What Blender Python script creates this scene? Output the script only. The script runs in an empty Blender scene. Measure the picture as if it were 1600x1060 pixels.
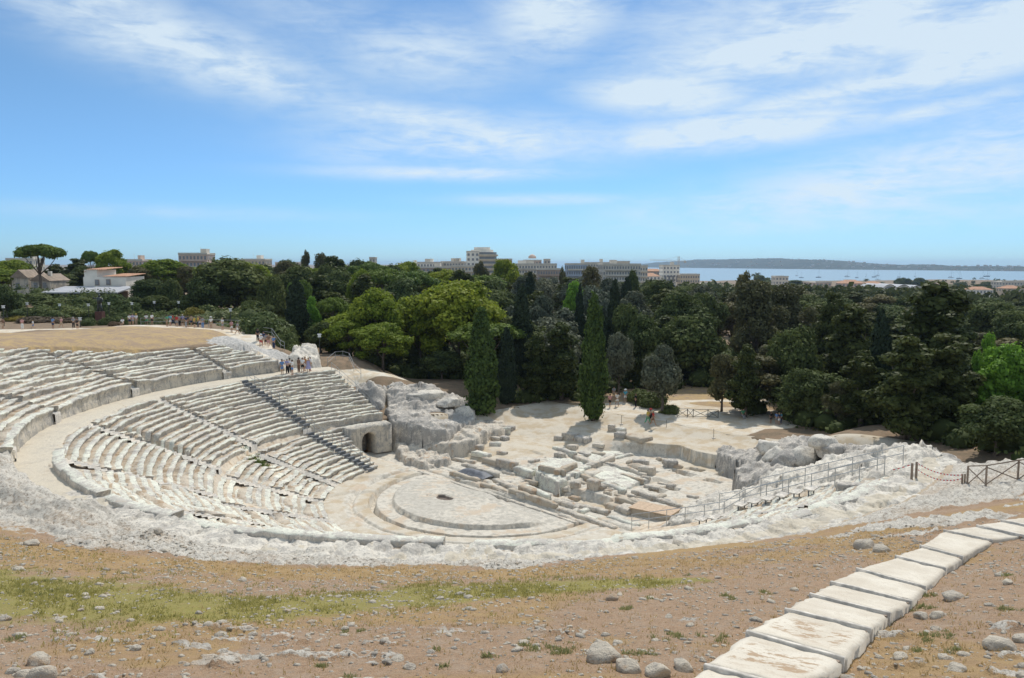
import bpy, bmesh, math, random
import numpy as np
from mathutils import Vector, Matrix, Euler

random.seed(7)
rng = np.random.default_rng(7)
SC = bpy.context.scene
COL = SC.collection
R = math.radians

# ------------------------------------------------------------------ camera
FPX, HZ, EYE = 1214.0, 412.0, 20.5          # focal length and horizon row of the photograph (1600 x 1060)
PITCH = math.atan((530 - HZ) / FPX)
cam_d = bpy.data.cameras.new('camera')
cam = bpy.data.objects.new('camera', cam_d)
COL.objects.link(cam)
cam.location = (0, 0, EYE)
cam.rotation_euler = (math.pi / 2 - PITCH, 0, 0)
cam_d.sensor_width = 36.0
cam_d.sensor_fit = 'HORIZONTAL'
cam_d.lens = 36.0 * FPX / 1600.0
cam_d.clip_start = 0.2
cam_d.clip_end = 40000
SC.camera = cam

SC.view_settings.view_transform = 'Standard'
SC.view_settings.look = 'None'
SC.view_settings.exposure = 0.0
SC.view_settings.gamma = 1.0
SC.view_settings.use_curve_mapping = False
SC.render.engine = 'CYCLES'
SC.cycles.max_bounces = 6
SC.cycles.diffuse_bounces = 4
SC.cycles.transparent_max_bounces = 6

SUN_EL, SUN_AZ = 54.0, 19.0                  # degrees; azimuth from +Y towards +X

# ------------------------------------------------------------------ node helper
class NB:
    def __init__(self, tree):
        self.t = tree
        tree.nodes.clear()
    def n(self, typ, **kw):
        nd = self.t.nodes.new(typ)
        for k, v in kw.items():
            if k == 'inp':
                for kk, vv in v.items():
                    self.set(nd.inputs[kk], vv)
            else:
                setattr(nd, k, v)
        return nd
    def set(self, sock, v):
        if isinstance(v, bpy.types.NodeSocket):
            self.t.links.new(v, sock)
        elif v is not None:
            if sock.type == 'RGBA' and not isinstance(v, (int, float)) and len(v) == 3:
                v = (*v, 1)
            sock.default_value = v
    def math(self, op, a, b=None, c=None, clamp=False):
        nd = self.n('ShaderNodeMath', operation=op, use_clamp=clamp)
        self.set(nd.inputs[0], a)
        if b is not None: self.set(nd.inputs[1], b)
        if c is not None: self.set(nd.inputs[2], c)
        return nd.outputs[0]
    def mix(self, f, a, b, blend='MIX'):
        nd = self.n('ShaderNodeMix', data_type='RGBA', blend_type=blend)
        self.set(nd.inputs['Factor'], f)
        ins = [s for s in nd.inputs if s.type == 'RGBA']
        self.set(ins[0], a); self.set(ins[1], b)
        return [s for s in nd.outputs if s.type == 'RGBA'][0]
    def ramp(self, f, lo, hi):
        nd = self.n('ShaderNodeMapRange', inp={'Value': f, 'From Min': lo, 'From Max': hi})
        nd.clamp = True
        nd.interpolation_type = 'SMOOTHSTEP'
        return nd.outputs[0]
    def noise(self, vec, scale, detail=4, rough=.55, dist=0.0):
        nd = self.n('ShaderNodeTexNoise', inp={'Vector': vec, 'Scale': scale, 'Detail': detail, 'Roughness': rough, 'Distortion': dist})
        return nd.outputs[0]
    def attr(self, name):
        return self.n('ShaderNodeAttribute', attribute_name=name).outputs['Fac']

# ------------------------------------------------------------------ world: daylight sky with thin cirrus
W = bpy.data.worlds.new('World')
SC.world = W
W.use_nodes = True
nb = NB(W.node_tree)
sky = nb.n('ShaderNodeTexSky', sky_type='NISHITA')
sky.sun_disc = False
sky.sun_elevation = R(SUN_EL)
sky.sun_rotation = R(SUN_AZ)
sky.altitude = 0
sky.air_density = 1.0
sky.dust_density = 0.1
sky.ozone_density = 3.0
SKY_STRENGTH = 0.085
gen = nb.n('ShaderNodeTexCoord').outputs['Generated']
sp = nb.n('ShaderNodeSeparateXYZ', inp={0: gen})
dx, dy, dz = sp.outputs
az = nb.math('ARCTAN2', dx, dy)
el = nb.math('ARCSINE', dz)
cv = nb.n('ShaderNodeCombineXYZ', inp={0: az, 1: el, 2: 0.0}).outputs[0]
# streaky noise in (azimuth, elevation), tilted a little
def streak(sx, sy, tilt, detail, off):
    m = nb.n('ShaderNodeMapping', inp={0: cv})
    m.inputs['Location'].default_value = (off, off * .37, 0)
    m.inputs['Rotation'].default_value = (0, 0, tilt)
    m.inputs['Scale'].default_value = (sx, sy, 1)
    return nb.noise(m.outputs[0], 1.0, detail, .62, 0.6)
n_lo = streak(5.0, 17.0, .10, 5, 3.1)
n_hi = streak(16.0, 70.0, .16, 6, 7.7)
n_pf = streak(22.0, 34.0, -.3, 6, 1.7)
CL = [(120, 50, 190, 46, .30, .62), (300, 110, 200, 42, .22, .80), (425, 150, 70, 20, .05, .6), (480, 45, 120, 40, .0, .30),
      (650, 95, 130, 48, .0, .55), (860, 30, 90, 62, -.2, .75), (760, 110, 90, 40, -.3, .35),
      (640, 190, 130, 20, .05, .7), (740, 222, 190, 34, .02, .85), (700, 274, 170, 10, .0, .75), (560, 245, 80, 26, 0, .35),
      (1030, 160, 105, 26, .05, 1.0), (1200, 110, 210, 40, -.06, .75), (1330, 60, 300, 60, -.05, .72), (1500, 100, 200, 60, -.1, .75),
      (1130, 218, 190, 24, -.06, 1.0), (1380, 165, 260, 22, -.12, .95), (1560, 125, 110, 24, -.15, .7), (1440, 205, 120, 14, -.15, .6),
      (1420, 290, 230, 46, -.14, .70), (1180, 325, 200, 24, -.05, .5), (1580, 240, 120, 50, 0, .6), (850, 314, 130, 8, 0, .5),
      (1300, 345, 330, 26, -.03, .42), (250, 340, 260, 10, 0, .22), (980, 40, 120, 26, .2, .3)]
dens = None
for (u, v, su, sv, tilt, amp) in CL:
    a0, e0 = math.atan((u - 800) / FPX), math.atan((HZ - v) / FPX)
    ddx = nb.math('SUBTRACT', az, a0)
    ddy = nb.math('SUBTRACT', el, e0)
    ct, st_ = math.cos(-tilt), math.sin(-tilt)
    px = nb.math('ADD', nb.math('MULTIPLY', ddx, ct), nb.math('MULTIPLY', ddy, st_))
    py = nb.math('SUBTRACT', nb.math('MULTIPLY', ddy, ct), nb.math('MULTIPLY', ddx, st_))
    qx = nb.math('MULTIPLY', px, FPX / su)
    qy = nb.math('MULTIPLY', py, FPX / sv)
    q = nb.math('ADD', nb.math('MULTIPLY', qx, qx), nb.math('MULTIPLY', qy, qy))
    g = nb.math('MULTIPLY', nb.math('EXPONENT', nb.math('MULTIPLY', q, -0.9)), amp)
    dens = g if dens is None else nb.math('MAXIMUM', nb.math('ADD', dens, nb.math('MULTIPLY', g, .25)), g)
# thin cirrus goes on outside the view, its unseen cover raised to whiten ambient light
out_m = nb.ramp(nb.math('ABSOLUTE', az), .62, .85)
out_e = nb.ramp(el, .36, .50)
outside = nb.math('MULTIPLY', nb.math('MAXIMUM', out_m, out_e), .85)
dens = nb.math('MAXIMUM', dens, nb.math('MULTIPLY', outside, nb.ramp(n_lo, .36, .58)))
tex = nb.math('ADD', nb.math('MULTIPLY', n_lo, .9), nb.math('ADD', nb.math('MULTIPLY', n_hi, .75), nb.math('MULTIPLY', n_pf, .35)))
tex = nb.ramp(tex, .62, 1.25)
dens = nb.math('MULTIPLY', dens, nb.math('ADD', nb.math('MULTIPLY', tex, 1.30), .36), clamp=True)
dens = nb.math('MULTIPLY', dens, nb.ramp(el, .0, .05))
k = 1.0 / SKY_STRENGTH
tint = nb.mix(nb.ramp(el, .0, .24), (0.60, 1.02, 1.64), (0.85, 1.12, 1.31))
skyc = nb.mix(1.0, sky.outputs[0], tint, 'MULTIPLY')
cloudc = (0.73 * k, 0.85 * k, 0.94 * k)
fin = nb.mix(nb.math('MULTIPLY', dens, .88), skyc, cloudc)
bg = nb.n('ShaderNodeBackground', inp={'Color': fin, 'Strength': SKY_STRENGTH})
wo = nb.n('ShaderNodeOutputWorld')
W.node_tree.links.new(bg.outputs[0], wo.inputs[0])

# ------------------------------------------------------------------ sun
sl = bpy.data.lights.new('sun', 'SUN')
sl.energy = 3.5
sl.angle = R(0.53)
sl.color = (1.0, 0.955, 0.88)
sun = bpy.data.objects.new('sun', sl)
COL.objects.link(sun)
_sd = Vector((math.cos(R(SUN_EL)) * math.sin(R(SUN_AZ)), math.cos(R(SUN_EL)) * math.cos(R(SUN_AZ)), math.sin(R(SUN_EL))))
sun.rotation_euler = (-_sd).to_track_quat('-Z', 'Y').to_euler()
sun.location = (40, 120, 150)

# ------------------------------------------------------------------ numbers: noise, mesh building, geometry of the place
def _h(ix, iy, iz, seed):
    h = (ix.astype(np.uint32) * np.uint32(374761393)) ^ (iy.astype(np.uint32) * np.uint32(668265263)) ^ (iz.astype(np.uint32) * np.uint32(2147483647)) ^ np.uint32(seed * 1013904223 & 0xffffffff)
    h = (h ^ (h >> np.uint32(13))) * np.uint32(1274126177)
    h = h ^ (h >> np.uint32(16))
    return (h & np.uint32(0xffff)).astype(np.float32) / 32767.5 - 1.0

def vnoise(x, y, z=0.0, seed=0):
    x = np.asarray(x, np.float64); y = np.asarray(y, np.float64); z = np.broadcast_to(np.asarray(z, np.float64), x.shape)
    fx, fy, fz = np.floor(x), np.floor(y), np.floor(z)
    tx, ty, tz = (x - fx), (y - fy), (z - fz)
    tx = tx * tx * (3 - 2 * tx); ty = ty * ty * (3 - 2 * ty); tz = tz * tz * (3 - 2 * tz)
    ix, iy, iz = fx.astype(np.int64), fy.astype(np.int64), fz.astype(np.int64)
    r = 0
    for a in (0, 1):
        wx = tx if a else 1 - tx
        for b in (0, 1):
            wy = ty if b else 1 - ty
            for c in (0, 1):
                wz = tz if c else 1 - tz
                r = r + wx * wy * wz * _h(ix + a, iy + b, iz + c, seed)
    return r

def fbm(x, y, z=0.0, oc=4, seed=0, gain=.5):
    x = np.asarray(x, np.float64)
    y = np.broadcast_to(np.asarray(y, np.float64), x.shape)
    z = np.broadcast_to(np.asarray(z, np.float64), x.shape)
    s, a, tot, f = 0, 1.0, 0.0, 1.0
    for k in range(oc):
        s = s + a * vnoise(x * f + 17.3 * k, y * f - 9.1 * k, z * f + 3.7 * k, seed + k)
        tot += a; a *= gain; f *= 2.03
    return s / tot

def blocks2(x, y, k, seed=0):
    """broken rock: every cell is a tilted facet; returns height in about -1..1 and the gap to the next cell"""
    X = np.asarray(x, float) * k; Y = np.asarray(y, float) * k
    fx, fy = np.floor(X), np.floor(Y)
    f1 = np.full(X.shape, 1e9); f2 = np.full(X.shape, 1e9); h = np.zeros(X.shape)
    zz = np.zeros(X.shape, np.int64)
    for a in (-1, 0, 1):
        for b in (-1, 0, 1):
            ix, iy = (fx + a).astype(np.int64), (fy + b).astype(np.int64)
            px = fx + a + .5 + .48 * _h(ix, iy, zz, seed + 1); py = fy + b + .5 + .48 * _h(ix, iy, zz, seed + 2)
            d = np.hypot(X - px, Y - py)
            hh = .8 * _h(ix, iy, zz, seed + 3) + .8 * _h(ix, iy, zz, seed + 4) * (X - px) + .8 * _h(ix, iy, zz, seed + 5) * (Y - py)
            near = d < f1
            f2 = np.where(near, f1, np.minimum(f2, d))
            h = np.where(near, hh, h)
            f1 = np.where(near, d, f1)
    return h, f2 - f1

def sst(a, b, x):
    t = np.clip((np.asarray(x, float) - a) / (b - a), 0, 1)
    return t * t * (3 - 2 * t)

def mk(name, V, F, mats=(), mi=None, parent=None, smooth=False, attrs=None, link=True):
    """one mesh object from arrays; F is (n,3), (n,4) or a list of such arrays / of tuples"""
    me = bpy.data.meshes.new(name)
    V = np.asarray(V, np.float32).reshape(-1, 3)
    if isinstance(F, np.ndarray): F = [F]
    if len(F) and not isinstance(F[0], np.ndarray):
        F = [np.array([list(f)], np.int32) for f in F]
    idx = np.concatenate([f.ravel() for f in F]).astype(np.int32)
    tot = np.concatenate([np.full(len(f), f.shape[1], np.int32) for f in F])
    st = np.concatenate([[0], np.cumsum(tot)[:-1]]).astype(np.int32)
    me.vertices.add(len(V)); me.vertices.foreach_set('co', V.ravel())
    me.loops.add(len(idx)); me.loops.foreach_set('vertex_index', idx)
    me.polygons.add(len(tot)); me.polygons.foreach_set('loop_start', st); me.polygons.foreach_set('loop_total', tot)
    if mi is not None: me.polygons.foreach_set('material_index', np.asarray(mi, np.int32))
    for m in (mats if isinstance(mats, (list, tuple)) else [mats]):
        me.materials.append(m)
    me.update(calc_edges=True)
    if smooth: me.polygons.foreach_set('use_smooth', np.ones(len(tot), bool))
    if attrs:
        for k, a in attrs.items():
            at = me.attributes.new(k, 'FLOAT', 'POINT')
            at.data.foreach_set('value', np.asarray(a, np.float32).ravel())
    me.validate()
    if not link: return me
    o = bpy.data.objects.new(name, me)
    COL.objects.link(o)
    if parent is not None: o.parent = parent
    return o

def grid_faces(nr, nc, keep=None):
    i = np.arange(nr * nc).reshape(nr, nc)
    q = np.stack([i[:-1, :-1], i[:-1, 1:], i[1:, 1:], i[1:, :-1]], -1).reshape(-1, 4)
    if keep is not None:
        k = keep.reshape(nr, nc)
        kk = (k[:-1, :-1] & k[:-1, 1:] & k[1:, 1:] & k[1:, :-1]).ravel()
        q = q[kk]
    return q

def compact(V, F, attrs=None):
    used = np.unique(F)
    m = np.full(len(V), -1, np.int64); m[used] = np.arange(len(used))
    if attrs: attrs = {k: np.asarray(a).ravel()[used] for k, a in attrs.items()}
    return V[used], m[F], attrs

class MB:
    """collects boxes, tubes and plates into one mesh"""
    def __init__(self): self.v = []; self.f = []; self.mi = []; self.n = 0
    def add(self, V, F, m=0):
        V = np.asarray(V, float).reshape(-1, 3)
        self.v.append(V)
        for f in F: self.f.append([int(i) + self.n for i in f]); self.mi.append(m)
        self.n += len(V)
    def box(self, c, s, rz=0.0, m=0, taper=1.0):
        x, y, z = s[0] / 2, s[1] / 2, s[2] / 2
        P_ = np.array([[-x, -y, -z], [x, -y, -z], [x, y, -z], [-x, y, -z], [-x * taper, -y * taper, z], [x * taper, -y * taper, z], [x * taper, y * taper, z], [-x * taper, y * taper, z]])
        ca, sa = math.cos(rz), math.sin(rz)
        P_ = np.stack([P_[:, 0] * ca - P_[:, 1] * sa, P_[:, 0] * sa + P_[:, 1] * ca, P_[:, 2]], -1) + np.array(c)
        self.add(P_, [(3, 2, 1, 0), (4, 5, 6, 7), (0, 1, 5, 4), (1, 2, 6, 5), (2, 3, 7, 6), (3, 0, 4, 7)], m)
    def tube(self, pts, rad, n=6, m=0, caps=True):
        pts = [Vector(p) for p in pts]
        if not hasattr(rad, '__len__'): rad = [rad] * len(pts)
        rings = []
        up = None
        for i, p in enumerate(pts):
            d = (pts[min(i + 1, len(pts) - 1)] - pts[max(i - 1, 0)])
            d = d.normalized() if d.length > 1e-9 else Vector((0, 0, 1))
            if up is None:
                up = Vector((0, 0, 1)) if abs(d.z) < .9 else Vector((1, 0, 0))
            a = d.cross(up)
            a = a.normalized() if a.length > 1e-6 else d.orthogonal().normalized()
            b = a.cross(d).normalized(); up = b
            for k in range(n):
                t = 2 * math.pi * k / n
                rings.append(p + (a * math.cos(t) + b * math.sin(t)) * rad[i])
        F = []
        for i in range(len(pts) - 1):
            for k in range(n):
                F.append((i * n + k, i * n + (k + 1) % n, (i + 1) * n + (k + 1) % n, (i + 1) * n + k))
        if caps:
            F.append(tuple(range(n - 1, -1, -1))); F.append(tuple(range((len(pts) - 1) * n, len(pts) * n)))
        self.add([tuple(r) for r in rings], F, m)
    def build(self, name, mats, parent=None, smooth=False, link=True):
        V = np.concatenate(self.v)
        me = bpy.data.meshes.new(name)
        me.from_pydata(V.tolist(), [], self.f)
        for m in (mats if isinstance(mats, (list, tuple)) else [mats]): me.materials.append(m)
        if len(set(self.mi)) > 1: me.polygons.foreach_set('material_index', np.array(self.mi, np.int32))
        if smooth: me.polygons.foreach_set('use_smooth', np.ones(len(self.f), bool))
        me.update()
        if not link: return me
        o = bpy.data.objects.new(name, me)
        COL.objects.link(o)
        if parent is not None: o.parent = parent
        return o

LABELS = {}
def tag(o, label=None, cat=None, group=None, kind=None):
    if label:
        o['label'] = label
        LABELS.setdefault(label, []).append((o.name, group))
        nw = len(label.split())
        if not 4 <= nw <= 16: print('LABEL LENGTH', nw, label)
    if cat: o['category'] = cat
    if group: o['group'] = group
    if kind: o['kind'] = kind
    return o

def thing(name, label, cat, loc=(0, 0, 0), rz=0.0, group=None):
    o = bpy.data.objects.new(name, None)
    COL.objects.link(o)
    o.empty_display_size = .2
    o.location = loc
    o.rotation_euler = (0, 0, rz)
    return tag(o, label, cat, group)

def inst(name, me, parent=None, loc=(0, 0, 0), rot=(0, 0, 0), scale=(1, 1, 1)):
    o = bpy.data.objects.new(name, me)
    COL.objects.link(o)
    o.location = loc; o.rotation_euler = rot; o.scale = scale
    if parent is not None: o.parent = parent
    return o

def copy_tree(o, parent=None):
    c = o.copy(); COL.objects.link(c)
    if parent is not None: c.parent = parent
    for ch in list(o.children): copy_tree(ch, c)
    return c

# plan of the place: the orchestra's centre and the survey readings taken off the photograph
CX, CY = -1.93, 66.5
_cp, _sp = math.cos(PITCH), math.sin(PITCH)
def ray(u, v):
    x = (u - 800) / FPX; y = (530 - v) / FPX
    return x, _cp + y * _sp, -_sp + y * _cp
def G(u, v, z):
    d = ray(u, v); t = (z - EYE) / d[2]
    return (d[0] * t, d[1] * t, z)
def P(u, v, Y):
    d = ray(u, v); t = Y / d[1]
    return (d[0] * t, Y, EYE + d[2] * t)
def proj(x, y, z):
    z = z - EYE; fw = y * _cp - z * _sp; up = y * _sp + z * _cp
    return 800 + FPX * x / fw, 530 - FPX * up / fw
def polar(x, y):
    return np.hypot(x - CX, y - CY), np.degrees(np.arctan2(y - CY, x - CX)) % 360
def cart(r, th):
    return CX + r * np.cos(np.radians(th)), CY + r * np.sin(np.radians(th))
S2 = math.sqrt(.5)
def to_st(x, y):
    a, b = x - CX, y - CY
    return (a - b) * S2, (a + b) * S2
def from_st(s, t):
    return CX + (s + t) * S2, CY + (t - s) * S2

# radial heights of the seating
R_IN, R_DIA, R_POD = 14.2, 32.65, 34.8       # first row, inner and outer edge of the walkway between the two tiers
Z_DIA, Z_POD = 7.83, 9.25
R_MID = 22.6
def z_low(r):
    r = np.asarray(r, float)
    return np.where(r < R_MID, .45 + (r - R_IN) * (3.15 - .45) / (R_MID - R_IN), 3.75 + (r - R_MID) * (Z_DIA - 3.75) / (R_DIA - R_MID))
def z_cone(r):
    z = 8.15 + .297 * (np.asarray(r, float) - 35.3)
    return np.minimum(z, 17.3)

CTRL = np.array([(9.9, 93.7, 1.9), (22, 92, 2.0), (15.6, 86.4, 1.9), (8, 88, 1.5), (22, 79, 1.4), (-4, 95, 1.9), (4, 100, 2.0), (30, 85, 2.2), (18, 103, 2.3),
    (38, 74, 4.0), (34, 64, 4.4), (37, 56, 4.8), (34.5, 51, 5.8), (45, 60, 5.6), (70, 60, 5.5), (26, 41.5, 8.6), (33, 44, 8.0), (42, 42, 7.8), (70, 40, 8.2),
    (0, 130, 2.6), (50, 120, 2.6), (90, 100, 3.5), (-20, 122, 4.0), (-12, 106, 4.2), (-12, 116, 3.2), (-18, 98, 6.7), (-24, 104, 7.7), (-25.5, 93, 7.7), (-16.5, 89.5, 2.6), (-19, 91.5, 3.6), (-14, 92, 2.8), (-22, 92.5, 6.0), (-18, 94.5, 4.8),
    (-32.1, 99.5, 9.7), (-35.6, 107, 10.6), (-27, 108, 7.5), (-28, 118, 6.5), (-46, 97, 11.8), (-52, 105, 12.0), (-62, 103, 11.6), (-44, 108, 11.4), (-42, 116, 10.9), (-55, 126, 10.5), (-77, 127, 10.2), (-66, 114, 10.4), (-78, 112, 10.3), (-56, 114, 11.2), (-97, 185, 12.8),
    (-130, 180, 13), (-60, 160, 8.5), (-30, 150, 4.5), (-40, 87, 11.5), (-48, 80, 12.5), (-60, 86, 12.4), (-70, 104, 10.9), (-75, 60, 13.5), (-70, 30, 15),
    (0, 250, .5), (150, 250, -1), (-160, 300, 11), (0, 500, -8), (300, 500, -12), (-300, 600, 2), (-400, 250, 12), (400, 200, 2),
    (0, 900, -12), (500, 1000, -16), (-600, 1200, -6), (0, 1500, -16), (-900, 2000, -16), (0, -30, 17.3), (60, -20, 17.3), (-60, -20, 17.3), (200, 0, 14), (-200, 0, 16)], float)
def z_ctrl(x, y):
    x = np.asarray(x, float); y = np.asarray(y, float)
    num = np.zeros_like(x); den = np.zeros_like(x)
    for (a, b, c) in CTRL:
        w = 1.0 / ((x - a) ** 2 + (y - b) ** 2 + 4.0) ** 1.9
        num += w * c; den += w
    return num / den

def shore(x, y):
    """distance past the shoreline of the bay (positive in the water)"""
    return y - (1330 + 90 * np.sin(x / 260.0)) - np.maximum(0, (150 - x)) * 8.0

def T(x, y):
    """height of the natural ground"""
    x = np.asarray(x, float); y = np.asarray(y, float)
    r, th = polar(x, y)
    z = z_ctrl(x, y)
    rough = fbm(x * .12, y * .12, 0, 3, 5)
    z = z + rough * .25 * sst(36, 50, r) + fbm(x * .02, y * .02, 0, 3, 8) * 1.2 * sst(150, 260, r)
    # upper tier on the left
    row = Z_POD + .29 * (r - R_POD) - .25
    wB = sst(132, 139, th) * (1 - sst(205, 214, th)) * (1 - sst(43.5 + 3.5 * sst(150, 172, th), 48.5 + 4 * sst(150, 172, th), r))
    z = z * (1 - wB) + row * wB
    # the cone of the hillside in front
    cone = z_cone(r) + fbm(x * .22, y * .22, 0, 4, 11) * .14
    wA = sst(204, 214, th) * (1 - sst(322, 336, th))
    z = z * (1 - wA) + cone * wA
    z = np.where((th > 100) & (th < 126.5) & (r < 36.5), np.minimum(z, z_low(np.minimum(r, R_DIA)) - .45 + 1.5 * sst(33.5, 36.5, r)), z)
    sh = shore(x, y)
    z = np.where(y > 400, np.maximum(z - np.maximum(sh, 0) * .1, -40), z)
    return z
def T1(x, y): return float(T(np.array([x]), np.array([y]))[0])

def cone_hit(u, v, up=0.0):
    d = ray(u, v); lo, hi = 4.0, 45.0
    for _ in range(50):
        m = (lo + hi) / 2
        x, y, z = d[0] * m / d[1], m, EYE + d[2] * m / d[1]
        if z > z_cone(math.hypot(x - CX, y - CY)) + up: lo = m
        else: hi = m
    return d[0] * lo / d[1], lo
def ground_hit(u, v, y0=30.0, y1=260.0):
    """where the view line through a pixel meets the ground beyond the theatre"""
    ys = np.linspace(y0, y1, 900)
    d = ray(u, v)
    xs = d[0] / d[1] * ys; zs = EYE + d[2] / d[1] * ys
    t = T(xs, ys)
    b = np.where(zs < t)[0]
    i = b[0] if len(b) else len(ys) - 1
    return float(xs[i]), float(ys[i]), float(t[i])

# ------------------------------------------------------------------ materials
def newmat(name):
    m = bpy.data.materials.new(name)
    m.use_nodes = True
    return m, NB(m.node_tree)

def finish(nb, col, rough=.85, bump=None, bstr=.5, bdist=.03, spec=.25, metal=0.0):
    p = nb.n('ShaderNodeBsdfPrincipled', inp={'Base Color': col, 'Roughness': rough, 'Metallic': metal})
    p.inputs['Specular IOR Level'].default_value = spec
    if bump is not None:
        b = nb.n('ShaderNodeBump', inp={'Height': bump, 'Strength': bstr, 'Distance': bdist})
        nb.t.links.new(b.outputs[0], p.inputs['Normal'])
    o = nb.n('ShaderNodeOutputMaterial')
    nb.t.links.new(p.outputs[0], o.inputs[0])
    return p

def plain(name, col, rough=.6, metal=0.0, var=.12, scale=3.0, spec=.3):
    m, nb = newmat(name)
    pos = nb.n('ShaderNodeNewGeometry').outputs['Position']
    n = nb.noise(pos, scale, 4)
    c = nb.mix(nb.ramp(n, .3, .7), tuple(x * (1 - var) for x in col), tuple(min(1, x * (1 + var)) for x in col))
    finish(nb, c, rough, metal=metal, spec=spec)
    return m

def stone_mat(name, pale, grey, tan, grey_lo=.48, tan_lo=.56, dark=.6, streaks=0.0, fine=1.0):
    m, nb = newmat(name)
    pos = nb.n('ShaderNodeNewGeometry').outputs['Position']
    a = nb.noise(pos, .55, 5, .6)
    b = nb.noise(pos, 1.9 * fine, 6, .65)
    c = nb.noise(pos, 7.5 * fine, 5, .65)
    d = nb.noise(pos, 26 * fine, 3, .6)
    col = nb.mix(nb.ramp(nb.math('ADD', nb.math('MULTIPLY', a, .35), nb.math('ADD', nb.math('MULTIPLY', b, .35), nb.math('MULTIPLY', c, .30))), grey_lo - .03, grey_lo + .06), pale, grey)
    t = nb.math('ADD', nb.math('MULTIPLY', b, .45), nb.math('MULTIPLY', nb.noise(pos, .9, 4, .6, .4), .55))
    col = nb.mix(nb.ramp(t, tan_lo, tan_lo + .12), col, tan)
    if streaks:
        mp = nb.n('ShaderNodeMapping', inp={0: pos}); mp.inputs['Scale'].default_value = (2.2, 2.2, .28)
        s = nb.noise(mp.outputs[0], 1.6, 5, .65)
        col = nb.mix(nb.math('MULTIPLY', nb.ramp(s, .5, .68), streaks), col, (.17, .165, .155))
    pit = nb.math('MAXIMUM', nb.ramp(c, .60, .70), nb.math('MULTIPLY', nb.ramp(d, .60, .70), .6))
    col = nb.mix(nb.math('MULTIPLY', pit, dark), col, (.14, .125, .105))
    col = nb.mix(nb.math('MULTIPLY', nb.ramp(d, .35, .7), .28), col, nb.mix(.5, col, (.66, .62, .56)))
    rnd = nb.n('ShaderNodeObjectInfo').outputs['Random']
    col = nb.mix(1.0, col, nb.n('ShaderNodeCombineColor', inp={0: nb.math('ADD', nb.math('MULTIPLY', rnd, .14), .93), 1: nb.math('ADD', nb.math('MULTIPLY', rnd, .13), .93), 2: nb.math('ADD', nb.math('MULTIPLY', rnd, .11), .93)}).outputs[0], 'MULTIPLY')
    h = nb.math('ADD', nb.math('MULTIPLY', b, .45), nb.math('ADD', nb.math('MULTIPLY', c, .38), nb.math('MULTIPLY', d, .17)))
    finish(nb, col, .92, h, 1.0, .16)
    return m

M = {}
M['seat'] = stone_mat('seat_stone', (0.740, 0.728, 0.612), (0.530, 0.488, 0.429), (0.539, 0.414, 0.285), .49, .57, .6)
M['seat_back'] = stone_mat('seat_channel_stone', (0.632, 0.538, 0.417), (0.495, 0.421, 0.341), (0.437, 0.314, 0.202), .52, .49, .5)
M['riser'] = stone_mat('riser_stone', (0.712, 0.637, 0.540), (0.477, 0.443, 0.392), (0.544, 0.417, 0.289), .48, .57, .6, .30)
M['wall_stone'] = stone_mat('podium_stone', (0.659, 0.583, 0.468), (0.413, 0.382, 0.338), (0.499, 0.363, 0.235), .50, .58, .5, .7)
M['rock'] = stone_mat('bare_rock', (0.740, 0.680, 0.580), (0.495, 0.456, 0.400), (0.505, 0.379, 0.257), .49, .60, .65, .12)
M['rock_dark'] = stone_mat('weathered_rock', (0.632, 0.573, 0.493), (0.357, 0.330, 0.297), (0.460, 0.352, 0.241), .46, .60, .7, .5)
M['block'] = stone_mat('ruin_block_stone', (0.624, 0.552, 0.452), (0.409, 0.371, 0.319), (0.469, 0.325, 0.209), .50, .53, .6, .3)
M['ochre_block'] = stone_mat('ochre_stone', (.50, .43, .335), (.42, .375, .31), (.40, .285, .19), .55, .50, .5)
M['path_stone'] = stone_mat('walkway_ground', (0.632, 0.557, 0.436), (0.549, 0.487, 0.393), (0.557, 0.464, 0.341), .52, .55, .12)
M['field_stone'] = stone_mat('field_stone', (.56, .49, .39), (.40, .355, .295), (.44, .31, .20), .50, .54, .6, 0, 1.6)

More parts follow.
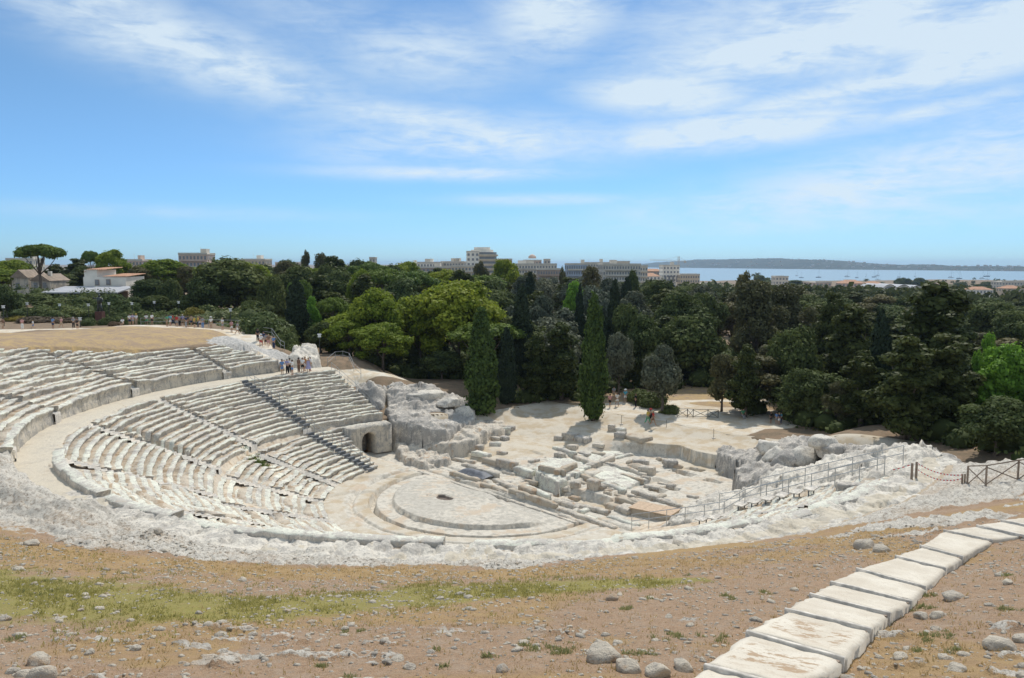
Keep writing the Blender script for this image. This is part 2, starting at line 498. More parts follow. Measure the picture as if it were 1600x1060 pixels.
# stage and orchestra ground: masks say where the rock is bare, ochre sand, grey weathered paving
def zone_mat():
    m, nb = newmat('stage_ground')
    pos = nb.n('ShaderNodeNewGeometry').outputs['Position']
    a = nb.noise(pos, .6, 5, .6); b = nb.noise(pos, 2.2, 6, .65); c = nb.noise(pos, 9, 5, .65); d = nb.noise(pos, 30, 3)
    sand, grey, pit = nb.attr('sand'), nb.attr('grey'), nb.attr('pit')
    rock = nb.mix(nb.ramp(b, .46, .62), (.60, .545, .455), (.43, .39, .325))
    rock = nb.mix(nb.ramp(a, .50, .62), rock, (.54, .44, .33))
    gcol = nb.mix(nb.ramp(b, .40, .64), (.52, .475, .40), (.41, .37, .305))
    gcol = nb.mix(nb.math('MULTIPLY', nb.ramp(d, .45, .7), .4), gcol, (.62, .59, .53))
    scol = nb.mix(nb.ramp(a, .42, .62), (.56, .495, .395), (.48, .385, .265))
    scol = nb.mix(nb.math('MULTIPLY', nb.ramp(c, .5, .7), .35), scol, (.40, .30, .20))
    fade = nb.math('MULTIPLY', nb.math('SUBTRACT', b, .5), 1.1)
    col = nb.mix(nb.ramp(nb.math('ADD', grey, fade), .4, .6), rock, gcol)
    col = nb.mix(nb.ramp(nb.math('ADD', sand, fade), .35, .65), col, scol)
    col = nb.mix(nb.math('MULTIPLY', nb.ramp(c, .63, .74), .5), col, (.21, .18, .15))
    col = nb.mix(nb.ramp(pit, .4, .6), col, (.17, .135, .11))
    h = nb.math('ADD', nb.math('MULTIPLY', b, .45), nb.math('ADD', nb.math('MULTIPLY', c, .4), nb.math('MULTIPLY', d, .15)))
    bs = nb.math('SUBTRACT', .7, nb.math('MULTIPLY', sand, .45))
    p = finish(nb, col, .93, h, .6, .09)
    for n in nb.t.nodes:
        if n.type == 'BUMP': nb.set(n.inputs['Strength'], bs)
    return m
M['stage'] = zone_mat()

def hill_mat():
    m, nb = newmat('hillside_soil')
    pos = nb.n('ShaderNodeNewGeometry').outputs['Position']
    a = nb.noise(pos, .35, 5, .6); b = nb.noise(pos, 1.6, 6, .65); c = nb.noise(pos, 8, 5, .7); d = nb.noise(pos, 32, 4, .7); e = nb.noise(pos, 90, 2)
    rock, grass, dry, sand = nb.attr('rock'), nb.attr('grass'), nb.attr('dry'), nb.attr('sand')
    soil = nb.mix(nb.ramp(c, .38, .62), (.395, .250, .150), (.275, .172, .100))
    soil = nb.mix(nb.math('MULTIPLY', nb.ramp(d, .45, .62), .85), soil, (.47, .345, .235))
    soil = nb.mix(nb.math('MULTIPLY', nb.ramp(b, .48, .66), .5), soil, (.42, .325, .24))
    soil = nb.mix(nb.math('MULTIPLY', nb.ramp(e, .52, .68), .6), soil, (.15, .10, .07))
    vo = nb.n('ShaderNodeTexVoronoi', inp={'Vector': pos, 'Scale': 9.0, 'Randomness': 1.0})
    peb = nb.math('MULTIPLY', nb.ramp(vo.outputs['Distance'], .24, .14), nb.ramp(c, .44, .62))
    soil = nb.mix(nb.math('MULTIPLY', peb, .8), soil, (.47, .42, .35))
    fade = nb.math('ADD', nb.math('MULTIPLY', nb.math('SUBTRACT', b, .5), 1.0), nb.math('MULTIPLY', nb.math('SUBTRACT', d, .5), .9))
    dryc = nb.mix(nb.ramp(d, .35, .65), (.46, .31, .13), (.35, .225, .095))
    col = nb.mix(nb.math('MULTIPLY', nb.ramp(nb.math('ADD', dry, fade), .35, .75), .75), soil, dryc)
    gr = nb.mix(nb.ramp(d, .35, .65), (.31, .27, .070), (.235, .225, .055))
    gr = nb.mix(nb.ramp(c, .5, .7), gr, (.33, .25, .10))
    col = nb.mix(nb.math('MULTIPLY', nb.ramp(nb.math('ADD', grass, fade), .40, .75), .85), col, gr)
    rc = nb.mix(nb.ramp(nb.math('ADD', nb.math('MULTIPLY', b, .45), nb.math('MULTIPLY', c, .55)), .44, .56), (.645, .595, .51), (.45, .41, .35))
    rc = nb.mix(nb.math('MULTIPLY', nb.ramp(nb.math('ADD', nb.math('MULTIPLY', a, .5), nb.math('MULTIPLY', c, .5)), .50, .60), .75), rc, (.50, .395, .29))
    rc = nb.mix(nb.math('MULTIPLY', nb.math('MAXIMUM', nb.ramp(c, .55, .64), nb.math('MULTIPLY', nb.ramp(d, .55, .64), .7)), .7), rc, (.17, .145, .12))
    fr = nb.math('ADD', nb.math('MULTIPLY', nb.math('SUBTRACT', b, .5), 1.5), nb.math('MULTIPLY', nb.math('SUBTRACT', c, .5), 1.2))
    col = nb.mix(nb.ramp(nb.math('ADD', rock, fr), .44, .56), col, rc)
    sc = nb.mix(nb.ramp(c, .4, .6), (.52, .43, .32), (.46, .36, .25))
    col = nb.mix(nb.ramp(nb.math('ADD', sand, nb.math('MULTIPLY', fade, .5)), .4, .6), col, sc)
    h = nb.math('ADD', nb.math('MULTIPLY', c, .45), nb.math('ADD', nb.math('MULTIPLY', d, .4), nb.math('MULTIPLY', peb, .25)))
    finish(nb, col, .95, h, .9, .09)
    return m
M['hill'] = hill_mat()

def ground_mat():
    m, nb = newmat('open_ground')
    pos = nb.n('ShaderNodeNewGeometry').outputs['Position']
    a = nb.noise(pos, .12, 5, .6); b = nb.noise(pos, .7, 6, .65); c = nb.noise(pos, 4, 5, .65); d = nb.noise(pos, 18, 3)
    rock, sand, dry = nb.attr('rock'), nb.attr('sand'), nb.attr('dry')
    soil = nb.mix(nb.ramp(b, .35, .65), (.26, .18, .115), (.17, .13, .085))
    soil = nb.mix(nb.math('MULTIPLY', nb.ramp(c, .5, .7), .6), soil, (.28, .20, .13))
    fade = nb.math('MULTIPLY', nb.math('SUBTRACT', b, .5), 1.1)
    dc = nb.mix(nb.ramp(nb.math('ADD', nb.math('MULTIPLY', b, .6), nb.math('MULTIPLY', c, .4)), .42, .58), (.44, .31, .15), (.32, .23, .155))
    dc = nb.mix(nb.math('MULTIPLY', nb.ramp(d, .5, .7), .4), dc, (.22, .15, .09))
    col = nb.mix(nb.ramp(nb.math('ADD', dry, fade), .35, .65), soil, dc)
    sc = nb.mix(nb.ramp(b, .40, .62), (.66, .60, .50), (.57, .46, .32))
    sc = nb.mix(nb.math('MULTIPLY', nb.ramp(c, .5, .7), .3), sc, (.40, .31, .22))
    col = nb.mix(nb.ramp(nb.math('ADD', sand, nb.math('MULTIPLY', fade, .5)), .4, .6), col, sc)
    rc = nb.mix(nb.ramp(c, .40, .62), (.53, .50, .455), (.34, .325, .30))
    col = nb.mix(nb.ramp(nb.math('ADD', rock, fade), .42, .58), col, rc)
    h = nb.math('ADD', nb.math('MULTIPLY', c, .6), nb.math('MULTIPLY', d, .4))
    finish(nb, col, .95, h, .6, .12)
    return m
M['ground'] = ground_mat()

# ------------------------------------------------------------------ sand court behind the stage: a ledge cut in the rock
LEDGE = [G(u, v, 1.35)[:2] for u, v in ((905, 664), (927, 675), (957, 682), (980, 687), (1017, 692), (1062, 695), (1090, 705), (1102, 707), (1125, 711), (1170, 717), (1230, 726))]
LEDGE = [from_st(-16, 23.5), from_st(-7.0, 24.3)] + LEDGE + [from_st(22, 24)]
LST = [to_st(*p) for p in LEDGE]
LST.sort()
_ls = np.array([p[0] for p in LST]); _lt = np.array([p[1] for p in LST])
def z_stage(s, t):
    """stage, orchestra and sand court in the stage frame; returns height and three masks"""
    s = np.asarray(s, float); t = np.asarray(t, float)
    r = np.hypot(s, t)
    x, y = from_st(s, t)
    z = np.zeros_like(s)
    sand = np.zeros_like(s); grey = np.zeros_like(s); pit = np.zeros_like(s)
    n1 = fbm(x * .9, y * .9, 0, 4, 21); n2 = fbm(x * .3, y * .3, 0, 3, 22); n3 = fbm(x * 2.4, y * 2.4, 0, 3, 23)
    front = t < .6 + n2 * .4
    fz = sst(1.2, .2, t + n2 * .5)
    # ring of ochre rock between the gutter and the first row
    ring = sst(10.42, 10.5, r) * fz
    z += ring * (.22 + .14 * sst(12.15, 12.25, r + n2 * .3) + .02 * n1)
    sand = np.maximum(sand, ring * (.62 + .3 * n2 - .35 * sst(11.2, 11.6, r) * (1 - sst(12.4, 12.8, r))))
    # shallow channels cut across the ring
    for (a, b, w) in ((150, 4, .18), (176, 3, .16), (203, 5, .16)):
        th = np.degrees(np.arctan2(y - CY, x - CX)) % 360
        z -= .20 * np.exp(-((th - a - (r - 12) * b) / 2.0) ** 2) * ring
    z -= .22 * np.exp(-(((r - 11.75 - .35 * n2)) / .12) ** 2) * fz
    # gutter, pale ring, grey floor
    gut = sst(9.85, 9.93, r) * (1 - sst(10.40, 10.48, r))
    z -= gut * .62 * fz
    ring2 = (1 - sst(9.85, 9.93, r)) * fz
    z += ring2 * .12
    th = np.degrees(np.arctan2(t, s)) % 360
    edge = 8.35 + .12 * n1 - .9 * sst(196, 180, th) * (th > 120)
    fl = (1 - sst(0, .08, r - edge)) * sst(3.2, 1.6, t + n2)
    z += fl * (.34 * sst(184, 200, th) * sst(352, 336, th) + .02 * n1)
    grey = np.maximum(grey, fl * (.60 + .6 * n2))
    z -= .05 * sst(.15, .4, n1) * (1 - fl)
    ck, cg = blocks2(x + .5 * n1, y + .5 * n2, .42, 521)
    crack = fl * sst(.05, .0, cg + .05 * n3) * (ck > -.3)
    z -= .05 * crack - .03 * fl * ck
    pit = np.maximum(pit, .52 * crack)
    # sink hole in the floor, broken hollow by the stage
    h1 = ((s + 1.9) / 1.0) ** 2 + ((t + 3.6) / .6) ** 2 + .45 * n3
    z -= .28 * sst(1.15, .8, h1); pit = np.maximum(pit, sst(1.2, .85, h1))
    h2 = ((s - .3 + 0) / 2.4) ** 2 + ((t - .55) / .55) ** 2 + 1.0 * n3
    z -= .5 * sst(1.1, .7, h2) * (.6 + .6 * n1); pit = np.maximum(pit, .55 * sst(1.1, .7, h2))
    # stage ground: stepped bare rock slabs
    st = sst(1.0, 2.0, t)
    cell = np.floor(s / 2.7 + .35 * np.floor(t / 1.9)) * 7.1 + np.floor(t / 1.9) * 13.7
    lev = (np.sin(cell * 12.9898) * 43758.5453) % 1.0
    z += st * (.04 * n3 + .10 * n1 + (lev - .5) * .48 * sst(9.5, 6.5, np.abs(s - .5)) * (1 - sst(15, 17, t)))
    z += st * .35 * sst(6, 12, t) * sst(-1.5, -4.5, s) + st * .30 * sst(8.0, 8.3, t) * sst(2.4, 2.1, s) * (1 - sst(14, 20, t))
    # narrow scene-building grooves along the stage front
    for (c, sl_, w, d) in ((1.55, -.045, .16, .30), (2.75, -.045, .22, .26), (3.95, -.03, .20, .22)):
        z -= d * np.exp(-((t - c - sl_ * s) / w) ** 4) * sst(-13.5, -12.5, s) * sst(15, 13, s)
    # deep passage behind the front walls
    pas = sst(4.55, 4.65, t + .04 * s) * sst(7.5, 7.4, t + .05 * s) * sst(-1.5, -1.3, s) * sst(9.6, 9.4, s)
    z -= pas * .75
    sand = np.maximum(sand, pas * (.62 + .5 * n2))
    # square post holes
    for (u, v) in ((1060, 735), (1086, 732), (1071, 739), (1114, 750), (1025, 764), (1047, 761), (1015, 735), (1132, 741)):
        hx, hy, _ = G(u, v, .1); hs, ht = to_st(hx, hy)
        a = np.maximum(np.abs(s - hs) / .85, np.abs(t - ht) / .5) + .12 * n3
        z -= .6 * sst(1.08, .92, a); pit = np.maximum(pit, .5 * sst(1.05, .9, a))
    # sand court
    d = t - np.interp(s, _ls, _lt)
    wid = np.interp(s, [-16, -7, -3.5, -1.5, 0, 30], [9, 8, 5, 1.2, .12, .10])
    up = sst(-wid, 0, d + .18 * n1 + .1 * n3)
    zs = 1.28 + .028 * np.clip(d, 0, 14) + .35 * sst(8, 22, s) * 0 + .04 * n1
    z = z * (1 - up) + zs * up
    sand = np.maximum(sand, sst(.75, .97, up))
    # sandy ground on the far left of the stage
    lft = sst(-5, -8, s - .25 * (t - 10) + 1.5 * n2) * sst(6, 9, t)
    sand = np.maximum(sand, lft * .9)
    fl2 = sst(19, 22, t + n2 * 2) * sst(3, 6, s) * (1 - up)
    sand = np.maximum(sand, fl2 * .8)
    return z, sand, grey, pit

S0, S1, T0_, T1_ = -21.5, 25.0, -14.4, 31.0
def stage_sheet(name, s0, s1, t0, t1, step, label=None):
    ss = np.arange(s0, s1 + 1e-6, step); tt = np.arange(t0, t1 + 1e-6, step)
    Sg, Tg = np.meshgrid(ss, tt)
    z, sand, grey, pit = z_stage(Sg, Tg)
    x, y = from_st(Sg, Tg)
    zt = T(x, y)
    # the sheet runs out into the natural ground at its far and side edges
    e = sst(26.5, 30.6, Tg) * np.ones_like(Sg)
    e = np.maximum(e, sst(-18.6, -21.2, Sg) * sst(4, 8, Tg)); e = np.maximum(e, sst(20, 24.5, Sg) * sst(16, 20, Tg))
    z = z * (1 - e) + (zt + .02) * e
    rr = np.hypot(Sg, Tg)
    keep = (Tg > -1.0) | (rr < R_IN + .5)
    keep &= ~((rr > R_IN + .5) & (Tg < 4.2))  # seating stands there
    keep |= (Tg > 3.9)
    keep &= ~((Sg > 12) & (Tg < 4.0) & (rr > 19))
    keep |= (Sg < -9) & (Tg > -3.2) & (rr < 22.5)
    keep |= (Sg > 9) & (Tg > -3.2) & (rr < 19)
    V = np.stack([x, y, z], -1).reshape(-1, 3)
    F = grid_faces(len(tt), len(ss), keep)
    at = dict(sand=sand, grey=grey, pit=pit)
    V, F, at = compact(V, F, at)
    return tag(mk(name, V, F, M['stage'], attrs=at, smooth=False), kind='structure')
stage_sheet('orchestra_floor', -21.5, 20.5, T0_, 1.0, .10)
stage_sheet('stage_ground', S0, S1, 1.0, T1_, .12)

def stage_rect(x, y, m=.8):
    s, t = to_st(x, y)
    return (s > S0 + m) & (s < S1 - m) & (t > -16) & (t < T1_ - m) & ((t > 3.5) | (np.hypot(s, t) < 16))

# ------------------------------------------------------------------ hillside in front of the camera
# rock / soil boundary read off as radius against bearing
_b = [(0, 826), (60, 838), (110, 850), (250, 866), (400, 880), (500, 887), (640, 884), (800, 888), (960, 868), (1010, 856), (1150, 846), (1300, 828), (1450, 800), (1600, 776)]
_bp = [cone_hit(u, v) for u, v in _b]
_bt = np.array([polar(*p)[1] for p in _bp]); _br = np.array([polar(*p)[0] for p in _bp])
_o = np.argsort(_bt); _bt, _br = _bt[_o], _br[_o]
_g = [(0, 925, 48), (150, 945, 45), (300, 955, 34), (450, 950, 24), (600, 938, 20), (720, 932, 17), (850, 922, 14), (950, 912, 9), (1100, 905, 4)]
_gp = []
for u, v, w in _g:
    a = polar(*cone_hit(u, v - w)); b = polar(*cone_hit(u, v + w))
    _gp.append(((a[1] + b[1]) / 2, (a[0] + b[0]) / 2, abs(b[0] - a[0]) / 2))
_gp.sort()
_gt, _gr, _gw = (np.array(c) for c in zip(*_gp))

def hill_fields(x, y):
    r, th = polar(x, y)
    n = fbm(x * .35, y * .35, 0, 4, 31); n2 = fbm(x * 1.1, y * 1.1, 0, 4, 32)
    rb = np.interp(th, _bt, _br)
    rock = sst(.9, -.9, r - rb + n * 2.2 + n2 * .8)
    # outcrops showing through the soil on the right
    oc = sst(.06, .24, fbm(x * .5, y * .8, 0, 4, 35) + .12 * n2 - .02 * np.abs(r - 41)) * sst(288, 300, th) * (1 - sst(5.5, 8, r - rb))
    rock = np.maximum(rock, oc * .95)
    # small flat patches of bedrock in the lower slope
    oc2 = sst(.30, .46, fbm(x * .8 + 3, y * 1.5, 0, 4, 36)) * sst(48.5, 51, r + 2 * n)
    rock = np.maximum(rock, oc2 * .62)
    gr = np.interp(th, _gt, _gr); gw = np.interp(th, _gt, _gw, left=_gw[0], right=0.0)
    grass = np.exp(-((r - gr + n * .8) / (gw * 1.05 + .05)) ** 2) * sst(0.05, .4, gw)
    dry = sst(3.4, .4, np.abs(r - (rb + 2.4)) + n * 1.2) * .8
    dry = np.maximum(dry, .62 * sst(-.05, .3, fbm(x * .28, y * .28, 0, 3, 37)))
    dry = np.maximum(dry, .85 * sst(308, 318, th) * sst(4, 1.5, np.abs(r - rb - 1.8)))
    sand = sst(.55, .35, np.abs(r - 34.6 + .3 * n)) * sst(283, 296, th) * .75
    sand = np.maximum(sand, .9 * sst(1.2, .6, np.hypot((x - 22.5) / 2.6, (y - 46.3) / 1.6) + .3 * n))
    return rock, grass, dry, sand

# the stepped path is cut a little into the slope
STEP_PX = [((1030, 1090), (1150, 1132)), ((1105, 1036), (1240, 1074)), ((1170, 985), (1318, 1026)), ((1230, 950), (1359, 981)), ((1268, 927), (1390, 957)), ((1300, 908), (1424, 938)), ((1340, 888), (1446, 916)),
           ((1401, 868), (1477, 887)), ((1440, 852), (1504, 869)), ((1476, 828), (1550, 843)), ((1528, 820), (1600, 836)), ((1566, 812), (1640, 828)), ((1606, 806), (1690, 822))]
STEP_MID = [cone_hit((a[0] + b[0]) / 2, (a[1] + b[1]) / 2, .30) for a, b in STEP_PX]
STEP_Z = [float(z_cone(math.hypot(x - CX, y - CY))) + .30 for x, y in STEP_MID]
STEP_PTS = [(G(*a, z)[:2], G(*b, z)[:2]) for (a, b), z in zip(STEP_PX, STEP_Z)]
def path_cut(x, y):
    d = np.full(np.shape(x), 1e9)
    for a, b in zip(STEP_MID[:-1], STEP_MID[1:]):
        t = np.clip(((x - a[0]) * (b[0] - a[0]) + (y - a[1]) * (b[1] - a[1])) / ((b[0] - a[0]) ** 2 + (b[1] - a[1]) ** 2), 0, 1)
        d = np.minimum(d, np.hypot(x - a[0] - t * (b[0] - a[0]), y - a[1] - t * (b[1] - a[1])))
    return sst(2.3, .9, d)

def hill_z(x, y):
    r, th = polar(x, y)
    rock, grass, dry, sand = hill_fields(x, y)
    z = z_cone(r) + fbm(x * .22, y * .22, 0, 4, 11) * .14
    wA = sst(204, 214, th) * (1 - sst(322, 336, th))
    z = T(x, y)
    rid = 1 - np.abs(fbm(x * .8, y * .8, 0, 5, 41, .55)) * 2
    b1, g1 = blocks2(x + .4 * fbm(x, y, 0, 3, 44), y, .85, 401); b2, g2 = blocks2(x, y + .2 * fbm(x * 2, y * 2, 0, 3, 49), 2.3, 411)
    z = z + rock * sst(34.4, 35.4, r) * ((rid - .55) * .09 + .045 * b1 + .035 * b2 - .10 * sst(.10, .0, g1) - .05 * sst(.12, .0, g2))
    z = z + fbm(x * 3.0, y * 3.0, 0, 4, 43) * (.045 + .06 * rock)
    # remains of rows: faint concentric steps in the bare rock
    ph = (r - 35.0 + 1.0 * fbm(x * .15, y * .15, 0, 3, 45)) / .85
    z = z + rock * (.20 * (np.floor(ph) + sst(.0, .16, ph - np.floor(ph)) - ph)) * sst(35, 36, r)
    # a low wall of rock left standing above the walkway on the left
    pod = 1.15 * sst(256, 236, th) * sst(34.75, 35.1, r + .25 * fbm(x * .8, y * .8, 0, 3, 47)) * sst(39.0, 36.4, r + .5 * fbm(x * .5, y * .5, 0, 3, 46))
    z = z + pod * (.75 + .5 * fbm(x * .6, y * .6, 0, 3, 48))
    z = z - .08 * path_cut(x, y)
    return z

def hz1(x, y): return float(hill_z(np.array([x]), np.array([y]))[0])

def hillside():
    na, nd = 820, 420
    ang = np.radians(np.linspace(-44, 44, na))
    dist = np.exp(np.linspace(math.log(7.5), math.log(64), nd))
    A, D = np.meshgrid(ang, dist)
    x = D * np.sin(A); y = D * np.cos(A)
    r, th = polar(x, y)
    keep = (r > R_POD - .15) & (th > 213.2) & (th < 331) 
    z = hill_z(x, y)
    rock, grass, dry, sand = hill_fields(x, y)
    V = np.stack([x, y, z], -1).reshape(-1, 3)
    F = grid_faces(nd, na, keep)
    at = dict(rock=rock, grass=grass, dry=dry, sand=sand)
    V, F, at = compact(V, F, at)
    F = F[:, ::-1]
    return tag(mk('hillside', V, F, M['hill'], attrs=at, smooth=False), kind='structure')
hillside()

# ------------------------------------------------------------------ the ground sheet out to the horizon
def ground_fields(x, y):
    r, th = polar(x, y)
    n = fbm(x * .15, y * .15, 0, 4, 51)
    dry = sst(212, 205, th) * sst(128, 136, th) * sst(41, 43, r) * sst(74, 64, r + 4 * n)
    rock = sst(126, 132, th) * sst(147, 140, th) * sst(40, 41, r) * sst(46.5, 43.5, r + 3 * n + .25 * np.abs(th - 136))
    sand = np.zeros_like(x)
    def band(pts, w):
        d = np.full_like(x, 1e9)
        for a, b in zip(pts[:-1], pts[1:]):
            ax, ay = a; bx, by = b
            tt = np.clip(((x - ax) * (bx - ax) + (y - ay) * (by - ay)) / ((bx - ax) ** 2 + (by - ay) ** 2), 0, 1)
            d = np.minimum(d, np.hypot(x - ax - tt * (bx - ax), y - ay - tt * (by - ay)))
        return sst(w + .5, w - .4, d + n * .6)
    sand = np.maximum(sand, band([(-29.5, 91), (-31.5, 97), (-34, 103), (-38, 109), (-46, 113), (-60, 116), (-78, 119), (-110, 121)], 1.9))
    sand = np.maximum(sand, band([(-62, 107), (-70, 112), (-85, 119)], 3.0))
    sand = np.maximum(sand, band([(-27, 92), (-22, 97), (-16, 101)], 2.6) * .8)
    # sand court and the clearing behind it
    c = sst(1.15, .95, np.hypot((x - 14) / 20, (y - 91) / 9.5) + .25 * n)
    sand = np.maximum(sand, c)
    dry = np.maximum(dry, sst(1.2, .9, np.hypot((x - 30) / 24, (y - 103) / 9) + .3 * n) * .9)
    dry = np.maximum(dry, sst(1.2, .9, np.hypot((x + 11) / 10, (y - 118) / 9) + .3 * n) * .7)
    sand = np.maximum(sand, band([(20, 101), (26, 103), (44, 102)], .8) * .9)
    rock = np.maximum(rock, sst(330, 336, th) * sst(37.5, 36, r + n) * sst(28, 30, r) * .9)
    rock = np.maximum(rock, sst(318, 322, th) * sst(338, 330, th) * sst(41, 38, r + 2 * n) * sst(33, 34, r) * .8)
    return rock, sand, dry

def ground():
    a1 = np.linspace(-42, 42, 560)
    a2 = np.concatenate([np.linspace(42, 318, 70)[1:-1]])
    ang = np.radians(np.concatenate([a1, a2, [318]]))
    dist = np.concatenate([np.linspace(.6, 34, 34)[:-1], np.linspace(34, 150, 270)[:-1], np.exp(np.linspace(math.log(150), math.log(12000), 110))])
    A, D = np.meshgrid(ang, dist)
    x = D * np.sin(A); y = D * np.cos(A)
    z = T(x, y)
    r, th = polar(x, y)
    n5 = fbm(x * .6, y * .6, 0, 4, 55)
    rock, sand, dry = ground_fields(x, y)
    bb, gg = blocks2(x, y, .8, 431)
    z = z + .18 * rock * n5 + .16 * rock * bb - .1 * rock * sst(.12, 0, gg) + .06 * n5 * sst(160, 120, D)
    # tucked under the sheets and rows that stand on it
    low = np.zeros_like(x)
    low = np.maximum(low, ((r > R_POD - .6) & (th > 214.5) & (th < 329.5) & (D > 8) & (D < 63) & (np.abs(np.degrees(A)) < 43.5)) * 1.0)
    lowz = z - 1.6 * low
    cav = (r < R_POD + .2) & ((th > np.where(r > 24, 125.2, 118)) & (th < 346))
    lowz = np.where(cav, -2.5, lowz)
    lowz = np.where(stage_rect(x, y), -2.5, lowz)
    up = (th > 136.5) & (th < 214.5) & (r > R_POD - .3) & (r < 41.0 + 5.5 * sst(150, 172, th))
    lowz = np.where(up, np.where(r < 37.2, 4.0, z - .9), lowz)
    F = grid_faces(len(dist), len(ang))
    # close the ring
    i = np.arange(len(dist) * len(ang)).reshape(len(dist), len(ang))
    ring = np.stack([i[:-1, -1], i[:-1, 0], i[1:, 0], i[1:, -1]], -1)
    F = np.concatenate([F, ring])[:, ::-1]
    V = np.stack([x, y, lowz], -1).reshape(-1, 3)
    return tag(mk('ground', V, F, M['ground'], attrs=dict(rock=rock, sand=sand, dry=dry), smooth=True), kind='structure')
ground()

# ------------------------------------------------------------------ the theatre cut into the rock
theatre = thing('ancient_theatre', 'ancient open-air theatre of worn white limestone rows curving round a half-round floor', 'theatre', (CX, CY, 0))
TO = np.array([CX, CY, 0])
def under(o, par):
    """keep world-space meshes in place when their thing stands away from the origin"""
    o.parent = par
    o.matrix_parent_inverse = Matrix.Translation(-Vector(par.location))
    return o

KL = [148 + 20.5 * k for k in range(9)]       # radial stairs
def th_end(r):
    t = np.interp(r, [14, 20.9, 21.2, 60], [-2.0, -1.4, 4.6, 4.6])
    phi = math.degrees(math.acos(max(-1, min(1, t / r))))
    return 45 + phi, 405 - phi

PITS = []
def add_pit(u, v, z, w, d, rot, depth):
    x, y, _ = G(u, v, z); PITS.append((x, y, w / 2, d / 2, rot, depth))
add_pit(222, 747, 2.6, 2.6, 1.0, .1, .75)
add_pit(262, 752, 2.4, 3.2, 1.5, .05, .9)
add_pit(284, 762, 2.2, 2.6, .8, .05, .7)
def pits(x, y, z):
    for (px, py, a, b, rot, dep) in PITS:
        dx_, dy_ = x - px, y - py
        X = dx_ * math.cos(rot) + dy_ * math.sin(rot); Y_ = -dx_ * math.sin(rot) + dy_ * math.cos(rot)
        z = z - dep * sst(1.08, .95, np.maximum(np.abs(X) / a, np.abs(Y_) / b))
    return z

def erosion(x, y, r, th):
    """how far the rows are worn, 0 crisp .. 1 rubble"""
    e = .52 + .50 * fbm(x * .14, y * .14, 0, 3, 61)
    e = e + .55 * sst(196, 222, th) + .30 * sst(172, 190, th) * sst(25, 20, r)
    e = e + .40 * sst(162, 176, th) * sst(21, 17, r) + .35 * sst(182, 196, th) * sst(27, 22, r)
    e = e + .35 * np.exp(-((th - 168) / 5.0) ** 2) * sst(30, 20, r)
    e = e - .12 * sst(150, 140, th)
    return np.clip(e, .08, 1.0)

def sector(name, prof, th0, th1, ds, mats, matseg, wear=1.0, parent=None, seed=0, joints=0.0, slope=None):
    """a curved run of carved rock: profile (r, z) swept from th0 to th1, worn by noise"""
    prof = np.array(prof, float)
    rm = prof[:, 0].mean()
    n = max(3, int(math.ceil(abs(th1 - th0) * math.pi / 180 * rm / ds)) + 1)
    th = np.linspace(th0, th1, n)
    TH, RR = np.meshgrid(th, prof[:, 0], indexing='ij')
    ZZ = np.broadcast_to(prof[:, 1], TH.shape).copy()
    x, y = cart(RR, TH)
    er = erosion(x, y, RR, TH) * wear
    k = 1.15
    n1 = fbm(x * k, y * k, ZZ * k, 4, 70); n2 = fbm(x * k * .4, y * k * .4, 0, 3, 80)
    chip = sst(.10, .45, fbm(x * .9, y * .9, ZZ * .5, 3, 90))
    bk, bg = blocks2(x + .05 * n1, y, 1.5, 450); bk2, bg2 = blocks2(x, y + .1 * n1, 3.6, 455)
    hf = fbm(x * 5.5, y * 5.5, ZZ * 5.5, 3, 99)
    dr = er * (.10 * n1 + .12 * chip + .04 * bk2) + .02 * n1
    dzz = er * (.09 * n1 - .11 * chip + .20 * n2 + .07 * bk + .045 * bk2 - .07 * sst(.10, 0, bg) + .05 * hf) + .015 * n1
    # stretches where the seat has broken away
    gone = sst(.16, .26, vnoise(TH * rm * .0052 + seed * 3.17, TH * 0 + seed * 1.3, 0, 77) + .25 * n2) * np.clip(.4 + er, 0, 1)
    dzz = dzz - gone * np.where(np.arange(len(prof))[None, :] > 0, .20, 0)
    dr = dr + gone * .10
    base = np.zeros(len(prof)); base[0] = 1; base[-1] = .6
    m = 1 - base[None, :]
    RR2 = RR + dr * m
    if slope is not None:
        # rows worn down until hardly more than the slope of the rock is left
        melt = .82 * sst(.58, .98, er)
        zs = slope(RR) - .10 + .16 * n2
        ii = np.arange(len(prof))[None, :]
        zs = zs - .10 * (ii == len(prof) - 2) - .3 * (ii == len(prof) - 1)
        ZZ = np.where(ii > 0, ZZ * (1 - melt) + zs * melt, ZZ)
    ZZ2 = ZZ + dzz * m
    if joints:
        # block joints: short notches along the front edge
        u = TH * math.pi / 180 * rm / joints + .37 * seed
        fr = np.abs(u - np.round(u)) * joints
        ZZ2 -= .07 * sst(.14, .02, fr) * m * (vnoise(np.round(u) * 3.3 + seed, ZZ * 0, 0, 3) > -.1)
    x, y = cart(RR2, TH)
    ZZ2 = pits(x, y, ZZ2)
    V = np.stack([x, y, ZZ2], -1).reshape(-1, 3)
    F = grid_faces(n, len(prof))
    mi = np.tile(np.array(matseg), n - 1)
    pn = len(prof)
    cap0 = np.arange(pn)[None, :]; cap1 = (np.arange(pn) + (n - 1) * pn)[None, ::-1]
    Fs = [F[:, ::-1].astype(np.int64), cap0[:, ::-1], cap1[:, ::-1]]
    mi = np.concatenate([mi, [1, 1]])
    o = mk(name, V, Fs, mats, mi)
    if parent is not None: under(o, parent)
    return o

